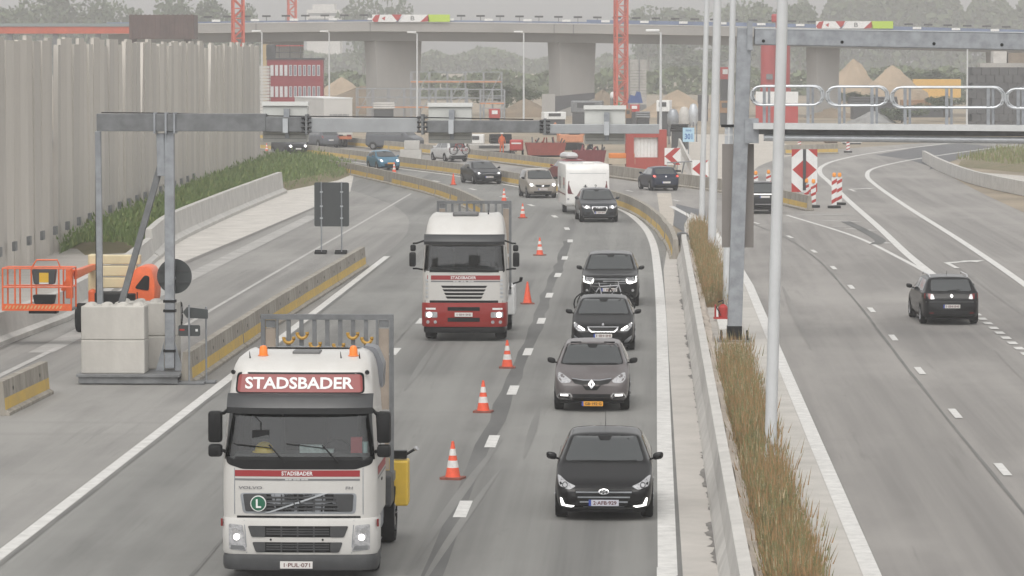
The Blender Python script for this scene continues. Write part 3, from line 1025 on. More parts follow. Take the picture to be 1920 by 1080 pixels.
fr = [(.46, .28), (.80, .31), (.82, .37), (.75, .46), (.50, .455), (.45, .39)]
fi = [(.50, .31), (.77, .335), (.785, .37), (.735, .43), (.51, .425), (.49, .38)]
c.p('fog_recess', fr, m_black, both=True)
c.p('fog_frame', fr, m_chrome, both=True, off=.012, hole=fi)
c.p('daytime_light', rect(.55, .73, .385, .425), m_lamp_on, both=True, off=.02)
c.p('bumper_lip', [(-.82, .25), (-.45, .255), (.45, .255), (.82, .25), (.78, .31), (-.78, .31)][:4] + [(.70, .20), (-.70, .20)], m_black, off=.008)
c.p('skid_plate', rnd([(.25, .23), (.44, .235), (.40, .18), (.25, .18)], .02), m_chrome, both=True, off=.018)
c.plate(.205, 'GB·192·G', m_plate_y, x=.02, wd=.5, ink=m_ink_k)
for x0 in (-.40, .40):
    MB().box(x0 - .13, x0 + .13, -.20, -.15, 1.50, 1.525).build('roof_trim', m_black, c.t)
# --- black hatchback with bicycles, chrome framed grille
c = Car('hatchback', 'black hatchback with thin chrome framed grille and bicycles behind', 1131, 655, .0, paint('black car paint', (.008, .0078, .0085)), dict(hatch, L=4.25, W=1.80, nose=.66, h0=.77, h1=.98), ground_cars, rw=.325)
gf = [(-.45, .70), (.45, .70), (.41, .61), (.33, .55), (-.33, .55), (-.41, .61)]
gi = [(-.40, .68), (.40, .68), (.365, .62), (.31, .575), (-.31, .575), (-.365, .62)]
c.p('grille', gf, m_black)
c.p('grille_frame', gf, m_chrome, off=.014, hole=gi)
c.p('emblem', disc(0, .755, .035, 10), m_chrome, off=.015)
c.p('headlight', rnd([(.50, .58), (.70, .58), (.82, .70), (.82, .80), (.74, .78)], .03), m_lamp, both=True)
c.p('daytime_light', [(.50, .60), (.53, .645), (.80, .80), (.825, .775), (.56, .60)], m_lamp_on, both=True, off=.016)
c.p('lower_grille', rnd([(-.55, .40), (.55, .40), (.5, .25), (-.5, .25)], .03), m_black)
fr = [(.58, .24), (.70, .25), (.80, .36), (.82, .46), (.72, .40), (.62, .32)]
c.p('fog_frame', rnd(fr, .02), m_galv, both=True, off=.012)
c.plate(.45, '1·IIH·IHI')
# --- black SUV with C-shaped lights, last of the queue
c = Car('suv', 'tall black SUV with bright hook shaped lights, last in the queue', 1144, 573, .0, paint('black car paint', (.008, .0078, .0085)), dict(L=4.8, W=1.93, H=1.74, nose=.93, h0=1.04, h1=1.18, ws0=1.15, ws1=2.0, r1=3.9, rwy=4.6, rwz=1.15, belt=1.14, zb=.26, roofw=.76), ground_cars, rw=.37)
c.p('grille', rnd([(-.56, .98), (.56, .98), (.50, .66), (-.50, .66)], .04), m_black)
for z in (.93, .86, .79):
    c.p('grille_bar', rect(-.54, .54, z - .016, z + .016), m_galv_dk, off=.02, cuts=2)
c.p('headlight', rnd([(.52, .83), (.66, .79), (.87, .86), (.89, 1.03), (.70, .97), (.54, .98)], .02), m_lamp, both=True)
c.p('daytime_light', [(.52, .94), (.56, .94), (.60, .85), (.66, .835), (.83, .87), (.85, 1.02), (.90, 1.02), (.885, .84), (.66, .775), (.57, .80)], m_lamp_on, both=True, off=.018)
c.p('lower_grille', rnd([(-.62, .50), (.62, .50), (.55, .34), (-.55, .34)], .03), m_black)
c.p('fog_lamp', disc(.76, .56, .045, 10), m_lamp, both=True, off=.012)
c.p('bumper_lip', [(-.75, .29), (.75, .29), (.75, .31), (-.75, .31)], m_chrome, off=.012)
c.plate(.58, '1·IIH·IHI', x=-.02)
# --- grey SUV drawing the caravan
c = Car('suv', 'dark grey SUV with big framed grille towing the white caravan', 1122, 416, .09, paint('slate car paint', (.038, .040, .045)), dict(L=4.65, W=1.9, H=1.66, nose=.83, h0=.94, h1=1.10, ws0=1.2, ws1=2.15, r1=3.6, rwy=4.45, rwz=1.1, belt=1.08, zb=.26, roofw=.74), bend_cars, rw=.37)
gf = [(-.37, .80), (.37, .80), (.40, .68), (.28, .43), (-.28, .43), (-.40, .68)]
c.p('grille', gf, m_black)
c.p('grille_frame', gf, m_chrome, off=.014, hole=[(a * .87, .63 + (b - .63) * .82) for a, b in gf])
for k in range(4):
    c.p('emblem', disc(-.12 + .08 * k, .735, .05, 12), m_chrome, off=.02, cuts=0, hole=disc(-.12 + .08 * k, .735, .037, 12))
c.p('headlight', rnd([(.46, .70), (.72, .70), (.85, .78), (.85, .88), (.50, .84)], .03), m_lamp, both=True)
c.p('headlamp_bulb', disc(.64, .775, .06, 10), m_lamp_on, both=True, off=.016)
c.p('lower_grille', rnd([(.45, .52), (.80, .55), (.80, .38), (.5, .36)], .03), m_black, both=True)
c.p('bumper_lip', [(-.8, .30), (.8, .30), (.8, .335), (-.8, .335)], m_galv, off=.012)
c.plate(.50, '1·IIH·IHI', x=.02)
tow = c.t
# --- beige people carrier
c = Car('people_carrier', 'beige people carrier with lit headlamps left of the white caravan', 1014, 371, .17, paint('beige car paint', (.27, .245, .215), .35), dict(L=4.5, W=1.75, H=1.68, nose=.84, h0=.93, h1=1.10, ws0=1.0, ws1=1.9, r1=4.0, rwy=4.4, rwz=1.05, belt=1.05, zb=.24, roofw=.78), bend_cars, rw=.32, mirror_mat=m_black)
c.p('grille', rnd([(-.46, .79), (.46, .79), (.36, .66), (-.36, .66)], .03), m_black)
c.p('emblem', rect(-.07, .07, .66, .76, .02), m_chrome, off=.016)
c.p('headlight', rnd([(.48, .72), (.72, .70), (.82, .82), (.80, .92), (.52, .86)], .03), m_lamp, both=True)
c.p('headlamp_bulb', disc(.66, .79, .085, 10), m_lamp_on, both=True, off=.016)
c.p('lower_grille', rnd([(-.55, .42), (.55, .42), (.48, .28), (-.48, .28)], .03), m_black)
c.plate(.53, '1·IIH·IHI')
# --- black saloon on the bend
c = Car('saloon', 'black saloon on the bend between two cones', 912, 345, .27, paint('blue black car paint', (.013, .014, .018)), dict(L=4.78, W=1.86, H=1.46, nose=.70, h0=.78, h1=.97, ws0=1.15, ws1=2.2, r1=3.5, rwy=4.3, rwz=1.05, belt=.95, boot=1.0), bend_cars, rw=.33)
c.p('headlight', rnd([(.48, .68), (.72, .66), (.86, .78), (.84, .86), (.56, .76)], .03), m_lamp, both=True, off=.008)
c.p('headlamp_bulb', disc(.66, .72, .05, 10), m_lamp_on, both=True, off=.014)
c.p('grille', rnd([(-.45, .66), (.45, .66), (.42, .58), (-.42, .58)], .02), m_black)
c.p('grille_bar', [(-.42, .66), (0, .70), (.42, .66), (.42, .675), (0, .72), (-.42, .675)], m_chrome, off=.012)
c.p('lower_grille', rnd([(-.5, .42), (.5, .42), (.45, .28), (-.45, .28)], .03), m_black)
c.p('bumper_lip', rect(.45, .78, .24, .30), m_galv, both=True, off=.012)
c.plate(.48, '1·IIH·IHI')
# --- blue hatchback on the bend
c = Car('hatchback', 'small blue hatchback with lit headlamps and orange plate on the bend', 726, 319, .34, paint('blue car paint', (.055, .15, .225), .35), dict(hatch, L=3.84, W=1.66, H=1.43, ws0=.85, ws1=1.75, r1=3.1, rwy=3.7, rwz=.95, belt=.9), bend_cars, rw=.3)
c.p('headlight', rnd([(.42, .66), (.62, .64), (.77, .80), (.73, .84), (.52, .74)], .03), m_lamp, both=True)
c.p('headlamp_bulb', disc(.60, .70, .075, 10), m_lamp_on, both=True, off=.016)
c.p('lower_grille', rnd([(-.45, .48), (.45, .48), (.40, .28), (-.40, .28)], .03), m_black)
c.plate(.52, None, m_plate_y)
# --- black SUV at the far left end of the bend
c = Car('suv', 'dark SUV with lit lamps coming from behind the panel wall', 553, 291, .42, paint('blue black car paint', (.013, .014, .018)), dict(L=4.6, W=1.88, H=1.66, nose=.84, h0=.95, h1=1.10, ws0=1.2, ws1=2.1, r1=3.7, rwy=4.45, rwz=1.1, belt=1.08, zb=.24), bend_cars, rw=.35)
c.p('grille', rnd([(-.36, .80), (.36, .80), (.34, .60), (-.34, .60)], .03), m_black)
c.p('headlight', rnd([(.45, .72), (.74, .70), (.84, .86), (.5, .82)], .03), m_lamp, both=True)
c.p('headlamp_bulb', disc(.64, .77, .10, 10), m_lamp_on, both=True, off=.016)
c.plate(.55)

# --- cars driving away
def tail(c, z0, z1, x0, x1, lit=False, mat=None):
    c.p('tail_lamp', rnd([(x0, z0), (x1, z0 + .02), (x1, z1), (x0 + .03, z1 - .02)], .03), mat or m_red_lamp, both=True, off=.01)
    if lit:
        c.p('brake_light', disc((x0 + x1) / 2 + .02, (z0 + z1) / 2, .06, 10), m_red_lamp_on, both=True, off=.02)
c = Car('estate_car', 'black estate car with roof rails driving away alone on right carriageway', 1778, 606, .045, paint('black car paint', (.008, .0078, .0085)), dict(hatch, L=4.56, W=1.80, H=1.50, ws0=1.1, ws1=2.0, r1=3.9, rwy=4.42, rwz=1.02, belt=.96, roofw=.75), out_cars, rear=True, rw=.325)
tail(c, .80, .98, .53, .84)
c.p('reverse_lamp', rnd([(.52, .81), (.66, .80), (.64, .96), (.58, .96)], .03), m_lamp, both=True, off=.014)
c.p('emblem', [(0, .84), (.05, .90), (0, .965), (-.05, .90)], m_chrome, off=.02, cuts=0)
c.p('bumper_crease', [(-.8, .70), (.8, .70), (.8, .735), (-.8, .735)], m_dkgrey, off=.02, cuts=2)
c.p('rear_wiper', [(-.28, 1.08), (.1, 1.045), (.1, 1.065), (-.28, 1.10)], m_black, off=.02)
c.p('reflector', rect(.56, .70, .36, .39), m_red_lamp, both=True, off=.012)
c.p('lower_bumper', rnd([(-.70, .44), (.70, .44), (.66, .26), (-.66, .26)], .03), m_black)
c.plate(.58, '1·IIH·IHI', x=0)
for sx in (-1, 1):
    MB().tube([(sx * .60, -.3, 1.455), (sx * .60, -.22, 1.51), (sx * .585, 1.35, 1.51), (sx * .58, 1.45, 1.43)], .018).build('roof_rail', m_chrome, c.t)
c.antenna(.9, .12)
c = Car('hatchback', 'dark blue hatchback braking with red lamps, right of the caravan', 1243, 357, .24, paint('navy car paint', (.012, .017, .034)), dict(hatch, L=4.2, W=1.76, H=1.48, r1=3.5, rwy=4.05, rwz=1.0), out_cars, rear=True)
tail(c, .82, .98, .58, .84, True)
c.p('emblem', disc(0, .88, .05, 10), m_chrome, off=.02)
c.plate(.52, None, wd=.52)
c.p('lower_bumper', rnd([(-.65, .38), (.65, .38), (.6, .26), (-.6, .26)], .03), m_black)
c = Car('suv', 'black SUV driving away half hidden behind the lamp pole', 1430, 400, .10, paint('black car paint', (.008, .0078, .0085)), dict(L=4.5, W=1.82, H=1.68, nose=.84, h0=.95, h1=1.10, ws0=1.2, ws1=2.1, r1=3.8, rwy=4.4, rwz=1.1, belt=1.08, zb=.26), out_cars, rear=True, rw=.35)
tail(c, .86, 1.15, .72, .87)
c.p('chrome_strip', rect(-.6, .6, 1.02, 1.05), m_chrome, off=.015)
c.p('chrome_strip', rect(-.5, .5, .50, .525), m_chrome, off=.015)
c.plate(.90, None)
c.p('lower_bumper', rnd([(-.70, .48), (.70, .48), (.66, .28), (-.66, .28)], .03), m_black)
whc = Car('people_carrier', 'white people carrier with bicycles hung on its tailgate on far bend', 853, 303, .40, paint('white car paint', (.52, .52, .52), .3), dict(L=4.4, W=1.79, H=1.64, nose=.8, h0=.92, h1=1.06, ws0=1.0, ws1=1.85, r1=3.9, rwy=4.28, rwz=1.05, belt=1.03, zb=.24, roofw=.78), out_cars, rear=True)
tail(whc, .78, 1.08, .66, .86)
whc.p('lower_bumper', rnd([(-.75, .50), (.75, .50), (.7, .26), (-.7, .26)], .03), m_black)
c = Car('suv', 'grey SUV driving away behind the white lorry on the far bend', 614, 277, .45, paint('grey car paint', (.10, .105, .115)), dict(L=4.7, W=1.88, H=1.72, nose=.86, h0=.97, h1=1.12, ws0=1.2, ws1=2.1, r1=4.0, rwy=4.55, rwz=1.1, belt=1.1, zb=.26), out_cars, rear=True, rw=.35)
tail(c, .86, 1.1, .66, .88)
c.plate(.70, None)
redc = Car('estate_car', 'dark red estate car with white roof box behind the caravan', 1078, 341, .30, paint('dark red car paint', (.17, .025, .03)), dict(hatch, L=4.6, W=1.8, H=1.5, ws0=1.1, ws1=2.0, r1=4.0, rwy=4.45, rwz=1.0), out_cars, rear=True)
tail(redc, .8, 1.0, .6, .84)
redc.plate(.55)
rb = thing('roof_box', 'pale grey roof box on the dark red estate car behind the caravan', 'roof box', redc.t.location + Vector((0, 0, 1.55)), redc.t.rotation_euler.z)
bx_ = MB()
bx_.add([(a * q, b * q2, z) for z, q, q2 in ((0, .9, .95), (.12, 1, 1), (.28, .86, .9), (.36, .5, .7)) for a, b in rnd([(-.42, -1.0), (.42, -1.0), (.42, 1.0), (-.42, 1.0)], .3)],
        [(j * 16 + i, j * 16 + (i + 1) % 16, (j + 1) * 16 + (i + 1) % 16, (j + 1) * 16 + i) for j in range(3) for i in range(16)] + [tuple(range(16))[::-1], tuple(range(48, 64))])
bx_.build('box_shell', paint('roof box grey', (.50, .50, .50), .4), rb, smooth=True)
MB().box(-.36, .36, -.6, -.55, -.05, .0).build('roof_bar', m_black, rb)
MB().box(-.36, .36, .5, .55, -.05, .0).build('roof_bar', m_black, rb)

# bicycles on racks
def bicycle(label, loc, rz, mat, s=1., tilt=0., group='bicycles on car racks'):
    t = thing('bicycle', label, 'bicycle', loc, rz, group)
    t.rotation_euler = (0, tilt, rz)
    for x in (-.52, .52):
        pts = [(x * s + .33 * s * math.cos(a), 0, .34 * s + .33 * s * math.sin(a)) for a in [2 * math.pi * k / 18 for k in range(18)]]
        wo = MB().tube(pts, .022 * s, 6, closed=True).build('tyre', m_rubber, t)
        sp_ = MB()
        for k in range(6):
            a = math.pi * k / 6
            sp_.bar((x * s - .32 * s * math.cos(a), 0, .34 * s - .32 * s * math.sin(a)), (x * s + .32 * s * math.cos(a), 0, .34 * s + .32 * s * math.sin(a)), .006)
        sp_.build('spoke', m_chrome, wo)
    f = MB()
    A, B, D, E, F_ = (-.52, 0, .34), (-.08, 0, .30), (-.20, 0, .82), (.36, 0, .86), (.52, 0, .34)
    for p, q in ((A, B), (B, D), (D, E), (B, E), (A, D), (E, F_)):
        f.tube([Vector(p) * s, Vector(q) * s], .02 * s, 6)
    f.build('frame', mat, t)
    MB().tube([Vector((-.20, 0, .82)) * s, Vector((-.23, 0, .96)) * s], .014 * s).build('seat_post', m_chrome, t)
    MB().box(-.36 * s, -.1 * s, -.06 * s, .06 * s, .95 * s, 1.0 * s).build('saddle', m_black, t, bevel=.02)
    MB().tube([Vector((.36, 0, .86)) * s, Vector((.34, 0, 1.0)) * s], .014 * s).build('stem', m_chrome, t)
    MB().tube([Vector((.42, -.26, 1.02)) * s, Vector((.34, 0, 1.0)) * s, Vector((.42, .26, 1.02)) * s], .014 * s).build('handlebar', m_black, t)
    return t
hb = G(1131, 655)
m_bk = [M('black bike paint', (.02, .02, .02), .4), M('silver bike paint', (.40, .40, .42), .35), M('red bike paint', (.35, .04, .04), .4)]
rear_y = hb.y + 4.25 - .84
bicycle('dark bicycle on the rear rack of the black hatchback, handlebar at left', (hb.x - .05, rear_y + .15, .72), math.pi, m_bk[0])
bicycle('silver bicycle on the rear rack of the black hatchback, handlebar at right', (hb.x + .05, rear_y + .34, .74), 0, m_bk[1])
rk = thing('bicycle_rack', 'black bicycle rack behind the chrome grilled hatchback', 'bicycle rack', (hb.x, rear_y, 0))
MB().box(-.08, .08, 0, .5, .38, .46).build('tow_arm', m_black, rk)
for y in (.15, .34):
    MB().box(-.75, .75, y - .04, y + .04, .60, .66).build('wheel_rail', m_galv_dk, rk)
MB().bar((0, .25, .42), (0, .25, .63), .08).build('upright', m_black, rk)
wp = whc.t.location
bk = Vector((-math.sin(whc.t.rotation_euler.z), math.cos(whc.t.rotation_euler.z), 0))
bicycle('red bicycle hung nearest on the white people carrier tailgate', wp + bk * 2.55 + Vector((0, 0, .55)), whc.t.rotation_euler.z + .05, m_bk[2])
bicycle('dark bicycle hung between white tailgate and red bicycle', wp + bk * 2.35 + Vector((0, 0, .58)), whc.t.rotation_euler.z + math.pi, m_bk[0])

# ------------------------------------------------------------------ caravan
cv = G(1101, 404)
t = thing('caravan', 'white touring caravan with dark red swooshes behind the grey SUV', 'caravan', (cv.x, cv.y + 1.4, 0), .10)
m_cvw = paint('caravan white', (.70, .69, .67), .4)
prof = rnd([(0, .42), (-.02, 1.4), (.10, 2.35), (.30, 2.62), (5.3, 2.62), (5.6, 2.3), (5.6, .5), (5.3, .42)], .22, 4)
hull = MB()
n = len(prof)
xs = [(-1.15, .965), (-1.13, .985), (-1.05, 1), (1.05, 1), (1.13, .985), (1.15, .965)]
for x, k in xs:
    hull.v += [(x, 2.8 + (a - 2.8) * k, 1.5 + (b - 1.5) * k) for a, b in prof]
hull.f = [(j * n + i, j * n + (i + 1) % n, (j + 1) * n + (i + 1) % n, (j + 1) * n + i) for j in range(5) for i in range(n)] + [tuple(range(n)), tuple(range(5 * n, 6 * n))[::-1]]
cb = BVHTree.FromPolygons([Vector(p) for p in hull.v], hull.f)
hull.build('body', m_cvw, t, smooth=True)
m_maroon = M('maroon decal', (.13, .03, .035), .5)
for s in (-1, 1):
    pt = rnd([(s * .95, 1.75), (s * 1.02, 1.72), (s * .82, 1.12), (s * .72, 1.05), (s * 1.04, 1.08), (s * 1.06, 1.25)], .03)
    patch(cb, 'swoosh_decal', pt if s > 0 else pt[::-1], m_maroon, t, 'front', .005, 1, 0)
patch(cb, 'emblem', rect(-.22, -.02, 1.42, 1.46), m_ink_k, t, 'front', .005, 0, 0)
patch(cb, 'emblem', rnd([(-.17, 1.52), (-.12, 1.56), (-.07, 1.52), (-.12, 1.36)], .02), m_ink_k, t, 'front', .006, 0, 0)
text('2', .13, .17, m_ink_k, t, (.42, 0, 1.47), .02, bvh=cb, off=.006)
patch(cb, 'seam', rect(-1.1, 1.1, 2.13, 2.15), m_galv, t, 'front', .005, 2, .01)
patch(cb, 'side_window', rnd([(.7, 1.25), (1.7, 1.25), (1.7, 1.9), (.7, 1.9)], .08), m_glass, t, 'left', .01)
patch(cb, 'side_window', rnd([(3.4, 1.25), (4.6, 1.25), (4.6, 1.9), (3.4, 1.9)], .08), m_glass, t, 'left', .01)
patch(cb, 'side_stripe', [(.2, 1.0), (5.3, 1.0), (5.3, 1.08), (.2, 1.06)], m_maroon, t, 'left', .006, 1, 0)
MB().box(-.2, .42, .9, 1.5, 2.60, 2.72).build('roof_vent', m_cvw, t, bevel=.04)
MB().box(-.75, -.35, .7, 1.1, 2.60, 2.66).build('roof_vent', m_galv_lt, t, bevel=.02)
MB().box(-.7, .7, -.25, .02, .42, .85).build('gas_locker', m_cvw, t, bevel=.06)
MB().bar((-.4, .1, .42), (0, -1.2, .42), .08).bar((.4, .1, .42), (0, -1.2, .42), .08).build('drawbar', m_galv_dk, t)
for x in (-.98, .98):
    wheel(t, x, 3.0, .31, .2)
for x in (-1.02, 1.02):
    MB().box(x - .05, x + .05, -.02, .03, .75, .85).build('marker_lamp', m_lamp, t)

# ------------------------------------------------------------------ trucks
def cab_shell(levels, yr, r=.24, scale=1., z_off=0.):
    """cab as a stack of rounded plan outlines; returns MB, ring size, index lists"""
    m = MB()
    for z, yf, hw in levels:
        hw *= scale
        yf = yf + (1 - scale) * 1.0
        rr_ = min(r, hw * .5)
        ring = [(-hw + rr_ + (2 * hw - 2 * rr_) * k / 8, yf + .035 * (2 * k / 8 - 1) ** 2) for k in range(9)]
        cor = [(hw - rr_ + rr_ * math.sin(a), yf + .035 + rr_ - rr_ * math.cos(a)) for a in [math.pi / 2 * k / 6 for k in range(1, 7)]]
        ring += cor
        ring += [(hw, yf + .035 + rr_ + (yr - yf - rr_ - .1) * k / 4) for k in range(1, 4)]
        ring += [(hw, yr - .06), (hw - .06, yr), (-hw + .06, yr), (-hw, yr - .06)]
        ring += [(-hw, yf + .035 + rr_ + (yr - yf - rr_ - .1) * k / 4) for k in (3, 2, 1)]
        ring += [(-a, b) for a, b in cor[::-1]]
        m.v += [(a, b, z) for a, b in ring]
    return m, len(ring)

def make_truck(name, label, loc, levels, glass, yr, white, group):
    t = thing(name, label, 'truck', loc, 0, group)
    def faces(m, n, hole, only=False):
        f = []
        for j in range(len(levels) - 1):
            for k in range(n):
                front = k < 8 or 8 <= k < 12 or k >= n - 4
                h = front and glass[0] <= j < glass[1]
                if h == only:
                    f.append((j * n + k, j * n + (k + 1) % n, (j + 1) * n + (k + 1) % n, (j + 1) * n + k))
        if not only:
            f += [tuple(range(n))[::-1], tuple(range((len(levels) - 1) * n, len(levels) * n))]
        return f
    m, n = cab_shell(levels, yr)
    full = faces(m, n, False) + faces(m, n, True, True)
    bvh = BVHTree.FromPolygons([Vector(p) for p in m.v], full)
    m.f = faces(m, n, True)
    m.build('cab', white, t, smooth=True)
    g = MB()
    g.v = m.v
    g.f = faces(m, n, True, True)
    g.build('windscreen', m_screen, t, smooth=True)
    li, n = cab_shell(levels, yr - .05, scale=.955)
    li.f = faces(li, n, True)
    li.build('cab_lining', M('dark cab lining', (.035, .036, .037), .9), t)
    z0, z1 = levels[glass[0]][0], levels[glass[1]][0]
    MB().box(-1.08, 1.08, .36, .85, z0 - .35, z0 + .075).build('dashboard', M('dashboard grey', (.05, .05, .052), .7, var=.2, scale=6), t, bevel=.05)
    for x in (-.62, .62):
        s = MB().box(x - .27, x + .27, 1.25, 1.42, z0 - .3, z0 + .62).box(x - .27, x + .27, .95, 1.4, z0 - .42, z0 - .3)
        s.build('seat', M('seat cloth', (.06, .06, .065), .9), t, bevel=.05)
    MB().tube([(.55 + .23 * math.cos(a), .72 + .1 * math.sin(a), z0 + .06 + .2 * math.sin(a)) for a in [2 * math.pi * k / 16 for k in range(16)]], .018, 6, True).build('steering_wheel', m_black, t)
    # chassis
    MB().box(-.45, .45, .5, 6.1, .62, .92).build('chassis', m_black, t)
    MB().box(-1.1, -.5, 2.4, 3.7, .42, .98).build('fuel_tank', m_galv, t, bevel=.08)
    MB().box(.5, 1.1, 2.4, 3.7, .42, .98).build('fuel_tank', m_galv, t, bevel=.08)
    MB().box(-.5, .5, 4.2, 5.4, .98, 1.14).build('fifth_wheel', m_dkgrey, t)
    for x in (-1.03, 1.03):
        wheel(t, x, 1.35, .5, .32)
        wheel(t, x * .90, 5.0, .5, .58)
        sg = 1 if x > 0 else -1
        MB().tube([(sg * 1.05, 1.35 + .62 * math.cos(a), .5 + .60 * math.sin(a)) for a in [math.pi * k / 10 for k in range(11)]], .12, 6).build('fender', white, t, smooth=True)
        MB().tube([(sg * .92, 5.0 + .62 * math.cos(a), .5 + .60 * math.sin(a)) for a in [math.pi * k / 10 for k in range(11)]], .14, 6).build('fender', m_dkgrey, t, smooth=True)
    return t, bvh

def glass_material():
    m = bpy.data.materials.new('truck windscreen glass')
    m.use_nodes = True
    n, l = m.node_tree.nodes, m.node_tree.links
    n.remove(n['Principled BSDF'])
    tr = n.new('ShaderNodeBsdfTransparent')
    tr.inputs[0].default_value = (.82, .87, .86, 1)
    gl = n.new('ShaderNodeBsdfGlossy')
    gl.inputs['Roughness'].default_value = .03
    fr = n.new('ShaderNodeFresnel')
    fr.inputs['IOR'].default_value = 1.75
    mx = n.new('ShaderNodeMixShader')
    l.new(fr.outputs[0], mx.inputs[0])
    l.new(tr.outputs[0], mx.inputs[1])
    l.new(gl.outputs[0], mx.inputs[2])
    l.new(mx.outputs[0], n['Material Output'].inputs['Surface'])
    return m
m_screen = glass_material()
m_truck_w = M('truck white', (.55, .54, .52), .4, coat=.2, col2=(.485, .47, .445), scale=1.3, stretch=(1, 1, .5))
m_truck_r = paint('truck red', (.25, .025, .021), .45)
m_stripe = M('red stripe', (.27, .018, .022), .45)
m_visor = M('smoked visor', (.035, .036, .038), .35, var=.1, scale=4)
m_white_ink = M('white lettering', (.72, .72, .71), .5)
m_grey_ink = M('grey lettering', (.16, .16, .165), .5)

def bumper(t, z0, z1, mat, hw=1.25, y0=0., name='bumper', depth=.85, r=.26):
    m = MB()
    for z in (z0, z0 + .06, z1 - .05, z1):
        k = .985 if z in (z0, z1) else 1
        h = hw * k
        yf = y0 + (1 - k)
        ring = [(-h + r + (2 * h - 2 * r) * i / 8, yf + .05 * (2 * i / 8 - 1) ** 2) for i in range(9)]
        cor = [(h - r + r * math.sin(a), yf + .05 + r - r * math.cos(a)) for a in [math.pi / 2 * i / 6 for i in range(1, 7)]]
        ring += cor + [(h, depth), (-h, depth)] + [(-a, b) for a, b in cor[::-1]]
        m.v += [(a, b, z) for a, b in ring]
    n = len(ring)
    m.f = [(j * n + k, j * n + (k + 1) % n, (j + 1) * n + (k + 1) % n, (j + 1) * n + k) for j in range(3) for k in range(n)] + [tuple(range(n))[::-1], tuple(range(3 * n, 4 * n))]
    m.build(name, mat, t, smooth=True)
    return BVHTree.FromPolygons([Vector(p) for p in m.v], m.f)

def visor(t, z0, z1, hw, y0, mat):
    m = MB()
    N = 16
    for z, dy in ((z0, -.14), (z0 + .1, -.17), (z1 - .06, -.06), (z1, .02)):
        for k in range(N + 1):
            u = 2 * k / N - 1
            m.v.append((u * hw, y0 + dy + .16 * abs(u) ** 3.2, z))
    k0 = len(m.v)
    for z, dy in ((z0, -.11), (z0 + .1, -.14), (z1 - .06, -.03), (z1, .05)):
        for k in range(N + 1):
            u = 2 * k / N - 1
            m.v.append((u * hw * .99, y0 + dy + .16 * abs(u) ** 3.2, z))
    q = N + 1
    for b in (0, k0):
        m.f += [(b + j * q + k, b + j * q + k + 1, b + (j + 1) * q + k + 1, b + (j + 1) * q + k) for j in range(3) for k in range(N)]
    m.f += [(k, k + 1, k0 + k + 1, k0 + k) for k in range(N)] + [(3 * q + k, 3 * q + k + 1, k0 + 3 * q + k + 1, k0 + 3 * q + k) for k in range(N)]
    m.f += [(j * q + e, (j + 1) * q + e, k0 + (j + 1) * q + e, k0 + j * q + e) for j in range(3) for e in (0, N)]
    return m.build('sun_visor', mat, t, smooth=True)

def mirror(t, s, x, y, zs, arm_z):
    """zs: list of (z0, z1, width)"""
    for z0, z1, wd in zs:
        MB().box(min(s * x, s * (x + wd)), max(s * x, s * (x + wd)), y - .06, y + .14, z0, z1).build('mirror', m_black, t, bevel=.045, smooth=True)
    for za, zb in arm_z:
        MB().tube([(s * 1.12, y + .25, za), (s * (x - .02), y + .1, zb), (s * (x + .08), y + .04, zb)], .028, 6).build('mirror_arm', m_black, t)

def slats(t, bvh, name, pts, bars, mat, barmat, vert=()):
    g = patch(bvh, name, pts, mat, t, 'front', .004, 1, .02)
    for x0, x1, z, h in bars:
        patch(bvh, 'slat', rect(x0, x1, z - h / 2, z + h / 2), barmat, g, 'front', .022, 1, .02)
    for x, z0, z1 in vert:
        patch(bvh, 'slat', rect(x - .012, x + .012, z0, z1), barmat, g, 'front', .026, 0, .02)
    return g

# --- the nearer truck
TY = 61.2
tl = Vector((1218 - 0, 0, 0))
vx = at(560, 900, TY).x
lv = [(.98, .07, 1.235), (1.25, .06, 1.24), (1.60, .065, 1.24), (1.93, .075, 1.235), (2.32, .16, 1.20), (2.70, .26, 1.17), (2.97, .33, 1.155), (3.28, .45, 1.12), (3.40, .55, 1.09), (3.49, .78, 1.05), (3.55, 1.2, .98), (3.575, 1.7, .90)]
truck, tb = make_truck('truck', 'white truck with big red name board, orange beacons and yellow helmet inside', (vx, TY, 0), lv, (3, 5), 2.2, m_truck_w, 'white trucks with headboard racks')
bb = bumper(truck, .42, 1.0, m_truck_w)
b2 = bumper(truck, .17, .415, m_dkgrey, hw=1.245, y0=.0, name='bumper_base')
patch(tb, 'name_board', rnd([(-1.02, 2.99), (1.0, 2.99), (.98, 3.27), (-1.0, 3.27)], .06), M('faded red board', (.235, .045, .042), .3, emit=0), truck, 'front', .012, 2)
patch(tb, 'board_frame', rnd([(-1.05, 2.97), (1.03, 2.97), (1.01, 3.30), (-1.03, 3.30)], .07), m_black, truck, 'front', .004, 2)
text('STADSBADER', 1.74, .185, m_white_ink, truck, (-.02, 0, 3.135), .025, bvh=tb, off=.018)
visor(truck, 2.66, 2.97, 1.17, .24, m_visor)
patch(tb, 'screen_surround', rnd([(-1.16, 1.86), (-.9, 1.78), (.9, 1.78), (1.16, 1.86), (1.19, 1.98), (-1.19, 1.98)], .05), m_black, truck, 'front', .006, 2)
patch(tb, 'red_stripe', rect(-1.03, .97, 1.665, 1.765), m_stripe, truck, 'front', .005, 2, 0)
patch(tb, 'grey_stripe', rect(-1.03, .97, 1.60, 1.632), m_grey_ink, truck, 'front', .005, 2, 0)
text('STADSBADER', .50, .066, m_white_ink, truck, (-.03, 0, 1.715), .02, bvh=tb)
for k in range(3):
    text('IIHII', .10, .020, m_white_ink, truck, (-.17 + .13 * k, 0, 1.616), .02, bvh=tb, off=.009)
text('VOLVO', .38, .045, m_grey_ink, truck, (-.78, 0, 1.485), .02, bvh=tb, shear=.1)
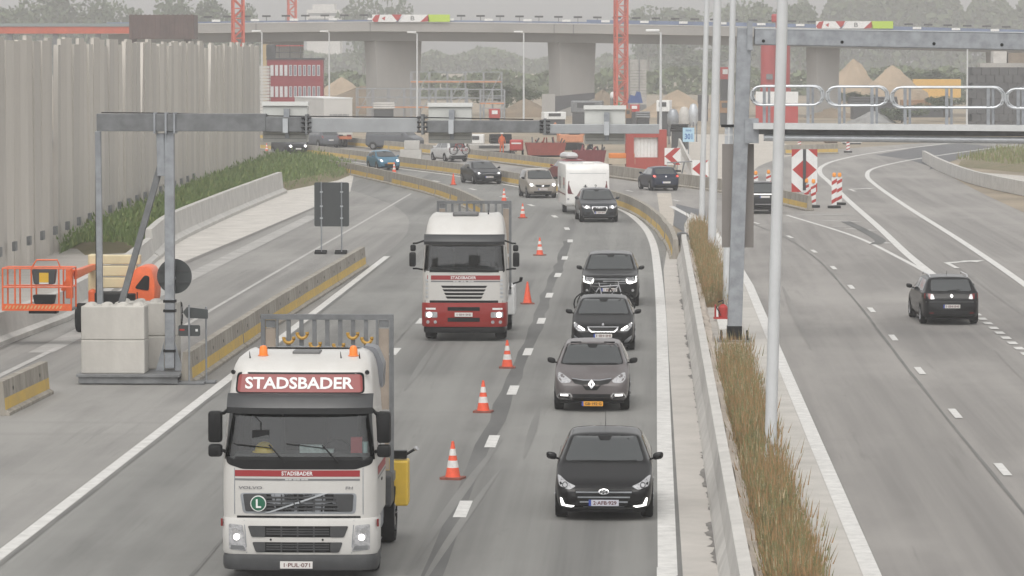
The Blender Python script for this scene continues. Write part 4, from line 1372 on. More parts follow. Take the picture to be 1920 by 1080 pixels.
text('FH', .12, .045, m_grey_ink, truck, (.80, 0, 1.485), .01, bvh=tb, shear=.1)
patch(tb, 'grille_frame', rnd([(-.95, 1.40), (.92, 1.40), (.90, 1.07), (-.90, 1.07)], .06), m_galv, truck, 'front', .004, 2)
slats(truck, tb, 'grille', rnd([(-.90, 1.385), (.87, 1.385), (.85, 1.105), (-.86, 1.105)], .04), [(-.55, .62, z, .03) for z in (1.15, 1.21, 1.27, 1.33)], m_black, m_dkgrey, [(x, 1.11, 1.38) for x in (-.28, -.02, .24)])
patch(tb, 'grille_cheek', rnd([(-.90, 1.385), (-.52, 1.385), (-.52, 1.105), (-.86, 1.105)], .03), m_dkgrey, truck, 'front', .014, 1)
patch(tb, 'grille_cheek', rnd([(.55, 1.385), (.87, 1.385), (.85, 1.105), (.62, 1.105)], .03), m_dkgrey, truck, 'front', .014, 1)
patch(tb, 'diagonal_bar', [(-.54, 1.085), (-.47, 1.085), (.46, 1.40), (.38, 1.40)], m_galv_lt, truck, 'front', .035, 1)
patch(tb, 'emblem', disc(-.03, 1.245, .058, 14), m_dkgrey, truck, 'front', .045, 0, hole=disc(-.03, 1.245, .038, 14))
patch(tb, 'emblem', rect(-.065, .005, 1.235, 1.255), m_galv_lt, truck, 'front', .045, 0)
m_green = M('sign green', (.012, .11, .06), .4)
patch(tb, 'green_disc', disc(-.65, 1.235, .128, 22), m_sign_white, truck, 'front', .05, 0)
patch(tb, 'green_disc', disc(-.65, 1.235, .113, 22), m_green, truck, 'front', .054, 0)
text('L', .085, .14, m_white_ink, truck, (-.645, 0, 1.235), .035, bvh=tb, off=.06)
for sx in (-1.035, 1.02):
    patch(tb, 'panel_seam', rect(sx - .007, sx + .007, 1.06, 1.80), m_galv, truck, 'front', .003, 1, 0)
for a_ in ([(.83, .44), (.845, .44), (.885, .97), (.87, .97)], [(-.845, .44), (-.83, .44), (-.87, .97), (-.885, .97)]):
    patch(bb, 'panel_seam', a_, m_galv, truck, 'front', .003, 1, 0)
for sx in (-.45, .38):
    patch(bb, 'tow_eye', disc(sx, .66, .018, 8), m_black, truck, 'front', .006, 0)
for y_ in (1.30, 2.02):
    patch(tb, 'door_seam', rect(y_ - .008, y_ + .008, 1.05, 2.72), m_galv, truck, 'right', .003, 1, 0)
patch(tb, 'door_handle', rect(1.12, 1.26, 1.50, 1.54), m_black, truck, 'right', .012, 0)
patch(tb, 'panel_gap', rnd([(-1.0, 1.035), (.98, 1.035), (.98, .985), (-1.0, .985)], .01), m_black, truck, 'front', .004, 1)
slats(truck, bb, 'grille', rnd([(-.82, .88), (.79, .88), (.72, .70), (-.76, .70)], .03), [(-.52, .48, z, .02) for z in (.75, .79, .83)], m_black, m_dkgrey, [(x, .71, .875) for x in (-.28, -.02, .24)])
patch(bb, 'grille_cheek', rnd([(-.82, .88), (-.54, .88), (-.54, .70), (-.76, .70)], .03), m_dkgrey, truck, 'front', .012, 0)
patch(bb, 'grille_cheek', rnd([(.50, .88), (.79, .88), (.72, .70), (.50, .70)], .03), m_dkgrey, truck, 'front', .012, 0)
slats(truck, bb, 'grille', rnd([(-.75, .62), (.70, .62), (.64, .455), (-.69, .455)], .03), [(-.52, .48, z, .02) for z in (.505, .545, .585)], m_black, m_dkgrey, [(x, .46, .615) for x in (-.28, -.02, .24)])
patch(bb, 'grille_cheek', rnd([(-.75, .62), (-.54, .62), (-.54, .455), (-.69, .455)], .03), m_dkgrey, truck, 'front', .012, 0)
patch(bb, 'grille_cheek', rnd([(.50, .62), (.70, .62), (.64, .455), (.50, .455)], .03), m_dkgrey, truck, 'front', .012, 0)
for s in (-1, 1):
    hl = rnd([(s * .90, .89), (s * 1.13, .91), (s * 1.13, .50), (s * .84, .47)], .03)
    h_ = patch(bb, 'headlight', hl if s > 0 else hl[::-1], m_lamp, truck, 'front', .010, 1)
    patch(bb, 'lamp_base', rnd([(s * .89, .56), (s * 1.10, .57), (s * 1.10, .50), (s * .86, .50)], .01), m_galv_dk, h_, 'front', .018, 0)
    patch(bb, 'headlamp_bulb', disc(s * 1.0, .70, .052, 12), m_lamp_on, h_, 'front', .03, 0)
    patch(bb, 'lamp_bowl', disc(s * 1.02, .80, .05, 12), m_chrome, h_, 'front', .03, 0)
    MB().box(s * 1.25 - .015, s * 1.25 + .015, .16, .22, .86, .98).build('side_marker', m_red_lamp, truck)
    mirror(truck, s, 1.24, .16, [(2.20, 2.70, .22), (1.97, 2.17, .22)], [(2.74, 2.66), (1.95, 2.06)])
yp = b2.ray_cast(Vector((0, -5, .27)), Vector((0, 1, 0)))[0].y
pl = MB().box(-.30, .22, yp - .03, yp - .012, .20, .315).build('number_plate', m_plate, truck, bevel=.006)
text('1·PUL·071', .42, .066, m_ink, pl, (-.03, yp - .034, .258), .015)
for x0, dirn in ((-.5, -1), (.35, -1)):
    yw = .02
    MB().tube([(x0 + .28, yw + .0, 1.90), (x0 + .02, yw + .045, 2.17)], .012).tube([(x0 + .06, yw + .04, 2.12), (x0 - .55, yw + .07, 2.19)], .010).build('wiper', m_black, truck)
for x in (-.66, .80):
    b_ = MB().lathe([(.075, 0), (.085, .015), (.07, .03), (.064, .13), (.045, .17), (0.01, .18)], 14, (x, 1.05, 3.51))
    b_ = b_.build('beacon', M('amber beacon', (.85, .22, .03), .25), truck, smooth=True)
    MB().cyl((x, 1.05, 3.47), (x, 1.05, 3.53), .09, n=12).build('beacon_base', M('orange base', (.6, .2, .08), .5), b_)
MB().box(-.20, .25, 1.15, 1.55, 3.53, 3.59).build('roof_hatch', M('hatch grey', (.12, .12, .12), .5), truck, bevel=.02)
for x in (-.85, .62, .92):
    MB().cyl((x, .85, 3.45), (x - .02, .9, 3.60), .018, .004, 6).build('antenna', m_black, truck)
for x in (-1.09, 1.06):
    MB().cyl((x, .50, 3.30), (x, .42, 3.31), .04, .03, 8).build('roof_lamp', m_black, truck)
dfl = MB()
dfl.prism(rnd([(.95, 3.3), (1.2, 2.9), (1.22, 3.3), (1.1, 3.58), (.88, 3.62)], .05), lambda u, v, q: (u, q, v), 2.0, 2.6)
dfl.build('air_deflector', M('deflector grey', (.16, .165, .18), .4), truck)
patch(tb, 'side_window', rnd([(.55, 1.98), (1.25, 1.95), (1.25, 2.6), (.75, 2.65)], .05), m_glass, truck, 'right', .006, 1, 0)
patch(tb, 'side_window', rnd([(.55, 1.98), (1.25, 1.95), (1.25, 2.6), (.75, 2.65)], .05), m_glass, truck, 'left', .006, 1, 0)
patch(tb, 'red_stripe', rect(.35, 2.1, 1.665, 1.80), m_stripe, truck, 'right', .005, 1, 0)
patch(tb, 'grey_stripe', rect(.35, 2.1, 1.60, 1.632), m_grey_ink, truck, 'right', .005, 1, 0)
MB().tube([(-.72, .22, 2.62), (-.62, .2, 2.52), (-.62, .2, 2.38)], .012).box(-.76, -.48, .17, .23, 2.26, 2.40).build('inner_mirror', m_black, truck, bevel=.01)
# things on the dashboard
hat = thing('hard_hat', 'yellow hard hat behind the near truck windscreen', 'helmet', (vx - .60, TY + .52, 2.01))
MB().lathe([(.155, 0), (.15, .04), (.13, .10), (.085, .15), (.02, .17)], 16).build('dome', M('helmet yellow', (.85, .60, .06), .4), hat, smooth=True)
MB().lathe([(.19, 0), (.19, .012), (.15, .015)], 16).build('brim', M('helmet yellow', (.75, .5, .05)), hat)
def dash_thing(name, label, cat, mb, mat):
    tag(mb.build(name, mat, loc=(vx, TY, 0), bevel=.0), label, cat)
RX = Matrix.Rotation(R(-25), 4, 'X')
dash_thing('paper_pile', 'crumpled white papers behind the near truck windscreen', 'papers', MB().box(-.02, .34, .40, .58, 2.01, 2.13).box(.2, .52, .42, .6, 2.01, 2.06), M('paper white', (.55, .62, .62), .8, var=.25, scale=14))
dash_thing('red_bag', 'red and white bag behind the near truck windscreen', 'bag', MB().box(.80, .98, .42, .55, 2.01, 2.26), M('red bag cloth', (.40, .05, .06), .7))
dash_thing('paper_cup', 'white cup with turquoise print behind the near truck windscreen', 'cup', MB().cyl((1.03, .45, 2.01), (1.03, .45, 2.19), .04, .05, 10), M('cup white', (.45, .6, .6), .6))

# --- slatted headboard rack behind the cab
def headboard(tk, y, straps, top=3.95, hw=1.13, dx=.1):
    o = obj('headboard', MB().box(-hw, hw, 0, .10, top - .09, top).mesh('headboard'), m_galv_dk, tk, (dx, y, 0))
    MB().box(-hw, hw, -.02, .5, 1.12, 1.26).build('sill_beam', m_galv_dk, o)
    m_ply = M('plywood panel', (.30, .25, .205), .8, var=.15, scale=2)
    for s in (-1, 1):
        def sb(a, b, y0, y1, z0, z1, nm, mt):
            MB().box(min(s * a, s * b), max(s * a, s * b), y0, y1, z0, z1).build(nm, mt, o)
        sb(hw, hw - .07, 0, .10, 1.262, top - .093, 'corner_post', m_galv_dk)
        sb(hw - .26, hw - .30, 0, .08, 1.3, top - .095, 'upright', m_galv_dk)
        sb(hw - .08, hw - .25, .03, .06, 2.35, top - .24, 'side_panel', m_ply)
        sb(hw - .08, hw - .25, .03, .06, 1.32, 2.25, 'side_panel', m_ply)
        sb(hw - .08, hw - .25, .02, .07, top - .22, top - .10, 'panel_block', m_galv_dk)
    for k in range(7):
        x = -.66 + 1.32 * k / 6
        MB().box(x - .035, x + .035, .02, .09, 1.3, top - .094).build('slat', m_galv_dk, o)
    MB().box(-hw + .3, hw - .3, -.01, .015, top - .56, top - .535).build('strap_rail', m_galv, o)
    if straps:
        for x, z in ((-.65, -.40), (-.42, -.32), (-.20, -.49), (.20, -.51), (.44, -.32), (.68, -.40)):
            MB().tube([(x + .085 * math.cos(a), -.03, top + z + .085 * math.sin(a)) for a in [math.pi + math.pi * 1.15 * k / 10 - .2 for k in range(11)]], .03, 6).build('strap', M('amber strap', (.45, .26, .05), .6), o)
    else:
        for x in (-.5, .45):
            MB().box(x - .2, x + .2, -.02, .01, top - .50, top - .42).build('strap', M('orange strap', (.5, .2, .06), .6), o)
headboard(truck, 4.3, True, 3.97)
yb = MB().box(.80, 1.43, 5.0, 5.5, .62, 1.40)
yb.build('side_box', M('machine yellow', (.68, .45, .05), .5, var=.1, scale=4), truck, bevel=.03)
MB().box(1.18, 1.40, 5.1, 5.3, 1.425, 1.56).tube([(1.4, 5.2, 1.50), (1.56, 5.2, 1.60)], .025).build('work_lamp', m_black, truck)
MB().cyl((1.55, 5.18, 1.59), (1.58, 5.15, 1.61), .035, n=8).build('work_lamp_glass', m_lamp, truck)
MB().box(.70, 1.22, 3.75, 4.6, .75, 1.28).build('battery_box', m_dkgrey, truck, bevel=.03)

# --- the farther truck with red bumper
T2 = 112.6
x2 = at(870, 560, T2).x
lv2 = [(1.10, .06, 1.22), (1.5, .06, 1.225), (2.06, .08, 1.22), (2.45, .15, 1.19), (2.80, .22, 1.17), (3.02, .28, 1.16), (3.15, .36, 1.145), (3.35, .55, 1.12), (3.55, .8, 1.07), (3.66, 1.15, 1.0), (3.70, 1.7, .92)]
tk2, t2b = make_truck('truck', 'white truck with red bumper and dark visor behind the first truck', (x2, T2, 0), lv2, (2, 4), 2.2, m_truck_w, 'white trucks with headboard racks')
rb_ = bumper(tk2, .43, 1.13, m_truck_r)
bumper(tk2, .25, .426, m_black, hw=1.2, y0=.04, name='bumper_base')
visor(tk2, 2.82, 3.12, 1.18, .22, m_visor)
patch(t2b, 'screen_surround', rnd([(-1.17, 2.09), (1.17, 2.09), (1.17, 2.02), (-1.17, 2.02)], .02), m_black, tk2, 'front', .006, 1)
patch(t2b, 'red_stripe', rect(-1.08, 1.05, 1.80, 1.93), m_stripe, tk2, 'front', .005, 2, 0)
patch(t2b, 'grey_stripe', rect(-1.08, 1.05, 1.735, 1.775), m_grey_ink, tk2, 'front', .005, 2, 0)
text('STADSBADER', .74, .085, m_white_ink, tk2, (-.02, 0, 1.865), .02, bvh=t2b)
for k in range(3):
    text('IIHII', .15, .03, m_white_ink, tk2, (-.24 + .22 * k, 0, 1.755), .02, bvh=t2b, off=.009)
for k in range(4):
    z = 1.60 - .105 * k
    hw = .68 - .045 * k
    patch(t2b, 'grille_slot', rnd([(-hw, z + .033), (hw, z + .033), (hw - .05, z - .033), (-hw + .05, z - .033)], .015), m_black, tk2, 'front', .006, 1)
patch(t2b, 'panel_gap', rect(-1.15, 1.13, 1.105, 1.20), m_black, tk2, 'front', .004, 1)
for k in (-1, 1):
    for q in range(5):
        patch(t2b, 'side_louvre', rect(min(k * 1.05, k * 1.13), max(k * 1.05, k * 1.13), 1.28 + .12 * q, 1.34 + .12 * q), m_galv_lt, tk2, 'front', .012, 0)
    h_ = patch(rb_, 'headlight', rnd([(k * .78, .70), (k * 1.14, .70), (k * 1.14, .87), (k * .78, .86)][::k], .03), m_lamp, tk2, 'front', .01, 1)
    patch(rb_, 'headlamp_bulb', disc(k * 1.02, .785, .08, 12), m_lamp_on, h_, 'front', .03, 0)
    patch(rb_, 'marker_lamp', rect(min(k * .83, k * 1.12), max(k * .83, k * 1.12), .93, .985), m_sign_white, tk2, 'front', .01, 0)
    for x in (.84, 1.06):
        patch(rb_, 'fog_lamp', disc(k * x, .57, .05, 10), m_lamp, tk2, 'front', .01, 0)
    mirror(tk2, k, 1.42, .2, [(2.18, 2.60, .19), (2.63, 2.82, .16)], [(2.95, 2.86), (2.06, 2.12)])
patch(rb_, 'grille_slot', rnd(rect(-.48, .46, .90, 1.01), .02), m_black, tk2, 'front', .005, 1)
patch(rb_, 'grille_slot', rnd(rect(-.48, .46, .58, .70), .02), m_black, tk2, 'front', .005, 1)
pl = MB().box(-.27, .25, -.03, -.012, .73, .85).build('number_plate', m_plate, tk2)
text('1·IIH·IHI', .40, .06, m_ink, pl, (-.01, -.034, .79), .015)
MB().box(-.38, .38, 1.0, 1.5, 3.60, 3.74).build('roof_hatch', M('hatch grey', (.12, .12, .12), .5), tk2, bevel=.05)
MB().cyl((.66, 1.3, 3.66), (.66, 1.3, 3.80), .03, .005, 6).build('antenna', m_black, tk2)
for x0 in (-.45, .45):
    MB().tube([(x0 + .3, .03, 2.06), (x0 - .35, .06, 2.13)], .012).build('wiper', m_black, tk2)
patch(t2b, 'side_window', rnd([(.55, 2.1), (1.25, 2.05), (1.25, 2.7), (.75, 2.75)], .05), m_glass, tk2, 'right', .006, 1, 0)
MB().tube([(1.26, 4.6, 1.42), (1.5, 4.6, 1.5)], .03).cyl((1.5, 4.6, 1.5), (1.52, 4.58, 1.62), .05, .05, 8).build('work_lamp', m_black, tk2)
MB().box(.85, 1.32, 4.3, 5.8, .5, 1.38).build('side_box', m_sign_white, tk2, bevel=.03)
headboard(tk2, 4.3, False, 3.95)
# ------------------------------------------------------------------ cones
def make_cone(label, px, py, mode='band', Y=None, z=0., lean=0.):
    p = G(px, py, z)
    t = thing('traffic_cone', label, 'cone', p, rng.uniform(-.5, .5), 'traffic cones along the lane')
    t.rotation_euler.y = lean
    k = 'cone' + mode
    if k not in SEG:
        def ring(z0, z1, e=0.):
            r = lambda q: .15 - .125 * (q - .04) / .71
            return MB().lathe([(r(z0) + e, z0), (r(z1) + e, z1)], 16)
        cols = [('cone_body', m_cone, .04, .23), ('white_band', m_cone_w, .23, .37), ('cone_body', m_cone, .37, .47), ('white_band', m_cone_w, .47, .60), ('cone_tip', m_cone, .60, .75)]
        if mode == 'plain':
            cols = [('cone_body', m_cone, .04, .75)]
        b = MB().prism(rnd([(-.22, -.22), (.22, -.22), (.22, .22), (-.22, .22)], .06), lambda u, v, q: (u, v, q), 0, .045)
        SEG[k] = [(n_, m_, ring(a, c_).mesh(n_, smooth=True)) for n_, m_, a, c_ in cols] + [('foot', M('cone foot', (.22, .07, .05), .8, var=.2, scale=6), b.mesh('foot'))]
    for n_, m_, me in SEG[k]:
        obj(n_, me, m_, t)
    if mode == 'plain':
        MB().add([(.145, .01, .06), (.10, .09, .3), (.055, .03, .55), (.10, -.05, .3)], [(0, 1, 2, 3)]).build('torn_band', m_cone_w, t)
for i, (lb, px, py, md) in enumerate([
        ('nearest striped cone, between the near truck and the nearest car', 849, 898, 'band'), ('striped cone level with the yellow plated crossover', 906, 773, 'band'),
        ('striped cone just in front of the red bumpered truck', 951, 690, 'band'), ('plain orange cone without bands beside the red bumpered truck', 989, 570, 'plain'),
        ('striped cone behind the right mirror of the red bumpered truck', 1012, 479, 'band'), ('striped cone left of the people carrier and caravan', 980, 409, 'band'),
        ('striped cone just above the headboard of the far truck', 945, 378, 'band'), ('plain orange cone left of the black saloon on the bend', 850, 347, 'plain'),
        ('striped cone in front of the small blue hatchback', 739, 324, 'band'), ('striped cone at the far end of the closing barriers', 617, 312, 'band'),
        ('striped cone lying farthest left on the bend below dark SUV', 500, 285, 'band')]):
    make_cone(lb, px, py, md)

# ------------------------------------------------------------------ cantilever gantry on the left with its counterweights
GY = 98.6
m_beam_lt = M('pale zinc beam', (.33, .34, .35), .5, metal=.25, var=.1, scale=2)
gb = at(248, 700, GY)
m_plate_st = M('base steel', (.20, .205, .21), .6, metal=.3, var=.25, scale=2)
t = thing('sign_gantry', 'grey cantilever sign gantry reaching over the inbound lanes', 'gantry', (0, 0, 0))
def gp(px, py, dy=0.):
    return at(px, py, GY + dy)
zt, zb_ = gp(200, 213).z, gp(200, 247).z
xa = gp(183, 230).x
secs = [(183, 500, 213, 246, m_galv_dk), (500, 572, 219, 247, m_galv_dk), (580, 786, 221, 248, m_beam_lt), (800, 1018, 226, 248.5, m_galv_dk), (1028, 1236, 233, 250.5, m_beam_lt)]
for a, b, y0, y1, mt in secs:
    A, B = gp(a, y0), gp(b, y1)
    MB().box(A.x, B.x, GY - .22, GY + .22, B.z, A.z).build('beam_section', mt, t, bevel=.01)
for px, y0, y1 in ((576, 214, 252), (793, 214, 252), (1022, 222, 252)):
    A, B = gp(px - 9, y0), gp(px + 9, y1)
    cx = (A.x + B.x) / 2
    fl = MB().box(cx - .03, cx + .03, GY - .3, GY + .3, B.z, A.z).build('flange', m_galv_dk, t)
    for k in range(4):
        z = B.z + (A.z - B.z) * (.15 + .7 * k / 3)
        MB().cyl((cx - .13, GY - .26, z), (cx + .13, GY - .26, z), .03, n=8).build('bolt', m_dkgrey, fl)
A, B = gp(205, 209), gp(1236, 209)
MB().tube([gp(190, 211, .1), gp(300, 212, .1), gp(495, 217, .1), gp(572, 218, .1), gp(780, 220, .1), gp(1000, 224, .1)], .014, 5).build('cable', m_black, t)
# posts and brace
def post(px0, py0, px1, py1, wd, nm, mt, dy=0.):
    MB().bar(gp(px0, py0, dy), gp(px1, py1, dy), wd, wd).build(nm, mt, t, bevel=.01)
post(184, 246, 188, 585, .15, 'rear_post', m_galv, .4)
post(180, 246, 181, 585, .04, 'post_cable_duct', m_black, .42)
post(318, 246, 319, 690, .24, 'main_post', m_galv)
post(301, 250, 303, 330, .20, 'short_stub', m_galv)
post(304, 300, 224, 582, .16, 'brace', m_galv_dk, .1)
for px in (292, 313, 329):
    A, B = gp(px - 2, 211), gp(px + 2, 250)
    MB().box(A.x, B.x, GY - .27, GY + .27, B.z, A.z).build('collar', m_galv, t)
for y in (562, 580, 655):
    A, B = gp(307, y), gp(330, y + 5)
    MB().box(A.x, B.x, GY - .135, GY + .135, B.z, A.z).build('strap_band', m_black, t)
for s in (-1, 1):
    q = gp(318 + s * 10, 690)
    MB().prism([(0, 0), (s * .22, 0), (0, .75)], lambda u, v, k: (q.x + u, GY + k, .28 + v), -.02, .02).build('gusset', m_galv, t)
x0, x1 = gp(158, 720).x, gp(342, 720).x
MB().box(x0, x1, GY - 1.0, GY + 1.6, .03, .09).box(x0, x1, GY - 1.0, GY - .94, .09, .2).build('base_frame', m_plate_st, t)
MB().box(x0 - .05, x1 + .05, GY - 1.06, GY + 1.65, .2, .26).build('base_deck', m_plate_st, t)
# sign cabinets seen from behind
def cabinet(label, px0, px1, y0, y1):
    A, B = gp(px0, y0, -.5), gp(px1, y1, -.5)
    k = thing('lane_sign', label, 'sign', ((A.x + B.x) / 2, GY - .0, B.z))
    h, w_ = A.z - B.z, B.x - A.x
    m_cab = M('sign cabinet grey', (.52, .525, .50), .6, var=.08, scale=2)
    MB().box(-w_ / 2, w_ / 2, .26, .52, 0, h).build('cabinet', m_cab, k, bevel=.02)
    MB().box(-w_ / 2 - .02, w_ / 2 + .02, .20, .56, h, h + .10).build('cabinet_lid', M('cabinet lid', (.60, .605, .585), .6), k)
    for q in range(3):
        MB().box(-w_ / 2 + .03, w_ / 2 - .03, .2555, .262, h * (.10 + .1 * q), h * (.10 + .1 * q) + .008).build('cabinet_seam', m_galv_dk, k)
    cx = .05
    MB().box(cx - .07, cx + .07, .05, .255, h * .5, h * .92).build('clamp', m_galv, k)
    MB().box(cx - .065, cx + .065, -.27, -.235, h * .27, h * .66).build('bracket', m_galv_lt, k)
    MB().box(cx - .05, cx + .05, .20, .254, .10, h * .30).build('lower_clamp', m_galv, k)
cabinet('leftmost of three grey lane sign boxes, seen from behind', 487, 572, 199, 268)
cabinet('middle of three grey lane sign boxes on the gantry, seen from behind', 800, 882, 201, 270)
cabinet('rightmost of three grey lane sign boxes on the gantry, seen from behind', 1095, 1172, 206, 272)

# counterweight blocks
def block(label, x, y, z, w_=1.62, d=.82, h=.86, rz=0.):
    b = thing('concrete_block', label, 'concrete block', (x, y, z), rz, 'stacked counterweight blocks')
    MB().box(-w_ / 2, w_ / 2, -d / 2, d / 2, 0, h).build('block_body', M('block concrete', (.47, .45, .415), .9, var=.13, scale=1.6, stretch=(1, 1, .4), bump=.3), b, bevel=.03)
    for k in range(4):
        xx = -w_ / 2 + w_ * (k + .5) / 4
        for yy in (-.18, .2):
            MB().lathe([(.15, 0), (.10, .06), (.05, .075)], 8, (xx, yy, h - .002)).build('stud', M('block concrete', (.4, .4, .4)), b)
bx0 = gp(220, 700).x
block('lower front block of the left counterweight stack under the gantry', bx0, GY - .40, .262)
block('upper front block of the left counterweight stack under the gantry', bx0, GY - .40, 1.125)
block('lower rear block of the counterweight stacks beside the gantry post', bx0 + .66, GY + 1.0, .262)
block('upper rear block of the counterweight stacks beside the gantry post', bx0 + .66, GY + 1.0, 1.125)

# ------------------------------------------------------------------ signs beside the gantry
def sign_foot(k, x, y, w_=.8, parent=None):
    MB().box(x - w_ / 2, x + w_ / 2, y - .2, y + .2, .0, .07).build('foot', m_galv_dk, k, bevel=.01)
q = G(355, 720)
k = thing('direction_sign', 'small arrow shaped sign seen from behind beside gantry post', 'sign', (q.x, q.y, 0), 0)
s_ = sc_at(q.y)
for x, h in ((.0, 2.02), (.40, 1.95)):
    MB().cyl((x, 0 if x == 0 else .3, .02), (x, 0 if x == 0 else .3, h), .025, n=8).build('sign_post', m_galv, k)
MB().prism(rnd([(-.16, 1.83), (-.06, 1.96), (.48, 1.90), (.48, 1.66), (-.06, 1.68)], .03), lambda u, v, w_: (u, w_, v), .03, .05).build('arrow_panel', m_sign_back, k)
MB().prism(rnd([(-.28, 1.22), (.28, 1.22), (.28, 1.50), (-.28, 1.50)], .05), lambda u, v, w_: (u, w_, v), .03, .05).build('lower_panel', m_sign_back, k)
MB().box(-.24, -.12, .022, .028, 1.36, 1.40).build('sticker', m_red, k)
MB().box(.16, .22, .022, .028, 1.34, 1.40).build('sticker', m_sign_white, k)
sign_foot(k, 0, 0)
sign_foot(k, .35, .3, .6)
q = gp(327, 518, .35)
k = thing('round_sign', 'round traffic sign seen from behind on the gantry post', 'sign', q)
MB().cyl((0, 0, 0), (0, .02, 0), .45, n=32).build('disc_panel', m_sign_back, k)
for z in (-.16, .14):
    MB().box(-.40, .40, -.03, -.002, z - .02, z + .02).build('stiffener', m_dkgrey, k)
MB().cyl((0, -.2, -.05), (0, -.02, -.05), .05, n=8).build('clamp', m_galv, k)
q = G(622, 476)
k = thing('road_sign', 'big dark board on two posts seen from behind, closed road', 'sign', (q.x, q.y, 0))
MB().prism(rnd([(-.73, 1.15), (.73, 1.15), (.73, 3.0), (-.73, 3.0)], .08), lambda u, v, w_: (u, w_, v), .04, .07).build('panel', m_sign_back, k)
for x in (-.43, .42):
    MB().cyl((x, 0, .02), (x, 0, 3.02), .03, n=8).build('sign_post', m_galv, k)
    for z in (2.6, 2.0, 1.5):
        MB().box(x - .06, x + .06, -.035, .038, z - .03, z + .03).build('clamp', m_galv_lt, k)
    for yy in (-.15, .1):
        MB().box(x - .28, x + .22, yy - .12, yy + .1, 0, .10 + .06 * (yy > 0)).build('ballast_foot', m_black, k, bevel=.02)

# ------------------------------------------------------------------ boom lift behind the counterweights
q = G(205, 622)
k = thing('boom_lift', 'orange and cream articulated boom lift with empty basket', 'lift', (q.x, q.y, 0), 0)
m_cream = M('machine cream', (.60, .52, .33), .5, var=.08, scale=3)
def bt(px, py, dy=0.):
    p = at(px, py, q.y + dy)
    return Vector((p.x - q.x, dy, p.z))
for px, dy in ((158, -.15), (268, -.1)):
    p = bt(px, 600, dy)
    wheel(k, p.x - .05, dy, .44, .36)
for px, dy in ((195, 1.9), (330, 2.0)):
    p = bt(px, 560, dy)
    wheel(k, p.x, dy, .40, .34)
p0_, p1_ = bt(190, 570), bt(300, 545)
MB().box(p0_.x, p1_.x, 0, 2.0, .42, .72).build('undercarriage', m_black, k, bevel=.04)
A, B = bt(170, 478, .6), bt(252, 545, .6)
for i, (z0, z1) in enumerate(((1.30, 1.62), (1.66, 1.98), (2.02, 2.30))):
    MB().box(A.x + .05 * i, B.x + .1 * i, .35, .75, z0, z1, Matrix.Translation((0, 0, 0)) @ Matrix.Shear('XZ', 4, (0, 0)) if False else None).build('boom_section', m_cream, k, bevel=.03)
MB().box(A.x - .04, A.x + .22, .28, .82, 1.15, 2.32).build('boom_knuckle', m_cream, k, bevel=.04)
o0_, o1_ = bt(232, 500, .2), bt(292, 550, .2)
hood = MB()
hood.prism(rnd([(o0_.x - .1, .80), (o1_.x - .02, .86), (o1_.x, 1.45), (o1_.x - .1, 1.95), (o1_.x - .5, 2.0), (o0_.x + .1, 1.6)], .18, 4), lambda u, v, w_: (u, w_, v), .0, 1.5)
hood.build('engine_hood', m_orange, k, smooth=True, bevel=.04)
MB().prism(rnd([(o1_.x - .62, 1.32), (o1_.x - .18, 1.24), (o1_.x - .16, 1.68), (o1_.x - .3, 1.72)], .08), lambda u, v, w_: (u, w_, v), -.02, .03).build('hood_vent', m_black, k)
MB().box(o1_.x - .55, o1_.x - .52, -.015, .01, .92, 1.2).build('hood_latch', m_black, k)
MB().box(A.x + .1, o0_.x + .4, -.02, .9, .75, 1.18).build('turntable', m_black, k, bevel=.05)
MB().box(A.x, A.x + .22, -.05, .3, .7, 1.28).build('front_cowl', m_orange, k, bevel=.08)
# jib and basket, reaching forward over the low wall
DB = -5.0
MB().bar(bt(176, 500, .5), bt(140, 512, DB + .4), .16, .18).build('jib', m_orange, k, bevel=.02)
MB().bar(bt(172, 505, .55), bt(141, 520, DB + .4), .08, .10).build('jib_link', m_orange, k)
MB().bar(bt(137, 505, DB + .3), bt(118, 545, DB + .3), .16, .12).build('basket_arm', m_orange, k)
MB().box(bt(122, 530, DB).x, bt(134, 530, DB).x, DB + .1, DB + .4, bt(0, 560, DB).z, bt(0, 505, DB).z).build('basket_bracket', m_orange, k, bevel=.02)
bl_, br_ = bt(9, 570, DB - .2).x, bt(137, 570, DB - .2).x
zb0, zm, zt0, zt1 = bt(0, 577, DB - .2).z, bt(0, 537, DB - .2).z, bt(0, 502, DB - .2).z, bt(0, 486, DB - .2).z
def rail(*pts):
    MB().tube(pts, .026, 6).build('basket_rail', m_orange, k)
for dy in (DB - .55, DB + .35):
    for z in (zm, zt0):
        rail((bl_, dy, z), (br_, dy, z))
    for f in (0, .18, .42, .82, 1):
        x = bl_ + (br_ - bl_) * f
        rail((x, dy, zb0), (x, dy, zt0))
for x in (bl_, br_):
    for z in (zm, zt0):
        rail((x, DB - .55, z), (x, DB + .35, z))
rail((bl_ + (br_ - bl_) * .42, DB - .55, zt0), (bl_ + (br_ - bl_) * .50, DB - .55, zt1), (bl_ + (br_ - bl_) * .80, DB - .55, zt1), (bl_ + (br_ - bl_) * .85, DB - .55, zt0))
MB().box(bl_ - .02, br_ + .02, DB - .58, DB + .38, zb0 - .06, zb0).build('basket_floor', m_galv_dk, k)
MB().box(bl_ - .02, br_ + .02, DB - .60, DB - .575, zb0 - .06, zb0 + .14).build('toe_board', m_orange, k)
for i in range(16):
    x = bl_ + .06 + i * (br_ - bl_ - .4) / 15
    MB().add([(x, DB - .604, zb0 - .0), (x + .04, DB - .604, zb0 - .0), (x + .09, DB - .604, zb0 + .09), (x + .05, DB - .604, zb0 + .09)], [(0, 1, 2, 3)]).build('hazard_stripe', M('stripe cream', (.6, .42, .2), .6), k)
cx = bl_ + (br_ - bl_) * .61
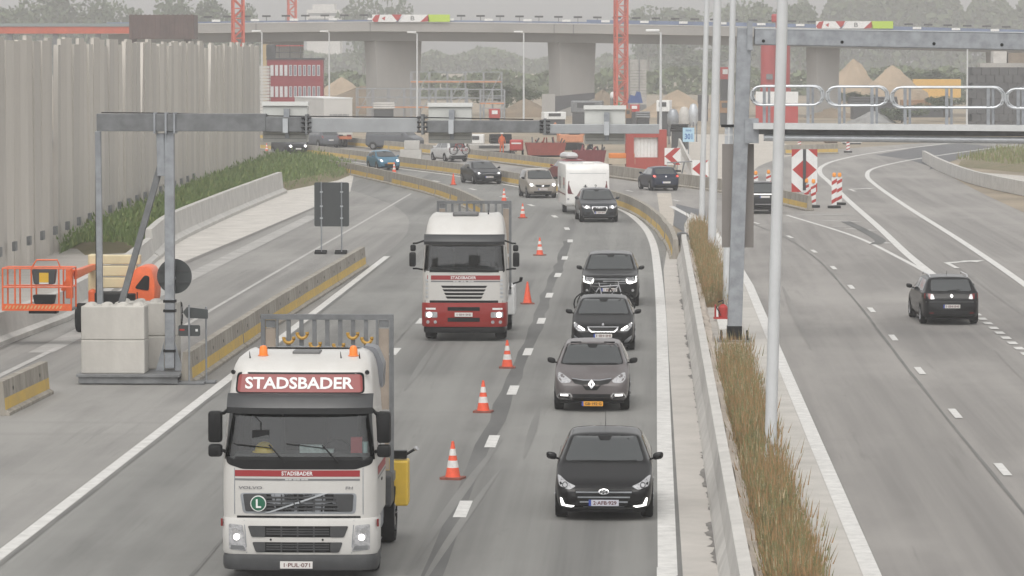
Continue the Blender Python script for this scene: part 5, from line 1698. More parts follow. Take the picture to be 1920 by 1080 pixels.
MB().prism(rnd([(cx - .30, zm + .08), (cx + .28, zm + .08), (cx + .34, zt0 - .02), (cx - .36, zt0 - .02)], .06), lambda u, v, w_: (u, w_, v), DB - .60, DB - .3).build('control_console', m_dkgrey, k, bevel=.02)
MB().box(cx - .14, cx + .13, DB - .615, DB - .602, zm + .14, zt0 - .12).build('warning_label', M('label yellow', (.62, .38, .03), .5), k)
MB().box(cx - .14, cx + .13, DB - .616, DB - .603, zm + .10, zm + .137).build('warning_label', m_sign_white, k)
MB().prism(rnd([(cx - .28, zb0 + .12), (cx + .26, zb0 + .12), (cx + .32, zb0 + .40), (cx - .34, zb0 + .40)], .05), lambda u, v, w_: (u, w_, v), DB - .60, DB - .32).build('foot_box', m_black, k, bevel=.02)
MB().box(cx - .5, cx + .3, DB - .3, DB + .2, zb0 - .16, zb0 - .065).build('basket_support', m_black, k)

# ------------------------------------------------------------------ lamp poles and the right gantry
def lamp_pole(label, px0, py0, px1, py1, rb, rt, H, arm=True):
    b = G(px0, py0)
    top = at(px1, py1, b.y)
    d = (top - b) / (top.z - b.z)
    k = thing('lamp_pole', label, 'lamp pole', b, 0, 'pale lamp poles in the median')
    MB().cyl((0, 0, 0), d * H, rb, rt, 16).build('pole', m_pole, k, smooth=True)
    MB().lathe([(rb * 1.9, -.01), (rb * 1.9, .05), (rb * 1.1, .09)], 12).build('base_flange', m_galv, k)
    if arm:
        e = d * H
        a = MB().tube([e, e + Vector((-.8, 0, .25)), e + Vector((-1.8, 0, .35))], .05, 8).build('arm', m_pole, k)
        MB().box(e.x - 2.6, e.x - 1.7, e.y - .15, e.y + .15, e.z + .30, e.z + .42).build('lamp_head', m_galv_dk, a, bevel=.03)
lamp_pole('pale lamp pole nearest the camera in the dry grass strip', 1443, 893, 1467, 20, .12, .105, 14)
lamp_pole('wide pale lamp pole just left of the gantry post', 1334, 488, 1345, 20, .17, .16, 16)
lamp_pole('slim pale lamp pole, leftmost and farthest in the median', 1315, 430, 1325, 20, .14, .11, 16)
lamp_pole('pale lamp pole half hidden directly behind the gantry post', 1361, 575, 1374, 20, .12, .09, 14)

RG = 113.0
def rp(px, py, dy=0.):
    return at(px, py, RG + dy)
t = thing('gantry', 'galvanised gantry with railed walkway over the outbound lanes', 'gantry', (0, 0, 0))
MB().bar(rp(1377, 622), rp(1396, 52), .42, .42).build('post', m_galv, t, bevel=.015)
p = rp(1377, 632)
MB().box(p.x - .22, p.x + .22, RG - .22, RG + .22, .06, .46).build('post_sleeve', m_black, t)
MB().box(p.x - .5, p.x + .5, RG - .45, RG + .45, .0, .06).build('base_plate', m_plate_st, t)
for sx in (-.38, -.13, .13, .38):
    for sy in (-.34, .34):
        MB().cyl((p.x + sx, RG + sy, .05), (p.x + sx, RG + sy, .3), .035, n=6).build('anchor_bolt', m_black, t)
MB().bar(rp(1414, 68), rp(2010, 80), .5, .50).build('upper_beam', m_galv, t, bevel=.03)
MB().bar(rp(1414, 53.5), rp(2010, 62.5), .54, .03).build('beam_flange', m_galv_lt, t)
A = rp(1404, 67)
MB().box(A.x - .05, A.x + .10, RG - .33, RG + .33, A.z - .42, A.z + .42).build('flange', m_galv, t)
for px, py in ((1431, 77), (1578, 79), (1750, 82), (1877, 84)):
    A = rp(px, py)
    MB().cyl((A.x, RG - .27, A.z), (A.x, RG - .2, A.z), .05, n=8).build('cable_hole', m_black, t)
MB().bar(rp(1420, 245), rp(2010, 250), .40, .20).build('lower_beam', m_galv_dk, t, bevel=.02)
MB().tube([rp(1432, 258, -.3), rp(2010, 264, -.3)], .10, 12).build('lower_tube', m_galv_lt, t, smooth=True)
A = rp(1408, 245)
MB().box(A.x - .18, A.x + .22, RG - .3, RG + .3, A.z - .36, A.z + .36).build('flange', m_galv, t)
MB().bar(rp(1412, 236, -.2), rp(2010, 241, -.2), .9, .17).build('walkway', M('walkway grating', (.52, .53, .53), .6, var=.08, scale=3), t)
def hoop(x0, x1, y0, y1, dy=-.5):
    c_ = []
    r = (y1 - y0) / 2
    for s, xx in ((1, x1 - r), (-1, x0 + r)):
        for i in range(9):
            a = -math.pi / 2 + math.pi * i / 8
            c_.append((xx + s * r * math.cos(a), (y0 + y1) / 2 + s * r * math.sin(a)))
    h = MB().tube([rp(a, b, dy) for a, b in c_], .034, 8, True).build('guard_rail', m_galv_lt, t, smooth=True)
    return h
for x0, x1, y0, y1, posts in ((1408, 1541, 162, 197, (1433, 1515)), (1549, 1662, 163, 198, (1574, 1635)), (1670, 1880, 164, 202, (1697, 1775, 1853)), (1885, 2005, 167, 203, (1909, 1985))):
    h = hoop(x0, x1, y0, y1)
    for px in posts:
        MB().bar(rp(px, 163, -.5), rp(px, 238, -.5), .09, .05).build('rail_post', m_galv, t)
    hoop(x0 + 4, x1 + 4, y0 - 1, y1 - 1, .35)
    for px in posts:
        MB().bar(rp(px + 9, 162, .35), rp(px + 9, 236, .35), .07, .05).build('rail_post', m_galv, t)
# sign panel seen edge-on behind the post
k = thing('road_sign', 'tall narrow grey board fixed behind the right gantry post', 'sign', (0, 0, 0))
A, B = rp(1354, 270, .45), rp(1413, 464, .45)
MB().box(A.x, B.x, RG + .42, RG + .50, B.z, A.z).build('panel', M('sign board taupe', (.22, .20, .185), .6, var=.06, scale=1), k)
for px in (1362, 1371, 1402):
    for a_, b_ in ((236, 252), (254, 271)):
        MB().bar(rp(px, a_, .45), rp(px, b_, .45), .10, .05).build('bracket', m_galv_lt, k)
MB().bar(rp(1352, 236, .45), rp(1380, 236, .45), .12, .08).build('bracket', m_black, k)
# cable cabinet shaped red pump and slabs at the post foot
q = G(1352, 601)
k = thing('hand_pump', 'small red hand pump on white slab beside the gantry post', 'pump', (q.x, q.y, .06))
MB().box(-.24, .24, -.15, .15, 0, .05).build('base', m_red, k)
MB().lathe([(.13, .05), (.15, .1), (.15, .36), (.10, .42), (.04, .46)], 12, (.06, 0, 0)).build('drum', m_red, k, smooth=True)
MB().tube([(.06, 0, .45), (.06, 0, .58), (-.10, 0, .52)], .025).build('handle', m_black, k)
MB().tube([(-.18, 0, .05), (-.18, 0, .45)], .03).build('lever', m_red, k)
MB().tube([(-.17, 0, .40), (-.08, -.1, .25), (.0, -.12, .1)], .018).build('hose', m_black, k)
for lb, x0, x1, y0, y1 in (('white slab under the red hand pump', 2.12, 2.75, 117.5, 126), ('white slab in front of the gantry post foot', 2.0, 2.45, 103.5, 108.3)):
    tag(MB().box(x0, x1, y0, y1, .0, .055).build('concrete_slab', M('fresh white concrete', (.60, .59, .565), .85, var=.08, scale=2), bevel=.01), lb, 'slab', 'white slabs')

# ------------------------------------------------------------------ exit chevron board and hazard beacons
def tri_panel(k, x0, x1, z0, z1, y, stripes):
    for pts, mt in stripes:
        MB().prism([(x0 + (x1 - x0) * u, z0 + (z1 - z0) * v) for u, v in pts], lambda u, v, w_: (u, w_, v), y - .004, y + .0).build('red_stripe' if mt is m_red else 'stripe', mt, k)
q = G(1508, 388)
s_ = sc_at(q.y)
k = thing('chevron_board', 'tall red and white chevron board at the exit gore', 'sign', (q.x, q.y, 0))
hw, z0, z1 = 24 / s_, 28 / s_, 108 / s_
MB().box(-hw, hw, 0, .05, z0, z1).build('board', m_sign_white, k)
for sgn in (-1, 1):
    def mir(p):
        return [(.5 + sgn * u, v) for u, v in p]
    tri_panel(k, -hw, hw, z0, z1, -.002, [(mir([(.0, .27), (.47, .52), (.0, .77)]), m_red), (mir([(.14, 1.0), (.5, .81), (.5, 1.0)]), m_red), (mir([(.5, .0), (.5, .22), (.1, .0)]), m_red)])
MB().box(-hw * .12, hw * .12, -.03, -.007, z0 + .1, z1).build('centre_post', m_dkgrey, k)
for x in (-.35, .35):
    MB().bar((x, .06, 0), (x, .06, z0 + .2), .08).build('leg', m_galv, k)
MB().box(-.55, -.15, -.2, .3, 0, .5).build('ballast', m_black, k)
def beacon(label, px, py, h, lamp=True, group='striped beacons with amber lamps at the exit'):
    q = G(px, py)
    s = sc_at(q.y)
    k = thing('hazard_beacon', label, 'beacon', (q.x, q.y, 0), rng.uniform(-.1, .1), group)
    hw = .14
    H = h / s
    z0 = .16
    MB().box(-hw, hw, 0, .04, z0, H).build('blade', m_sign_white, k)
    n = 3
    for i in range(n):
        a = z0 + (H - z0) * (i + .1) / n
        d_ = (H - z0) / n
        MB().prism([(-hw, a), (hw, a + d_ * .35), (hw, a + d_ * .75), (-hw, a + d_ * .4)], lambda u, v, w_: (u, w_, v), -.006, -.001).build('red_stripe', m_red, k)
    MB().box(-.35, .35, -.2, .2, 0, .13).build('foot', m_black, k, bevel=.02)
    if lamp:
        MB().lathe([(.05, 0), (.10, .03), (.11, .16), (.07, .24)], 10, (0, .02, H)).build('amber_lamp', M('amber lamp', (.8, .30, .04), .35), k, smooth=True)
beacon('amber lamped beacon directly in front of the chevron board, left', 1512, 388, 45)
beacon('amber lamped beacon directly in front of the chevron board, right', 1525, 389, 45)
beacon('left beacon of the pair right of the chevron board', 1564, 390, 58)
beacon('right beacon of the pair right of the chevron board', 1574, 384, 52)
beacon('beacon with amber lamp just right of the gantry post', 1417, 362, 34)
beacon('beacon with amber lamp between gantry post and near lamp pole', 1441, 364, 38)
beacon('small beacon above the chevron board, beyond the exit', 1499, 282, 18, False)
beacon('small beacon beyond the exit under the walkway', 1590, 286, 22, False)
for lb, px, py, s, x_ in (('large red left pointing chevron sign before the red frame', 1261, 322, 30, 0), ('red left pointing chevron sign half hidden by lamp pole', 1313, 345, 30, 0)):
    q = G(px, py)
    sc_ = sc_at(q.y)
    w_ = s / sc_
    k = thing('chevron_sign', lb, 'sign', (q.x, q.y, 0), 0, 'red chevron signs on the outbound bend')
    z0 = 13 / sc_
    MB().box(-w_ / 2, w_ / 2, 0, .04, z0, z0 + w_ * 1.05).build('panel', m_sign_white, k)
    MB().prism([(-.5 * w_, z0 + .52 * w_), (.12 * w_, z0 + 1.04 * w_), (.5 * w_, z0 + 1.04 * w_), (-.02 * w_, z0 + .52 * w_), (.5 * w_, z0), (.12 * w_, z0)], lambda u, v, t_: (u, t_, v), -.006, -.001).build('chevron', m_red, k)
    for x in (-.3, .3):
        MB().bar((x * w_, .06, 0), (x * w_, .06, z0 + .3), .06).build('leg', m_galv, k)
    MB().box(-.6, .6, -.2, .4, 0, .12).build('ballast', m_black, k)
# ------------------------------------------------------------------ tall panel wall on the left
t = thing('panel_wall', 'tall wall of upright grey concrete panels with a few gaps at left', 'wall')
m_panel = M('panel concrete', (.56, .525, .475), .85, col2=(.48, .45, .41), scale=.5, stretch=(1, 1, .25), bump=.15)
wa, wb = Vector((-21.6, 68, 0)), Vector((-29.95, 299, 0))
wd_ = (wb - wa).normalized()
PW = 2.25
PM = []
for v_ in range(3):
    r_ = random.Random(40 + v_)
    pr = [(-PW / 2, .0), (-PW * .30, .13), (-PW * .02, .16), (PW * .04, -.02), (PW * .34, .10), (PW / 2 - .03, .11), (PW / 2 - .03, .26), (-PW / 2, .22)]
    mm = MB().prism(pr, lambda u, q, z: (q, u, z), 0, 9.1 + (-.12, .06, .0)[v_])
    PM.append(mm.mesh('panel'))
m_panels = [m_panel, M('pale panel concrete', (.60, .565, .515), .85, col2=(.52, .49, .445), scale=.5, stretch=(1, 1, .25), bump=.15),
            M('grey panel concrete', (.52, .49, .45), .85, col2=(.44, .415, .38), scale=.5, stretch=(1, 1, .25), bump=.15)]
n_p = int((wb - wa).length / PW)
wrz = math.atan2(-wd_.x, wd_.y)
cuts = {}
for gy_, top_w, z0 in ((164.5, .55, 3.0), (193.5, .75, 4.2), (201.5, 1.9, 4.0), (247, .9, 4.6)):
    cuts[int((gy_ - wa.y) / wd_.y / PW)] = (top_w, z0)
prev = 0
for i in range(n_p):
    c_ = wa + wd_ * (PW * (i + .5))
    if i in cuts:                                # panels cut askew leave a wedge shaped gap at the top
        tw, z0 = cuts[i]
        me = MB().prism([(-PW / 2, 0), (PW / 2 - .03, 0), (PW / 2 - .03, z0), (PW / 2 - tw, 9.0), (-PW / 2, 9.0)], lambda u, q, x: (x, u, q), .02, .22).mesh('panel')
    else:
        me = PM[i % 3]
    o = obj('panel', me, None, t, (c_.x + .02 * math.sin(i * 2.1), c_.y, -.1 + rng.uniform(-.16, .12)), wrz + math.pi + rng.gauss(0, .018) + .05)
    prev = (prev + rng.choice((0, 1, 2))) % 3
    if not me.materials:
        me.materials.append(m_panel)
    o.material_slots[0].link = 'OBJECT'
    o.material_slots[0].material = m_panels[prev]
    o.rotation_euler = (rng.gauss(0, .004), rng.gauss(0, .005), o.rotation_euler.z)
for z in (.6, 4.5):
    MB().bar(wa + Vector((-.42, 0, z)), wb + Vector((-.42, 0, z)), .2, .3).build('back_rail', m_galv_dk, t)
bsm = MB()
for i in range(26):
    y = 120 + i * 4.4
    c_ = wa + wd_ * ((y - wa.y) / wd_.y)
    bsm = MB().box(-.06, .06, -.35, .35, .9, 1.25)
    bsm.build('fixing_bracket', m_galv_dk, t, loc=(c_.x + .30, c_.y, 0), rz=wrz)

# ------------------------------------------------------------------ trees and woods
def leaf_cloud(name, n, pick, size, mat, seed):
    r = random.Random(seed)
    v, f = [], []
    for _ in range(n):
        p, s = pick(r)
        s *= size * r.uniform(.6, 1.3)
        a = Vector((r.gauss(0, 1), r.gauss(0, 1), r.gauss(0, 1))).normalized()
        b = a.orthogonal().normalized()
        b = Matrix.Rotation(r.uniform(0, 6.28), 3, a) @ b
        c_ = a.cross(b)
        k = len(v)
        v += [p + b * s, p + c_ * s * .7, p - b * s, p - c_ * s * .7]
        f.append((k, k + 1, k + 2, k + 3))
    me = bpy.data.meshes.new(name)
    me.from_pydata([tuple(q) for q in v], [], f)
    return me
m_leaf = [pal('tree leaves', [(.03, .05, .018), (.06, .085, .03), (.085, .11, .045)]), pal('pale tree leaves', [(.06, .085, .035), (.10, .125, .055), (.13, .15, .07)])]
m_bark = M('bark', (.10, .08, .06), .9, var=.3, scale=3)
TR = []
for v_ in range(4):
    r = random.Random(90 + v_)
    lumps = [(Vector((r.gauss(0, .20), r.gauss(0, .20), r.uniform(.36, .86))), r.uniform(.13, .24)) for _ in range(11)]
    def pick(rr, lumps=lumps):
        c_, s = rr.choice(lumps)
        d = Vector((rr.gauss(0, 1), rr.gauss(0, 1), rr.gauss(0, 1))).normalized()
        return c_ + d * s * (rr.random() ** .45), 1
    cr = leaf_cloud('crown', 2600, pick, .030, m_leaf[0], 200 + v_)
    tk_ = MB().cyl((0, 0, 0), (.01, 0, .5), .022, .013, 8)
    for q in range(6):
        c_, s = lumps[q]
        tk_.cyl((.0, 0, .22 + .04 * q), c_, .011, .004, 5)
    TR.append((cr, tk_.mesh('trunk')))
def tree(label, px, top, Y, wd_px, var, mat=0, cat='tree'):
    Y *= 1.45
    b = at(px, 300, Y)
    h = at(px, top, Y).z * 1.0
    k = thing('tree', label, cat, (b.x, Y, 0), rng.uniform(0, 6.28), 'hazy trees on the skyline')
    wm = wd_px / sc_at(Y)
    cr, tk_ = TR[var % 4]
    for nm, me, mt in (('crown', cr, m_leaf[mat]), ('trunk', tk_, m_bark)):
        o = obj(nm, me, mt, k)
        o.scale = (wm / .62, wm / .62, h / .98)
for i, a in enumerate([
        ('round tree at the top left picture corner', 25, 0, 640, 110), ('second tree from the left, beside the corner tree', 110, -12, 660, 120), ('third tree from the left above the red girder', 200, 6, 650, 90),
        ('broad tree just right of the brown steel box', 355, -10, 640, 110), ('tree just left of the orange crane mast', 405, 2, 650, 90), ('small tree right of the orange crane mast', 462, 14, 660, 60),
        ('lone round tree standing free on the skyline above the bridge', 682, -14, 720, 84),
        ('tree on the skyline just right of the middle crane', 1215, 12, 760, 80), ('broad tree on the skyline left of the lamp poles', 1290, 4, 760, 110), ('small tree on the skyline behind the lamp poles', 1385, 8, 770, 70),
        ('tree right of the gantry post above the bridge', 1425, 6, 740, 80), ('dark tree under the bridge between lamp poles and crane', 1330, 80, 640, 110), ('bushy tree by the near lamp pole top', 1500, -6, 700, 90)]):
    tree(a[0], a[1], a[2], a[3], a[4], i, i % 2 if i > 6 else 0)
def wood(name, label, px0, px1, Y, prof, n, mat, seed, depth=30, size=.9):
    Y *= 1.4
    size *= 1.25
    def pick(r):
        px = r.uniform(px0, px1)
        top = np.interp(px, [p[0] for p in prof], [p[1] for p in prof])
        yy = Y + r.uniform(-depth / 2, depth / 2)
        b = at(px, 300, yy)
        h = at(px, top, Y).z * (.84 + .16 * math.sin(px * .061 + math.sin(px * .017) * 3) * math.sin(px * .023 + 1))
        return Vector((b.x, yy, h * (1 - r.random() ** 1.4 * .999))), 1
    me = leaf_cloud(name, n, pick, size, mat, seed)
    tag(obj(name, me, mat, kind='stuff'), label, 'wood')
wood('distant_wood', 'far hazy wood filling the view beneath the bridge', 180, 1500, 900, [(180, 70), (500, 92), (760, 98), (800, 96), (900, 78), (1000, 100), (1100, 104), (1240, 96), (1500, 90)], 16000, m_leaf[0], 31)
wood('distant_wood', 'tall hazy wood along the right skyline', 1440, 2080, 860, [(1440, 40), (1500, -6), (1600, -28), (1750, -34), (1900, -24), (2080, -20)], 17000, m_leaf[0], 32, depth=50, size=1.0)
wood('distant_wood', 'low hazy wood at the far left behind the panel wall', -80, 480, 820, [(-80, 22), (60, 30), (240, 36), (380, 60), (480, 80)], 9000, m_leaf[0], 33)
wood('distant_scrub', 'low hazy scrub belt between building site and far wood', 150, 1960, 520, [(150, 128), (500, 132), (700, 126), (820, 134), (960, 122), (1100, 132), (1250, 118), (1350, 124), (1500, 132), (1700, 124), (1960, 122)], 11000, m_leaf[1], 34, depth=26, size=.55)
def bush(label, px, py, Y, w_px, h_px, mat=1):
    b = at(px, py, Y)
    s = sc_at(Y)
    k = thing('bush', label, 'bush', (b.x, Y, max(0, b.z - .3)), 0, 'green bushes on the building site')
    cr, tk_ = TR[1]
    o = obj('crown', cr, m_leaf[mat], k, (0, 0, -.3 * h_px / s))
    o.scale = (w_px / s / .62, w_px / s / .62, h_px / s * 1.3)
    o = obj('trunk', tk_, m_bark, k, (0, 0, -.3 * h_px / s))
    o.scale = (w_px / s / .62, w_px / s / .62, h_px / s * 1.3)
for a in (('pale green bush left of the middle bridge pier', 950, 192, 520, 60, 36), ('green bush beside the thin lamp post near the pier', 985, 200, 500, 40, 40), ('green bush behind the falsework', 895, 178, 540, 50, 30),
          ('olive bush right of the sand heaps', 1750, 160, 600, 80, 32), ('small bush under the walkway rails', 1690, 226, 470, 60, 30), ('green bush in front of the dark stone wall', 1770, 205, 480, 50, 30), ('bush between the two right hand sand heaps', 1600, 190, 520, 50, 22)):
    bush(*a)

# ------------------------------------------------------------------ the concrete viaduct
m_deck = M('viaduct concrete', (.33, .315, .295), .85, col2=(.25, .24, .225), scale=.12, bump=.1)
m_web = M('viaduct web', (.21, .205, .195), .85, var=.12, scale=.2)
t = thing('viaduct', 'long concrete road viaduct on wall piers crossing the background', 'bridge')
BY = 505.
pr_ = [(200, 47), (380, 45.5), (560, 43), (700, 42), (900, 43.5), (1100, 46), (1250, 48.5), (1400, 51.5), (1550, 55), (1700, 59), (1850, 63), (2060, 69)]
dp = [at(a, b, BY - 5) for a, b in pr_]
dp = [(p.x, BY, p.z) for p in dp]
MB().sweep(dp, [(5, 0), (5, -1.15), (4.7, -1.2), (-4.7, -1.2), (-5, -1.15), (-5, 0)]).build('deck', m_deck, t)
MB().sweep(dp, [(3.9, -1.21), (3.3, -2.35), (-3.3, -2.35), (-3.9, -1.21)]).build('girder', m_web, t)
MB().sweep(dp, [(5.06, .02), (5.06, .12), (4.8, .12), (4.8, .02)]).build('coping', m_conc_lt, t)
m_net = M('blue grey railing mesh', (.13, .17, .27), .6, var=.2, scale=.3)
MB().sweep([(p[0], p[1], p[2]) for p in dp[5:]], [(4.95, .15), (4.95, .62), (4.92, .62), (4.92, .15)]).build('railing_mesh', m_net, t)
MB().sweep(dp[:6], [(4.95, .15), (4.95, .34), (4.92, .34), (4.92, .15)]).build('railing_mesh', m_net, t)
for i in range(46):
    px = 390 + 36.5 * i
    if px > 1900:
        break
    p = at(px, float(np.interp(px, [a for a, b in pr_], [b for a, b in pr_])), BY - 5)
    MB().box(-.05, .05, 0, .08, .12, 1.05).build('railing_post', m_galv_dk, t, loc=(p.x, BY - 4.9, p.z))
    MB().box(-.55, .55, -.05, .1, .82, 1.05).build('railing_lamp', m_dkgrey, t, loc=(p.x, BY - 4.95, p.z))
    if i % 2 == 0:
        MB().box(-.6, .5, -.03, .03, .30, .60).build('railing_board', m_sign_white, t, loc=(p.x + 1.1, BY - 5.02, p.z))
for px in (480, 694, 1039, 1075):
    p = at(px, float(np.interp(px, [a for a, b in pr_], [b for a, b in pr_])), BY - 5)
    MB().box(-.04, .04, -5.03, -4.99, -1.15, 0).build('deck_joint', m_dkgrey, t, loc=(p.x, BY, p.z))
m_pier = M('pier concrete', (.36, .345, .325), .85, col2=(.29, .28, .265), scale=.25, stretch=(1, 1, .3), bump=.1)
def pier(px, top, ang, L, W, tz=0.):
    p = at(px, top, BY)
    mm = MB()
    hb_ = p.z + .25
    for z, k in ((-.5, .90), (hb_ * .6, .93), (hb_, 1.0)):
        mm.v += [(a * L / 2 * k, b * W / 2, z) for a, b in ((-1, -1), (1, -1), (1, 1), (-1, 1))]
    mm.f = [(j * 4 + i, j * 4 + (i + 1) % 4, j * 4 + 4 + (i + 1) % 4, j * 4 + 4 + i) for j in range(2) for i in range(4)] + [(3, 2, 1, 0), (8, 9, 10, 11)]
    mm.build('pier', m_pier, t, loc=(p.x, BY, 0), rz=ang)
pier(737, 72, .66, 7.4, 2.5)
pier(1072, 74, .62, 5.9, 2.6)
pier(1543, 88, .66, 4.0, 2.1)
pier(1880, 97, .66, 4.0, 2.1)
pier(530, 80, .66, 5.2, 2.1)
# dark cut in the ground right of the second pier
k = thing('retaining_slab', 'dark slanting slab at the foot of the middle viaduct pier', 'slab', at(1078, 192, 470))
MB().prism([(-2.4, -1.2), (2.4, .5), (2.4, 1.2), (-2.4, .75)], lambda u, v, w_: (u, w_, v), 0, .4).build('slab_body', M('dark slab', (.06, .06, .065), .7), k)
MB().box(-4.0, -2.42, -.1, 1.2, -3.2, 1.0).build('slab_buttress', m_pier, k)
# banners on the parapet
def banner(label, px, py, wpx):
    p = at(px, py, BY - 5.3)
    s = sc_at(BY)
    k = thing('banner', label, 'banner', p, 0, 'site banners on the viaduct')
    W, H = wpx / s, 13.5 / s
    MB().box(0, W, 0, .05, 0, H).build('cloth', m_sign_white, k)
    def sh(pts, mt, nm):
        MB().prism([(u * W, v * H) for u, v in pts], lambda u, v, w_: (u, w_, v), -.03, -.005).build(nm, mt, k)
    sh([(0, .3), (.04, .9), (.10, 1), (.07, .0), (.02, 0)], m_red, 'red_shape')
    sh([(.12, .5), (.17, .75), (.16, .2)], m_red, 'red_shape')
    sh([(.25, 1), (.38, 1), (.33, .0)], m_red, 'red_shape')
    sh([(.36, .5), (.41, 1), (.33, 0), (.30, 0)], M('banner blue', (.15, .17, .28), .6), 'blue_shape')
    sh([(.62, 0), (.72, 1), (.74, .1)], m_red, 'red_shape')
    sh([(.72, 0), (1, 0), (1, 1), (.72, 1)], M('banner lime', (.40, .55, .04), .6), 'lime_field')
    text('B', .05 * W, .6 * H, m_grey_ink, k, (.52 * W, -.01, .5 * H), .02)
banner('left red white and lime banner on the viaduct', 698, 41, 144)
banner('right red white and lime banner on the viaduct', 1530, 53.5, 142)

# red steel girder and brown box at left end
k = thing('steel_girder', 'long red steel girder carrying the unfinished deck behind panel wall', 'girder', (0, 0, 0))
A, B = at(-60, 50, 470), at(246, 63, 470)
MB().box(A.x, B.x, 469, 470.2, B.z, A.z).build('girder_web', M('girder red', (.45, .09, .045), .6, var=.15, scale=.6), k)
A2 = at(-60, 44, 470)
MB().box(A.x, B.x, 468.9, 470.4, A.z + .003, A2.z).build('girder_top', M('teal grey steel', (.20, .23, .23), .6), k)
for px in (20, 105, 185):
    p = at(px, 63, 470)
    MB().bar((p.x, 469.6, 0), (p.x, 469.6, p.z), .6).build('support', m_galv_dk, k)
k = thing('steel_box', 'dark brown corrugated steel box left of the viaduct deck', 'formwork', (0, 0, 0))
A, B = at(242, 28, 462), at(364, 73, 462)
m_brown = M('brown steel', (.085, .05, .042), .7, var=.25, scale=.8)
MB().box(A.x, B.x, 462, 466, B.z, A.z).build('box_body', m_brown, k)
for i in range(14):
    x = A.x + (B.x - A.x) * (i + .5) / 14
    MB().box(x - .12, x + .12, 461.88, 462, B.z + .05, A.z + .06).build('rib', m_brown, k)
for px in (250, 352):
    p = at(px, 73, 464)
    MB().bar((p.x, 464, 0), (p.x, 464, p.z + .1), .8).build('support', m_brown, k)

# ------------------------------------------------------------------ crane masts
def crane(label, px, Y, wpx, base, tilt=0., top=27.):
    b = at(px, base, Y)
    w_ = wpx / sc_at(Y) / 2
    z0 = max(0, b.z)
    k = thing('tower_crane', label, 'crane', (b.x, Y, 0), .25, 'orange lattice crane masts')
    m_ = M('crane orange', (.50, .09, .05), .5, var=.1, scale=1)
    for sx in (-1, 1):
        for sy in (-1, 1):
            MB().bar((sx * w_, sy * w_, 0), (sx * w_ + tilt * top, sy * w_, top), .22).build('chord', m_, k)
    br = MB()
    n = int(top / (w_ * 1.9))
    for i in range(n):
        za, zb2 = top * i / n, top * (i + 1) / n
        oa, ob = tilt * za, tilt * zb2
        f = 1 if i % 2 else -1
        for s in (-1, 1):
            br.bar((-w_ * f + oa, s * w_, za), (w_ * f + ob, s * w_, zb2), .13)
            br.bar((s * w_ + oa, -w_ * f, za), (s * w_ + ob, w_ * f, zb2), .13)
            br.bar((-w_ + oa, s * w_, za), (w_ + oa, s * w_, za), .12)
            br.bar((s * w_ + oa, -w_, za), (s * w_ + oa, w_, za), .12)
    o = br.build('bracing', m_, k)
    o['kind'] = 'stuff'
    MB().box(-w_ * 2, w_ * 2, -w_ * 2, w_ * 2, 0, .8).build('ballast', m_conc, k)
    return k
crane('orange lattice crane mast rising behind the panel wall at left', 447, 440, 19, 230)
crane('faint orange crane mast beyond the viaduct at left', 548, 640, 14, 190)
k = crane('orange lattice crane mast right of the middle viaduct pier', 1164, 470, 20, 210)
MB().prism([(.6, 0), (2.4, 0), (2.1, 1.3), (1.7, 1.4), (1.5, .8), (.9, 1.0)], lambda u, v, w_: (u, w_, v + 2.4), -1.4, -.9).build('blue_undercarriage', M('machine blue', (.03, .07, .22), .5), k)
# stacked wall forms right of that crane
k = thing('form_stack', 'tall stack of grey wall forms right of the middle crane', 'formwork', at(1195, 196, 500))
W_ = 34 / sc_at(500)
H_ = 85 / sc_at(500)
for i in range(16):
    MB().box(-W_ / 2, W_ / 2, 0, 1.6, H_ * i / 16, H_ * (i + .82) / 16).build('form_panel', m_conc, k)
for x in (-.45, .1):
    MB().box(x * W_ - .06, x * W_ + .06, -.12, -.01, 0, H_).build('waler', m_galv_dk, k)
MB().box(-W_ / 2, W_ / 2, .02, 1.5, -at(1195, 196, 500).z, 0).build('pallet', m_galv_dk, k)

# red twin silo
k = thing('silo', 'tall twin red silo behind the right gantry post', 'silo', at(1456, 205, 470))
s = sc_at(470)
m_silo = M('silo red', (.34, .035, .035), .5, var=.1, scale=.5)
for x in (-15, 10):
    MB().cyl((x / s, 0, 30 / s), (x / s, 0, 122 / s), 15 / s, n=20).build('silo_drum', m_silo, k, smooth=True)
    MB().cyl((x / s, 0, 12 / s), (x / s, 0, 30 / s), 4 / s, 15 / s, n=16).build('silo_hopper', m_silo, k, smooth=True)
for x in (-28, 24):
    MB().bar((x / s, 0, -2.0), (x / s, 0, 40 / s), .3).build('leg', m_silo, k)
MB().bar((2 / s, .5, 120 / s), (2 / s, .5, 170 / s), .5).build('mast', m_silo, k)
MB().box(-10 / s, 20 / s, 0, 1, 162 / s, 178 / s).build('filter_head', m_silo, k, bevel=.2)
MB().box(-20 / s, -8 / s, -1.2, -1.0, 56 / s, 66 / s).build('hatch', m_galv_dk, k)
k = thing('site_board', 'white board on dark frame below the red silo', 'board', at(1460, 200, 440))
MB().box(-2.6, 2.2, 0, .1, 0.4, 1.7).build('panel', m_sign_white, k)
MB().box(-2.6, 2.2, .12, .2, -2, .3).build('frame', m_red, k)

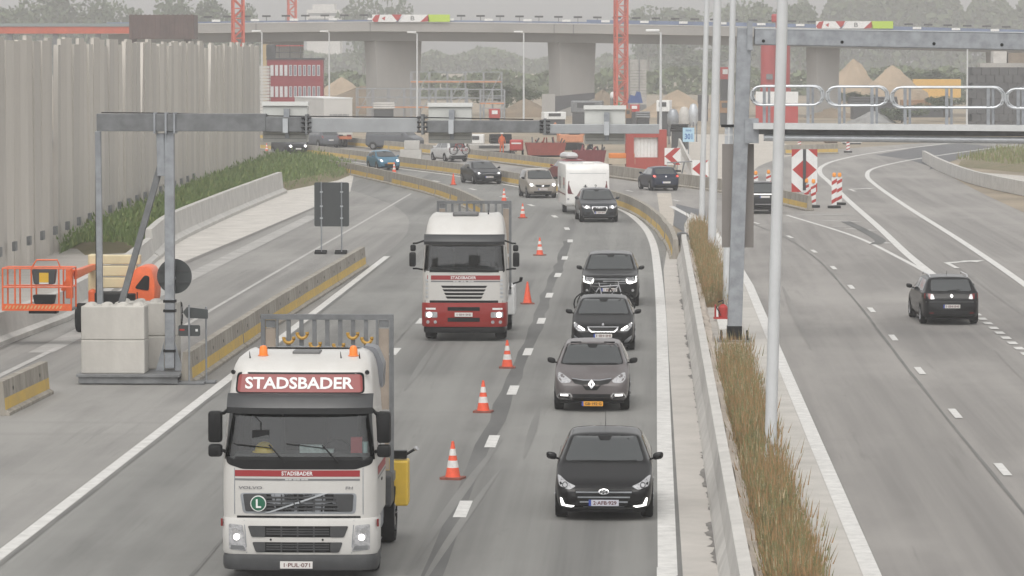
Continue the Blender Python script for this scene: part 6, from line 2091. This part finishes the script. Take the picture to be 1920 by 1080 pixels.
# ------------------------------------------------------------------ site buildings
k = thing('site_office', 'two storey red container office with rows of narrow white windows', 'building', at(501, 190, 430), .06)
s = sc_at(430)
W_, H_ = 105 / s, 78 / s
m_off = M('office red', (.22, .026, .034), .5, var=.12, scale=.6)
m_offw = M('office window white', (.50, .50, .51), .4)
base = -at(501, 190, 430).z
MB().box(0, W_, 0, 5, base, H_).build('wall', m_off, k)
MB().box(-.1, W_ + .1, -.1, 5.1, H_, H_ + .18).build('roof', m_dkgrey, k)
for row in (0, 1):
    for i in range(11):
        x = W_ * (.06 + .083 * i)
        z0 = (8 + 40 * row) / s
        f = MB().box(x, x + .34, -.05, .0, z0, z0 + 20 / s).build('window', m_offw, k)
        MB().box(x + .05, x + .29, -.058, -.051, z0 + .06, z0 + 20 / s - .06).build('pane', M('office pane', (.20, .21, .23), .2) if i > 3 else m_offw, f)
k = thing('concrete_stack', 'pale stacked concrete slabs at the end of the panel wall', 'slab stack', at(494, 200, 400))
for i in range(16):
    MB().box(-.6, .6, 0, 1.5, i * .33 - 1.0, i * .33 - .74).build('slab', m_conc_lt, k)
MB().box(-.6, .6, .1, 1.4, -at(494, 200, 400).z, -1.0).build('footing', m_conc, k)
# white lorry going away
k = thing('lorry', 'white box lorry seen from behind on the far outbound bend', 'lorry', (0, 0, 0), 0)
rr0 = at(634, 270, 345)
k.location = (rr0.x, 345, 0)
k.rotation_euler = (0, 0, .30)
MB().box(-1.3, 1.3, 0, 12.5, 1.15, 4.35).build('box_body', M('lorry box white', (.52, .50, .47), .5, var=.06, scale=.5), k)
MB().box(-1.33, 1.33, -.03, 12.53, 4.35, 4.45).build('box_roof', m_sign_white, k)
text('IHIIIHIIHIIH', 1.7, .2, m_grey_ink, k, (.1, -.012, 2.9), .03)
MB().box(-1.25, 1.25, 0.02, .2, .75, 1.0).build('rear_bar', M('rear bar', (.5, .14, .05), .5), k)
for x in (-1.0, 1.0):
    MB().box(x - .2, x + .2, -.02, .03, 1.0, 1.14).build('tail_lamp', m_red_lamp, k)
    for y in (1.8, 3.2, 10.5):
        wheel(k, x, y, .5, .35)
MB().box(-.5, .5, .3, 12, .8, 1.14).build('chassis', m_black, k)
MB().box(-1.25, 1.25, 12.9, 14.9, 1.0, 3.6).build('cab', m_sign_white, k, bevel=.1)
vd = dict(L=5.0, W=1.95, H=2.1, nose=.95, h0=1.1, h1=1.3, ws0=.8, ws1=1.5, r1=4.8, rwy=4.95, rwz=1.2, belt=1.25, zb=.28, roofw=.86)
Car('van', 'dark grey van standing beyond the barriers left of middle sign box', 772, 281, 1.15, paint('grey car paint', (.10, .105, .115)), vd, 'site vans', cat='van')
for lb, px, py, w_ in (('wide concrete block left of the white people carrier', 770, 298, 1.7), ('narrow concrete block stacked on the wide one near people carrier', 772, 282, 1.2)):
    p = at(px, py, 306)
    o = MB().box(-w_ / 2, w_ / 2, 0, .8, 0, .8 if 'narrow' not in lb else .7).build('concrete_block', m_conc_lt, loc=(p.x, 306, 0 if 'narrow' not in lb else .803), bevel=.03)
    tag(o, lb, 'concrete block', 'site blocks')

# skips, compressor, excavator beyond the outbound bend
def skip(label, px, py, wpx, hpx, mat, rz=.1):
    p = G(px, py)
    s = sc_at(p.y)
    k = thing('skip', label, 'skip', p, rz, 'steel skips')
    W_, H_ = wpx / s / 2, hpx / s
    mm = MB()
    mm.v = [(-W_ * .86, 0, .12), (W_ * .86, 0, .12), (W_ * .86, 1.8, .12), (-W_ * .86, 1.8, .12), (-W_, 0, H_), (W_, 0, H_), (W_, 1.8, H_), (-W_, 1.8, H_),
            (-W_ * .95, .08, H_), (W_ * .95, .08, H_), (W_ * .95, 1.72, H_), (-W_ * .95, 1.72, H_), (-W_ * .82, .1, .3), (W_ * .82, .1, .3), (W_ * .82, 1.7, .3), (-W_ * .82, 1.7, .3)]
    mm.f = [(3, 2, 1, 0), (0, 1, 5, 4), (1, 2, 6, 5), (2, 3, 7, 6), (3, 0, 4, 7), (4, 5, 9, 8), (5, 6, 10, 9), (6, 7, 11, 10), (7, 4, 8, 11), (8, 9, 13, 12), (9, 10, 14, 13), (10, 11, 15, 14), (11, 8, 12, 15), (12, 13, 14, 15)]
    mm.build('skip_shell', mat, k)
    for i in range(7):
        x = -W_ * .8 + W_ * 1.6 * i / 6
        MB().bar((x * .95, -.04, .15), (x * 1.05, -.04, H_), .10, .06).build('rib', mat, k)
    MB().box(-W_ * .7, W_ * .7, .2, 1.6, 0, .12).build('runner', m_black, k)
    r = random.Random(px)
    for i in range(10):
        x = r.uniform(-W_ * .8, W_ * .8)
        MB().bar((x, r.uniform(.3, 1.4), H_ * .5), (x + r.uniform(-.6, .6), r.uniform(.3, 1.4), H_ + r.uniform(.1, .5)), .1).build('scrap', m_dkgrey if i % 2 else mat, k)
skip('rust red skip full of scrap left of the caravan roof', 1024, 294, 76, 26, M('skip rust red', (.24, .05, .035), .7, var=.2, scale=1.5))
skip('dark red skip right behind the caravan', 1106, 309, 62, 27, M('skip dark red', (.17, .025, .03), .6, var=.15, scale=1.5))
q = G(968, 293)
k = thing('compressor', 'red site compressor on wheels left of the rust red skip', 'compressor', q)
MB().box(-.55, .55, 0, 1.4, .45, 1.35).build('housing', m_red, k, bevel=.12)
MB().box(-.4, .4, -.02, .01, 1.0, 1.12).build('name_strip', m_sign_white, k)
wheel(k, -.5, .7, .28, .16)
wheel(k, .5, .7, .28, .16)
MB().bar((0, 0, .4), (0, -1.0, .4), .08).build('drawbar', m_black, k)
q = G(1068, 281)
s = sc_at(q.y)
k = thing('excavator', 'small orange tracked excavator behind the two red skips', 'excavator', q, .2)
m_ex = M('excavator orange', (.55, .24, .13), .6, var=.15, scale=1)
for x in (-.9, .9):
    MB().prism(rnd([(-1.2, 0), (1.2, 0), (1.2, .6), (-1.2, .6)], .28), lambda u, v, w_: (u, w_ + x * .8, v), 0, .4).build('track', m_black, k)
MB().box(-1.0, 1.1, -.8, .9, .65, 1.35).build('superstructure', m_ex, k, bevel=.1)
MB().box(-.2, .8, -.8, .1, 1.35, 2.2).build('cab', m_glass, k, bevel=.08)
MB().tube([(-.8, 0, 1.1), (-1.5, 0, 2.1), (-1.2, 0, 2.3)], .18, 6).build('boom', m_ex, k)
MB().bar((.9, -.1, 1.5), (1.6, -.1, 1.3), .28).bar((1.6, -.1, 1.4), (1.75, -.1, .3), .22).build('dipper', m_ex, k)
MB().prism([(1.5, .0), (2.0, .1), (2.0, .5), (1.7, .6)], lambda u, v, w_: (u, w_, v), -.4, .2).build('bucket', m_black, k)
# red portal with white shutter
q = G(1212, 322)
s = sc_at(q.y)
k = thing('site_gate', 'red steel frame with white shutter panel beside outbound bend', 'gate', q, .08)
x0, x1, H_ = -38 / s, 38 / s, 76 / s
m_rf = M('gate red', (.34, .055, .04), .55, var=.1, scale=1)
MB().box(x0, x0 + .55, 0, 1.2, 0, H_).build('frame_post', m_rf, k)
MB().box(x1 - .6, x1, 0, 1.2, 0, H_ + .1).build('frame_post', m_rf, k)
MB().box(x0 + .552, x1 - .602, 0, 1.2, H_ - .45, H_ - .002).build('frame_head', m_rf, k)
MB().box(x0 + .552, x1 - .602, .05, 1.1, 0, 1.0).build('frame_base', m_rf, k)
for i in range(7):
    a = x0 + .56 + (x1 - x0 - 1.18) * i / 7
    MB().box(a, a + (x1 - x0 - 1.18) / 7 - .02, .25, .3, 1.02, H_ - .46).build('shutter_panel', m_sign_white, k)
q = G(1166, 322)
k = thing('utility_trailer', 'orange and cream site trailer between dark red skip and gate', 'trailer', q, .05)
MB().box(-.95, .95, 0, 1.6, .55, .95).build('trailer_body', M('trailer cream', (.42, .36, .28), .6, var=.1, scale=2), k)
MB().box(-.9, .9, .05, 1.55, .95, 1.3).build('orange_cover', M('cover orange', (.62, .20, .04), .7), k, bevel=.06)
for x in (-.8, .8):
    wheel(k, x, .8, .3, .18)
# old median running on beyond the bend, with pale old carriageway
structure('old_carriageway', sheet([(2.0, 232), (14, 232), (13, 300), (12, 470), (2.0, 470)], -.024), M('pale dusty concrete', (.43, .395, .35), .9, var=.1, scale=.25))
k = thing('concrete_wall', 'old pale median wall running straight into the site', 'wall')
MB().sweep([(2.9, 262), (2.75, 300), (2.6, 340), (2.5, 420)], [(-.3, 0), (-.12, .3), (-.08, .95), (.08, .95), (.12, .3), (.3, 0)]).build('wall_body', m_conc_lt, k)
q = G(1283, 330)
k = thing('steel_ramp', 'dark steel frame leaning at the end of the old median wall', 'frame', q)
MB().tube([(-1.2, 0, .9), (.5, 0, 1.0), (1.1, 0, 0)], .05).tube([(-.9, 0, 0), (-.6, 0, .95)], .05).tube([(0, 0, .95), (-.2, 0, 0)], .05).build('frame_bar', m_galv_dk, k)
# number sign
p = at(1291, 266, 300)
k = thing('number_sign', 'pale blue square sign reading 301 on a thin post', 'sign', (p.x, 300, 0))
MB().box(-.45, .45, 0, .03, p.z, p.z + 1.1).build('panel', M('pale blue', (.38, .56, .68), .5), k)
text('301', .6, .45, M('sign blue', (.04, .12, .35), .5), k, (0, -.012, p.z + .42), .03)
text('IIHI', .42, .16, M('sign blue', (.04, .12, .35)), k, (0, -.012, p.z + .88), .02)
MB().cyl((0, .05, 0), (0, .05, p.z + 1.3), .04, n=8).build('sign_post', m_galv, k)
# lamp posts of the site
def thin_lamp(label, px, top, Y, arm=-1):
    p = at(px, top, Y)
    k = thing('street_lamp', label, 'street lamp', (p.x, Y, 0), 0, 'thin street lamps')
    MB().cyl((0, 0, 0), (0, 0, p.z), .12, .07, 8).build('pole', m_pole, k)
    MB().bar((0, 0, p.z), (arm * 1.0, 0, p.z + .12), .09).build('arm', m_pole, k)
    MB().box(min(arm * .1, arm * 1.1), max(arm * .1, arm * 1.1), -.2, .2, p.z + .06, p.z + .24).build('lamp_head', m_sign_white, k, bevel=.04)
thin_lamp('thin street lamp at the right end of the panel wall', 491, 61, 420)
thin_lamp('thin street lamp right of the red container office', 617, 61, 470)
thin_lamp('thin street lamp in front of the left viaduct pier', 782, 63, 430)
thin_lamp('thin street lamp left of the middle viaduct pier', 982, 62, 430)
thin_lamp('thin street lamp standing at the red gate', 1239, 61, 284)
thin_lamp('thin lamp post under the right gantry rails', 1814, 84, 420)

# falsework scaffolds under the viaduct
def scaffold(label, px0, px1, y0, y1, Y, levels, bays, boards):
    A, B = at(px0, y0, Y), at(px1, y1, Y)
    k = thing('scaffold', label, 'scaffold', (A.x, Y, 0), 0, 'falsework scaffolds')
    W_, z0, z1 = B.x - A.x, 0, A.z
    for i in range(bays + 1):
        for d in (0, 2.5):
            MB().bar((W_ * i / bays, d, z0), (W_ * i / bays, d, z1), .11).build('upright', m_galv, k)
    for j in range(1, levels + 1):
        z = B.z + (z1 - B.z) * j / levels
        MB().bar((0, -.06, z), (W_, -.06, z), .11).build('ledger', m_galv, k)
        if j in boards:
            MB().box(0, W_, -.1, 2.6, z - .22, z - .07).build('board_deck', M('scaffold board', (.50, .22, .10), .7, var=.2, scale=1), k)
    for i in range(0, bays, 2):
        MB().bar((W_ * i / bays, -.1, B.z), (W_ * (i + 1) / bays, -.1, z1), .08).build('brace', m_galv, k)
scaffold('long low scaffold in front of the left viaduct pier', 668, 875, 166, 215, 450, 3, 7, (1,))
scaffold('tall scaffold with orange deck right of the left viaduct pier', 770, 940, 135, 200, 470, 4, 5, (3,))
scaffold('small scaffold tower beside the middle sign box', 900, 945, 168, 215, 450, 4, 2, (2,))
k = thing('scaffold', 'scaffold tower wrapped round the unfinished pier near the office', 'scaffold', at(535, 112, 500))
for i in range(4):
    MB().bar((-2.2 + 1.4 * i, 0, -9), (-2.2 + 1.4 * i, 0, 2.0), .12).build('upright', m_dkgrey, k)
for j in range(5):
    MB().bar((-2.4, -.1, -1.6 + .85 * j), (2.4, -.1, -1.6 + .85 * j), .12).build('ledger', m_dkgrey if j % 2 else m_red, k)
MB().box(-2.9, -2.3, 0, .5, -9, 2.0).build('form_face', M('form ply', (.40, .30, .16), .7), k)
# spoil heaps
def heap(label, px, py, Y, wpx, hpx, mat, seed, name='sand_heap'):
    b = at(px, py, Y)
    s = sc_at(Y)
    W_, H_ = wpx / s / 2, hpx / s
    r = random.Random(seed)
    n, rings = 22, 7
    mm = MB()
    off = [r.uniform(.82, 1.15) for _ in range(n)]
    for j in range(rings):
        t_ = j / rings
        for i in range(n):
            a = 2 * math.pi * i / n
            q = (1 - t_) ** .9 * (.55 * off[i] + .45) + .035 * r.gauss(0, 1) * (j > 0) + .05 * math.sin(3 * a + j + seed) * (1 - t_)
            mm.v.append((W_ * q * math.cos(a), W_ * .8 * q * math.sin(a), H_ * t_ ** 1.15 + (b.z if j else -.5) - 0))
    mm.v.append((0, 0, b.z + H_))
    mm.f = [(j * n + i, j * n + (i + 1) % n, (j + 1) * n + (i + 1) % n, (j + 1) * n + i) for j in range(rings - 1) for i in range(n)] + [((rings - 1) * n + i, (rings - 1) * n + (i + 1) % n, rings * n) for i in range(n)]
    tag(mm.build(name, mat, loc=(b.x, Y, 0), smooth=True), label, 'heap', 'spoil heaps')
m_heap = M('sand heap', (.40, .31, .22), .95, col2=(.27, .21, .15), scale=.4, bump=.5)
m_heap2 = M('brown soil', (.22, .165, .11), .95, col2=(.15, .12, .085), scale=.4, bump=.5)
heap('tall sand heap right of the right viaduct pier', 1600, 182, 560, 130, 72, m_heap, 1)
heap('pointed sand heap with smooth side, farthest right', 1672, 180, 540, 140, 58, m_heap, 2)
heap('broad low sand heap behind the machines left of the lamp poles', 1270, 218, 500, 170, 50, m_heap, 3)
heap('grey gravel heap under the walkway rails', 1636, 233, 470, 110, 26, M('gravel grey', (.22, .22, .215), .95, var=.3, scale=1.5, bump=.6), 4)
heap('brown soil heap behind the scaffolds', 680, 200, 530, 200, 40, m_heap2, 5)
heap('pale spoil heap right of the red container office', 640, 182, 560, 110, 38, m_heap, 6)
heap('brown soil bank right of the middle pier', 1130, 205, 540, 90, 38, m_heap2, 7)
heap('brown soil heap left of the middle pier', 985, 215, 490, 120, 30, m_heap2, 8)
heap('soil bank at the foot of the right viaduct pier', 1560, 222, 500, 120, 20, m_heap2, 9)
# yellow container, dark stone wall, far buildings
k = thing('container', 'flat orange yellow container far right beyond the sand heaps', 'container', at(1757, 161, 590))
MB().box(-3.6, 3.6, 0, 2.4, -1.8, 1.0).build('container_shell', M('container yellow', (.60, .36, .08), .6), k)
for i in range(12):
    MB().box(-3.5 + .6 * i, -3.3 + .6 * i, -.06, 0, -1.7, .9).build('corrugation', M('container yellow', (.6, .36, .08)), k)
k = thing('stone_wall', 'dark stone block wall at the right picture edge', 'wall', (0, 0, 0))
A, B = at(1815, 126, 430), at(2000, 236, 430)
m_st = M('dark stone', (.07, .07, .072), .8, var=.3, scale=.9)
rows, cols = 8, 11
for j in range(rows):
    for i in range(cols):
        x0 = A.x + (B.x - A.x) * (i + (.5 if j % 2 else 0)) / cols
        x1 = A.x + (B.x - A.x) * (i + 1 + (.5 if j % 2 else 0)) / cols
        z0, z1 = A.z * j / rows, A.z * (j + 1) / rows
        MB().box(x0 + .02, min(x1, B.x + .5) - .02, 430 + rng.uniform(-.05, .05), 431.4, z0 + .015, z1 - .015).build('stone', m_st, k)
MB().box(A.x + .1, B.x, 431.41, 433, 0, A.z - .02).build('backing', m_dkgrey, k)
k = thing('abutment', 'pale concrete abutment on top of the dark stone wall', 'abutment', (0, 0, 0))
A, B = at(1838, 96, 470), at(2000, 126, 470)
MB().box(A.x, B.x, 470, 474, 0, B.z + .5).build('lower_block', m_pier, k)
MB().box(A.x + 1.6, A.x + 3.2, 470.2, 474, B.z + .5, A.z).build('upper_block', m_conc_lt, k)
MB().box(A.x + 3.4, B.x, 470.5, 474, B.z + .5, A.z - .2).build('rubble', M('abutment brown', (.20, .16, .12), .9, var=.3, scale=1), k)
k = thing('office_block', 'very faint pale office block on the skyline', 'building', at(575, 40, 1400))
MB().box(0, 12, 0, 12, -12, 4.2).build('wall', m_conc_lt, k)
MB().box(2, 10, 1, 10, 4.2, 6.2).build('upper_floor', m_conc_lt, k)
for j in range(4):
    MB().box(.6, 11.4, -.05, 0, -4 + 2 * j, -3 + 2 * j).build('window', m_dkgrey, k)
# small site clutter: each a little machine, container or tank
def clutter(name, label, cat, px, py, wpx, hpx, Y, mat, shape='box'):
    b = at(px, py, Y)
    s = sc_at(Y)
    W_, H_ = wpx / s / 2, hpx / s
    z = max(b.z, 0.)
    k = thing(name, label, cat, (b.x, Y, z), rng.uniform(-.3, .3))
    if shape == 'box':
        MB().box(-W_, W_, 0, W_ * 1.2, H_ * .12, H_).build('shell', mat, k, bevel=min(W_, H_) * .08)
        MB().box(-W_ * .9, W_ * .9, .05, W_, -z - .3, H_ * .12).build('base', m_dkgrey, k)
        MB().box(-W_ * .6, W_ * .5, -.04, 0, H_ * .5, H_ * .85).build('panel', m_sign_white if mat is m_red else m_dkgrey, k)
    elif shape == 'tank':
        MB().lathe([(W_ * .5, 0), (W_, H_ * .25), (W_, H_ * .7), (W_ * .6, H_ * .95), (W_ * .1, H_)], 12).build('tank', mat, k, smooth=True)
        for a in range(4):
            MB().bar((W_ * .7 * math.cos(a * 1.57), W_ * .7 * math.sin(a * 1.57), -z - .3), (W_ * .7 * math.cos(a * 1.57), W_ * .7 * math.sin(a * 1.57), H_ * .3), .12).build('leg', m_galv_dk, k)
    elif shape == 'pipes':
        n = 0
        r = max(H_ / 6, .12)
        for row in range(3):
            for i in range(5 - row):
                MB().cyl((-W_, i * 2 * r + row * r, r + row * 1.75 * r), (W_, i * 2 * r + row * r, r + row * 1.75 * r), r, n=10).build('pipe', mat, k, smooth=True)
        MB().box(-W_ * .9, W_ * .9, 0, 8 * r, -z - .3, 0).build('cradle', m_dkgrey, k)
    return k
for a in (('site_cabinet', 'red site cabinet with white front above the gantry beam', 'cabinet', 928, 224, 20, 20, 440, m_red), ('container', 'white flat container left of the right sign box', 'container', 1041, 226, 42, 16, 400, m_sign_white),
          ('container', 'small green container at the foot of the middle crane', 'container', 1155, 200, 14, 12, 480, M('site green', (.05, .22, .10), .6)), ('water_tank', 'white round tank beside the middle crane foot', 'tank', 1149, 186, 11, 14, 480, m_sign_white, 'tank'),
          ('brick_pallet', 'brown stack just right of the right sign box', 'pallet', 1178, 224, 11, 20, 400, M('stack brown', (.25, .14, .07), .8)), ('container', 'red container right of the brown stack', 'container', 1190, 212, 18, 16, 420, m_red),
          ('pipe_stack', 'grey pipe stack above the gantry end', 'pipes', 1206, 222, 26, 14, 400, m_galv_dk, 'pipes'), ('notice_board', 'white notice board above the gantry end', 'board', 1243, 212, 26, 24, 395, m_sign_white),
          ('cement_tank', 'grey round cement tank left of the pale blue sign', 'tank', 1262, 240, 22, 36, 360, m_galv, 'tank'), ('cement_tank', 'pale cement tank above the pale blue sign', 'tank', 1283, 238, 20, 38, 380, m_conc_lt, 'tank'),
          ('water_tank', 'white topped tank right of the cement tanks', 'tank', 1300, 236, 18, 42, 370, m_galv_lt, 'tank'), ('tyre_stack', 'dark rolls lying below the cement tanks', 'rolls', 1272, 247, 30, 14, 340, m_black, 'pipes'),
          ('pipe_stack', 'dark pipe bundle below the gantry near the people carrier', 'pipes', 940, 268, 40, 18, 345, m_black, 'pipes'), ('container', 'white low container below the gantry right of the sign box', 'container', 890, 272, 34, 20, 350, m_sign_white),
          ('steel_rack', 'grey steel rack below the gantry above the people carrier', 'rack', 925, 285, 90, 14, 325, m_conc), ('container', 'dark machine house behind the brown scaffold', 'container', 508, 110, 18, 26, 480, m_dkgrey),
          ('pipe_stack', 'white pipe ends beside the scaffold', 'pipes', 720, 205, 40, 14, 440, m_conc_lt, 'pipes'), ('container', 'grey panels leaning behind the middle pier foot', 'panel stack', 1100, 215, 60, 26, 430, m_galv_dk),
          ('site_trailer', 'white vehicle row beyond the exit barriers', 'trailer', 1600, 276, 34, 16, 360, m_sign_white), ('site_trailer', 'brown flat trailer beyond the exit barriers', 'trailer', 1560, 277, 24, 9, 365, M('stack brown', (.25, .14, .07), .8)),
          ('timber_stack', 'dark timber stack under the walkway rails', 'timber', 1640, 196, 90, 16, 490, m_dkgrey, 'pipes'), ('timber_stack', 'long brown timber stack right of the gravel heap', 'timber', 1740, 198, 100, 12, 500, M('stack brown', (.25, .14, .07), .8), 'pipes'),
          ('concrete_block', 'pale block in front of the compressor', 'block', 978, 306, 36, 13, 296, m_conc_lt), ('site_machine', 'dark machine half hidden between the slim lamp poles', 'machine', 1318, 196, 20, 18, 470, m_dkgrey), ('site_machine', 'brown machine right of the wide lamp pole', 'machine', 1360, 215, 22, 26, 440, M('stack brown', (.25, .14, .07), .8)),
          ('sign_box', 'white and red box right of the wide lamp pole', 'box', 1360, 152, 18, 26, 520, m_red)):
    clutter(*a)
# worker beside the compressor
q = G(941, 290)
k = thing('person', 'worker in orange and white clothes standing beside the compressor', 'person', q, .3)
b = bpy.data.meshes.new('body')
V_ = [(0, 0, .95), (0, 0, 1.2), (0, 0, 1.45), (0, 0, 1.55), (0, 0, 1.72), (.10, 0, .9), (.12, 0, .5), (.13, .02, .06), (.13, -.14, .03), (-.10, 0, .9), (-.12, .02, .5), (-.13, .04, .06), (-.13, -.12, .03), (.2, 0, 1.42), (.27, 0, 1.12), (.24, -.16, .92), (-.2, 0, 1.42), (-.27, 0, 1.12), (-.24, -.16, .92)]
E_ = [(0, 1), (1, 2), (2, 3), (3, 4), (0, 5), (5, 6), (6, 7), (7, 8), (0, 9), (9, 10), (10, 11), (11, 12), (2, 13), (13, 14), (14, 15), (2, 16), (16, 17), (17, 18)]
b.from_pydata(V_, E_, [])
o = obj('body', b, M('work orange', (.62, .12, .03), .8, col2=(.42, .10, .04), scale=4), k)
sm_ = o.modifiers.new('skin', 'SKIN')
rad = [.16, .16, .17, .06, .10, .10, .075, .05, .04, .10, .075, .05, .04, .07, .05, .04, .07, .05, .04]
for i, v in enumerate(b.skin_vertices[0].data):
    v.radius = (rad[i], rad[i] * .8)
    v.use_root = i == 0
o.modifiers.new('sub', 'SUBSURF').levels = 1
MB().lathe([(.13, 0), (.125, .05), (.08, .11), (.02, .13)], 10, (0, 0, 1.74)).build('hard_hat', m_sign_white, k, smooth=True)

# ------------------------------------------------------------------ haze
hz = MB().box(-905, 905, -65, 1610, -3.0, 38).build('haze', None)
hz['kind'] = 'stuff'
hm = bpy.data.materials.new('haze air')
hm.use_nodes = True
n, l = hm.node_tree.nodes, hm.node_tree.links
n.remove(n['Principled BSDF'])
pv_ = n.new('ShaderNodeVolumePrincipled')
pv_.inputs['Color'].default_value = (.93, .935, .95, 1)
pv_.inputs['Density'].default_value = .00052
pv_.inputs['Anisotropy'].default_value = .0
l.new(pv_.outputs[0], n['Material Output'].inputs['Volume'])
hz.data.materials.append(hm)
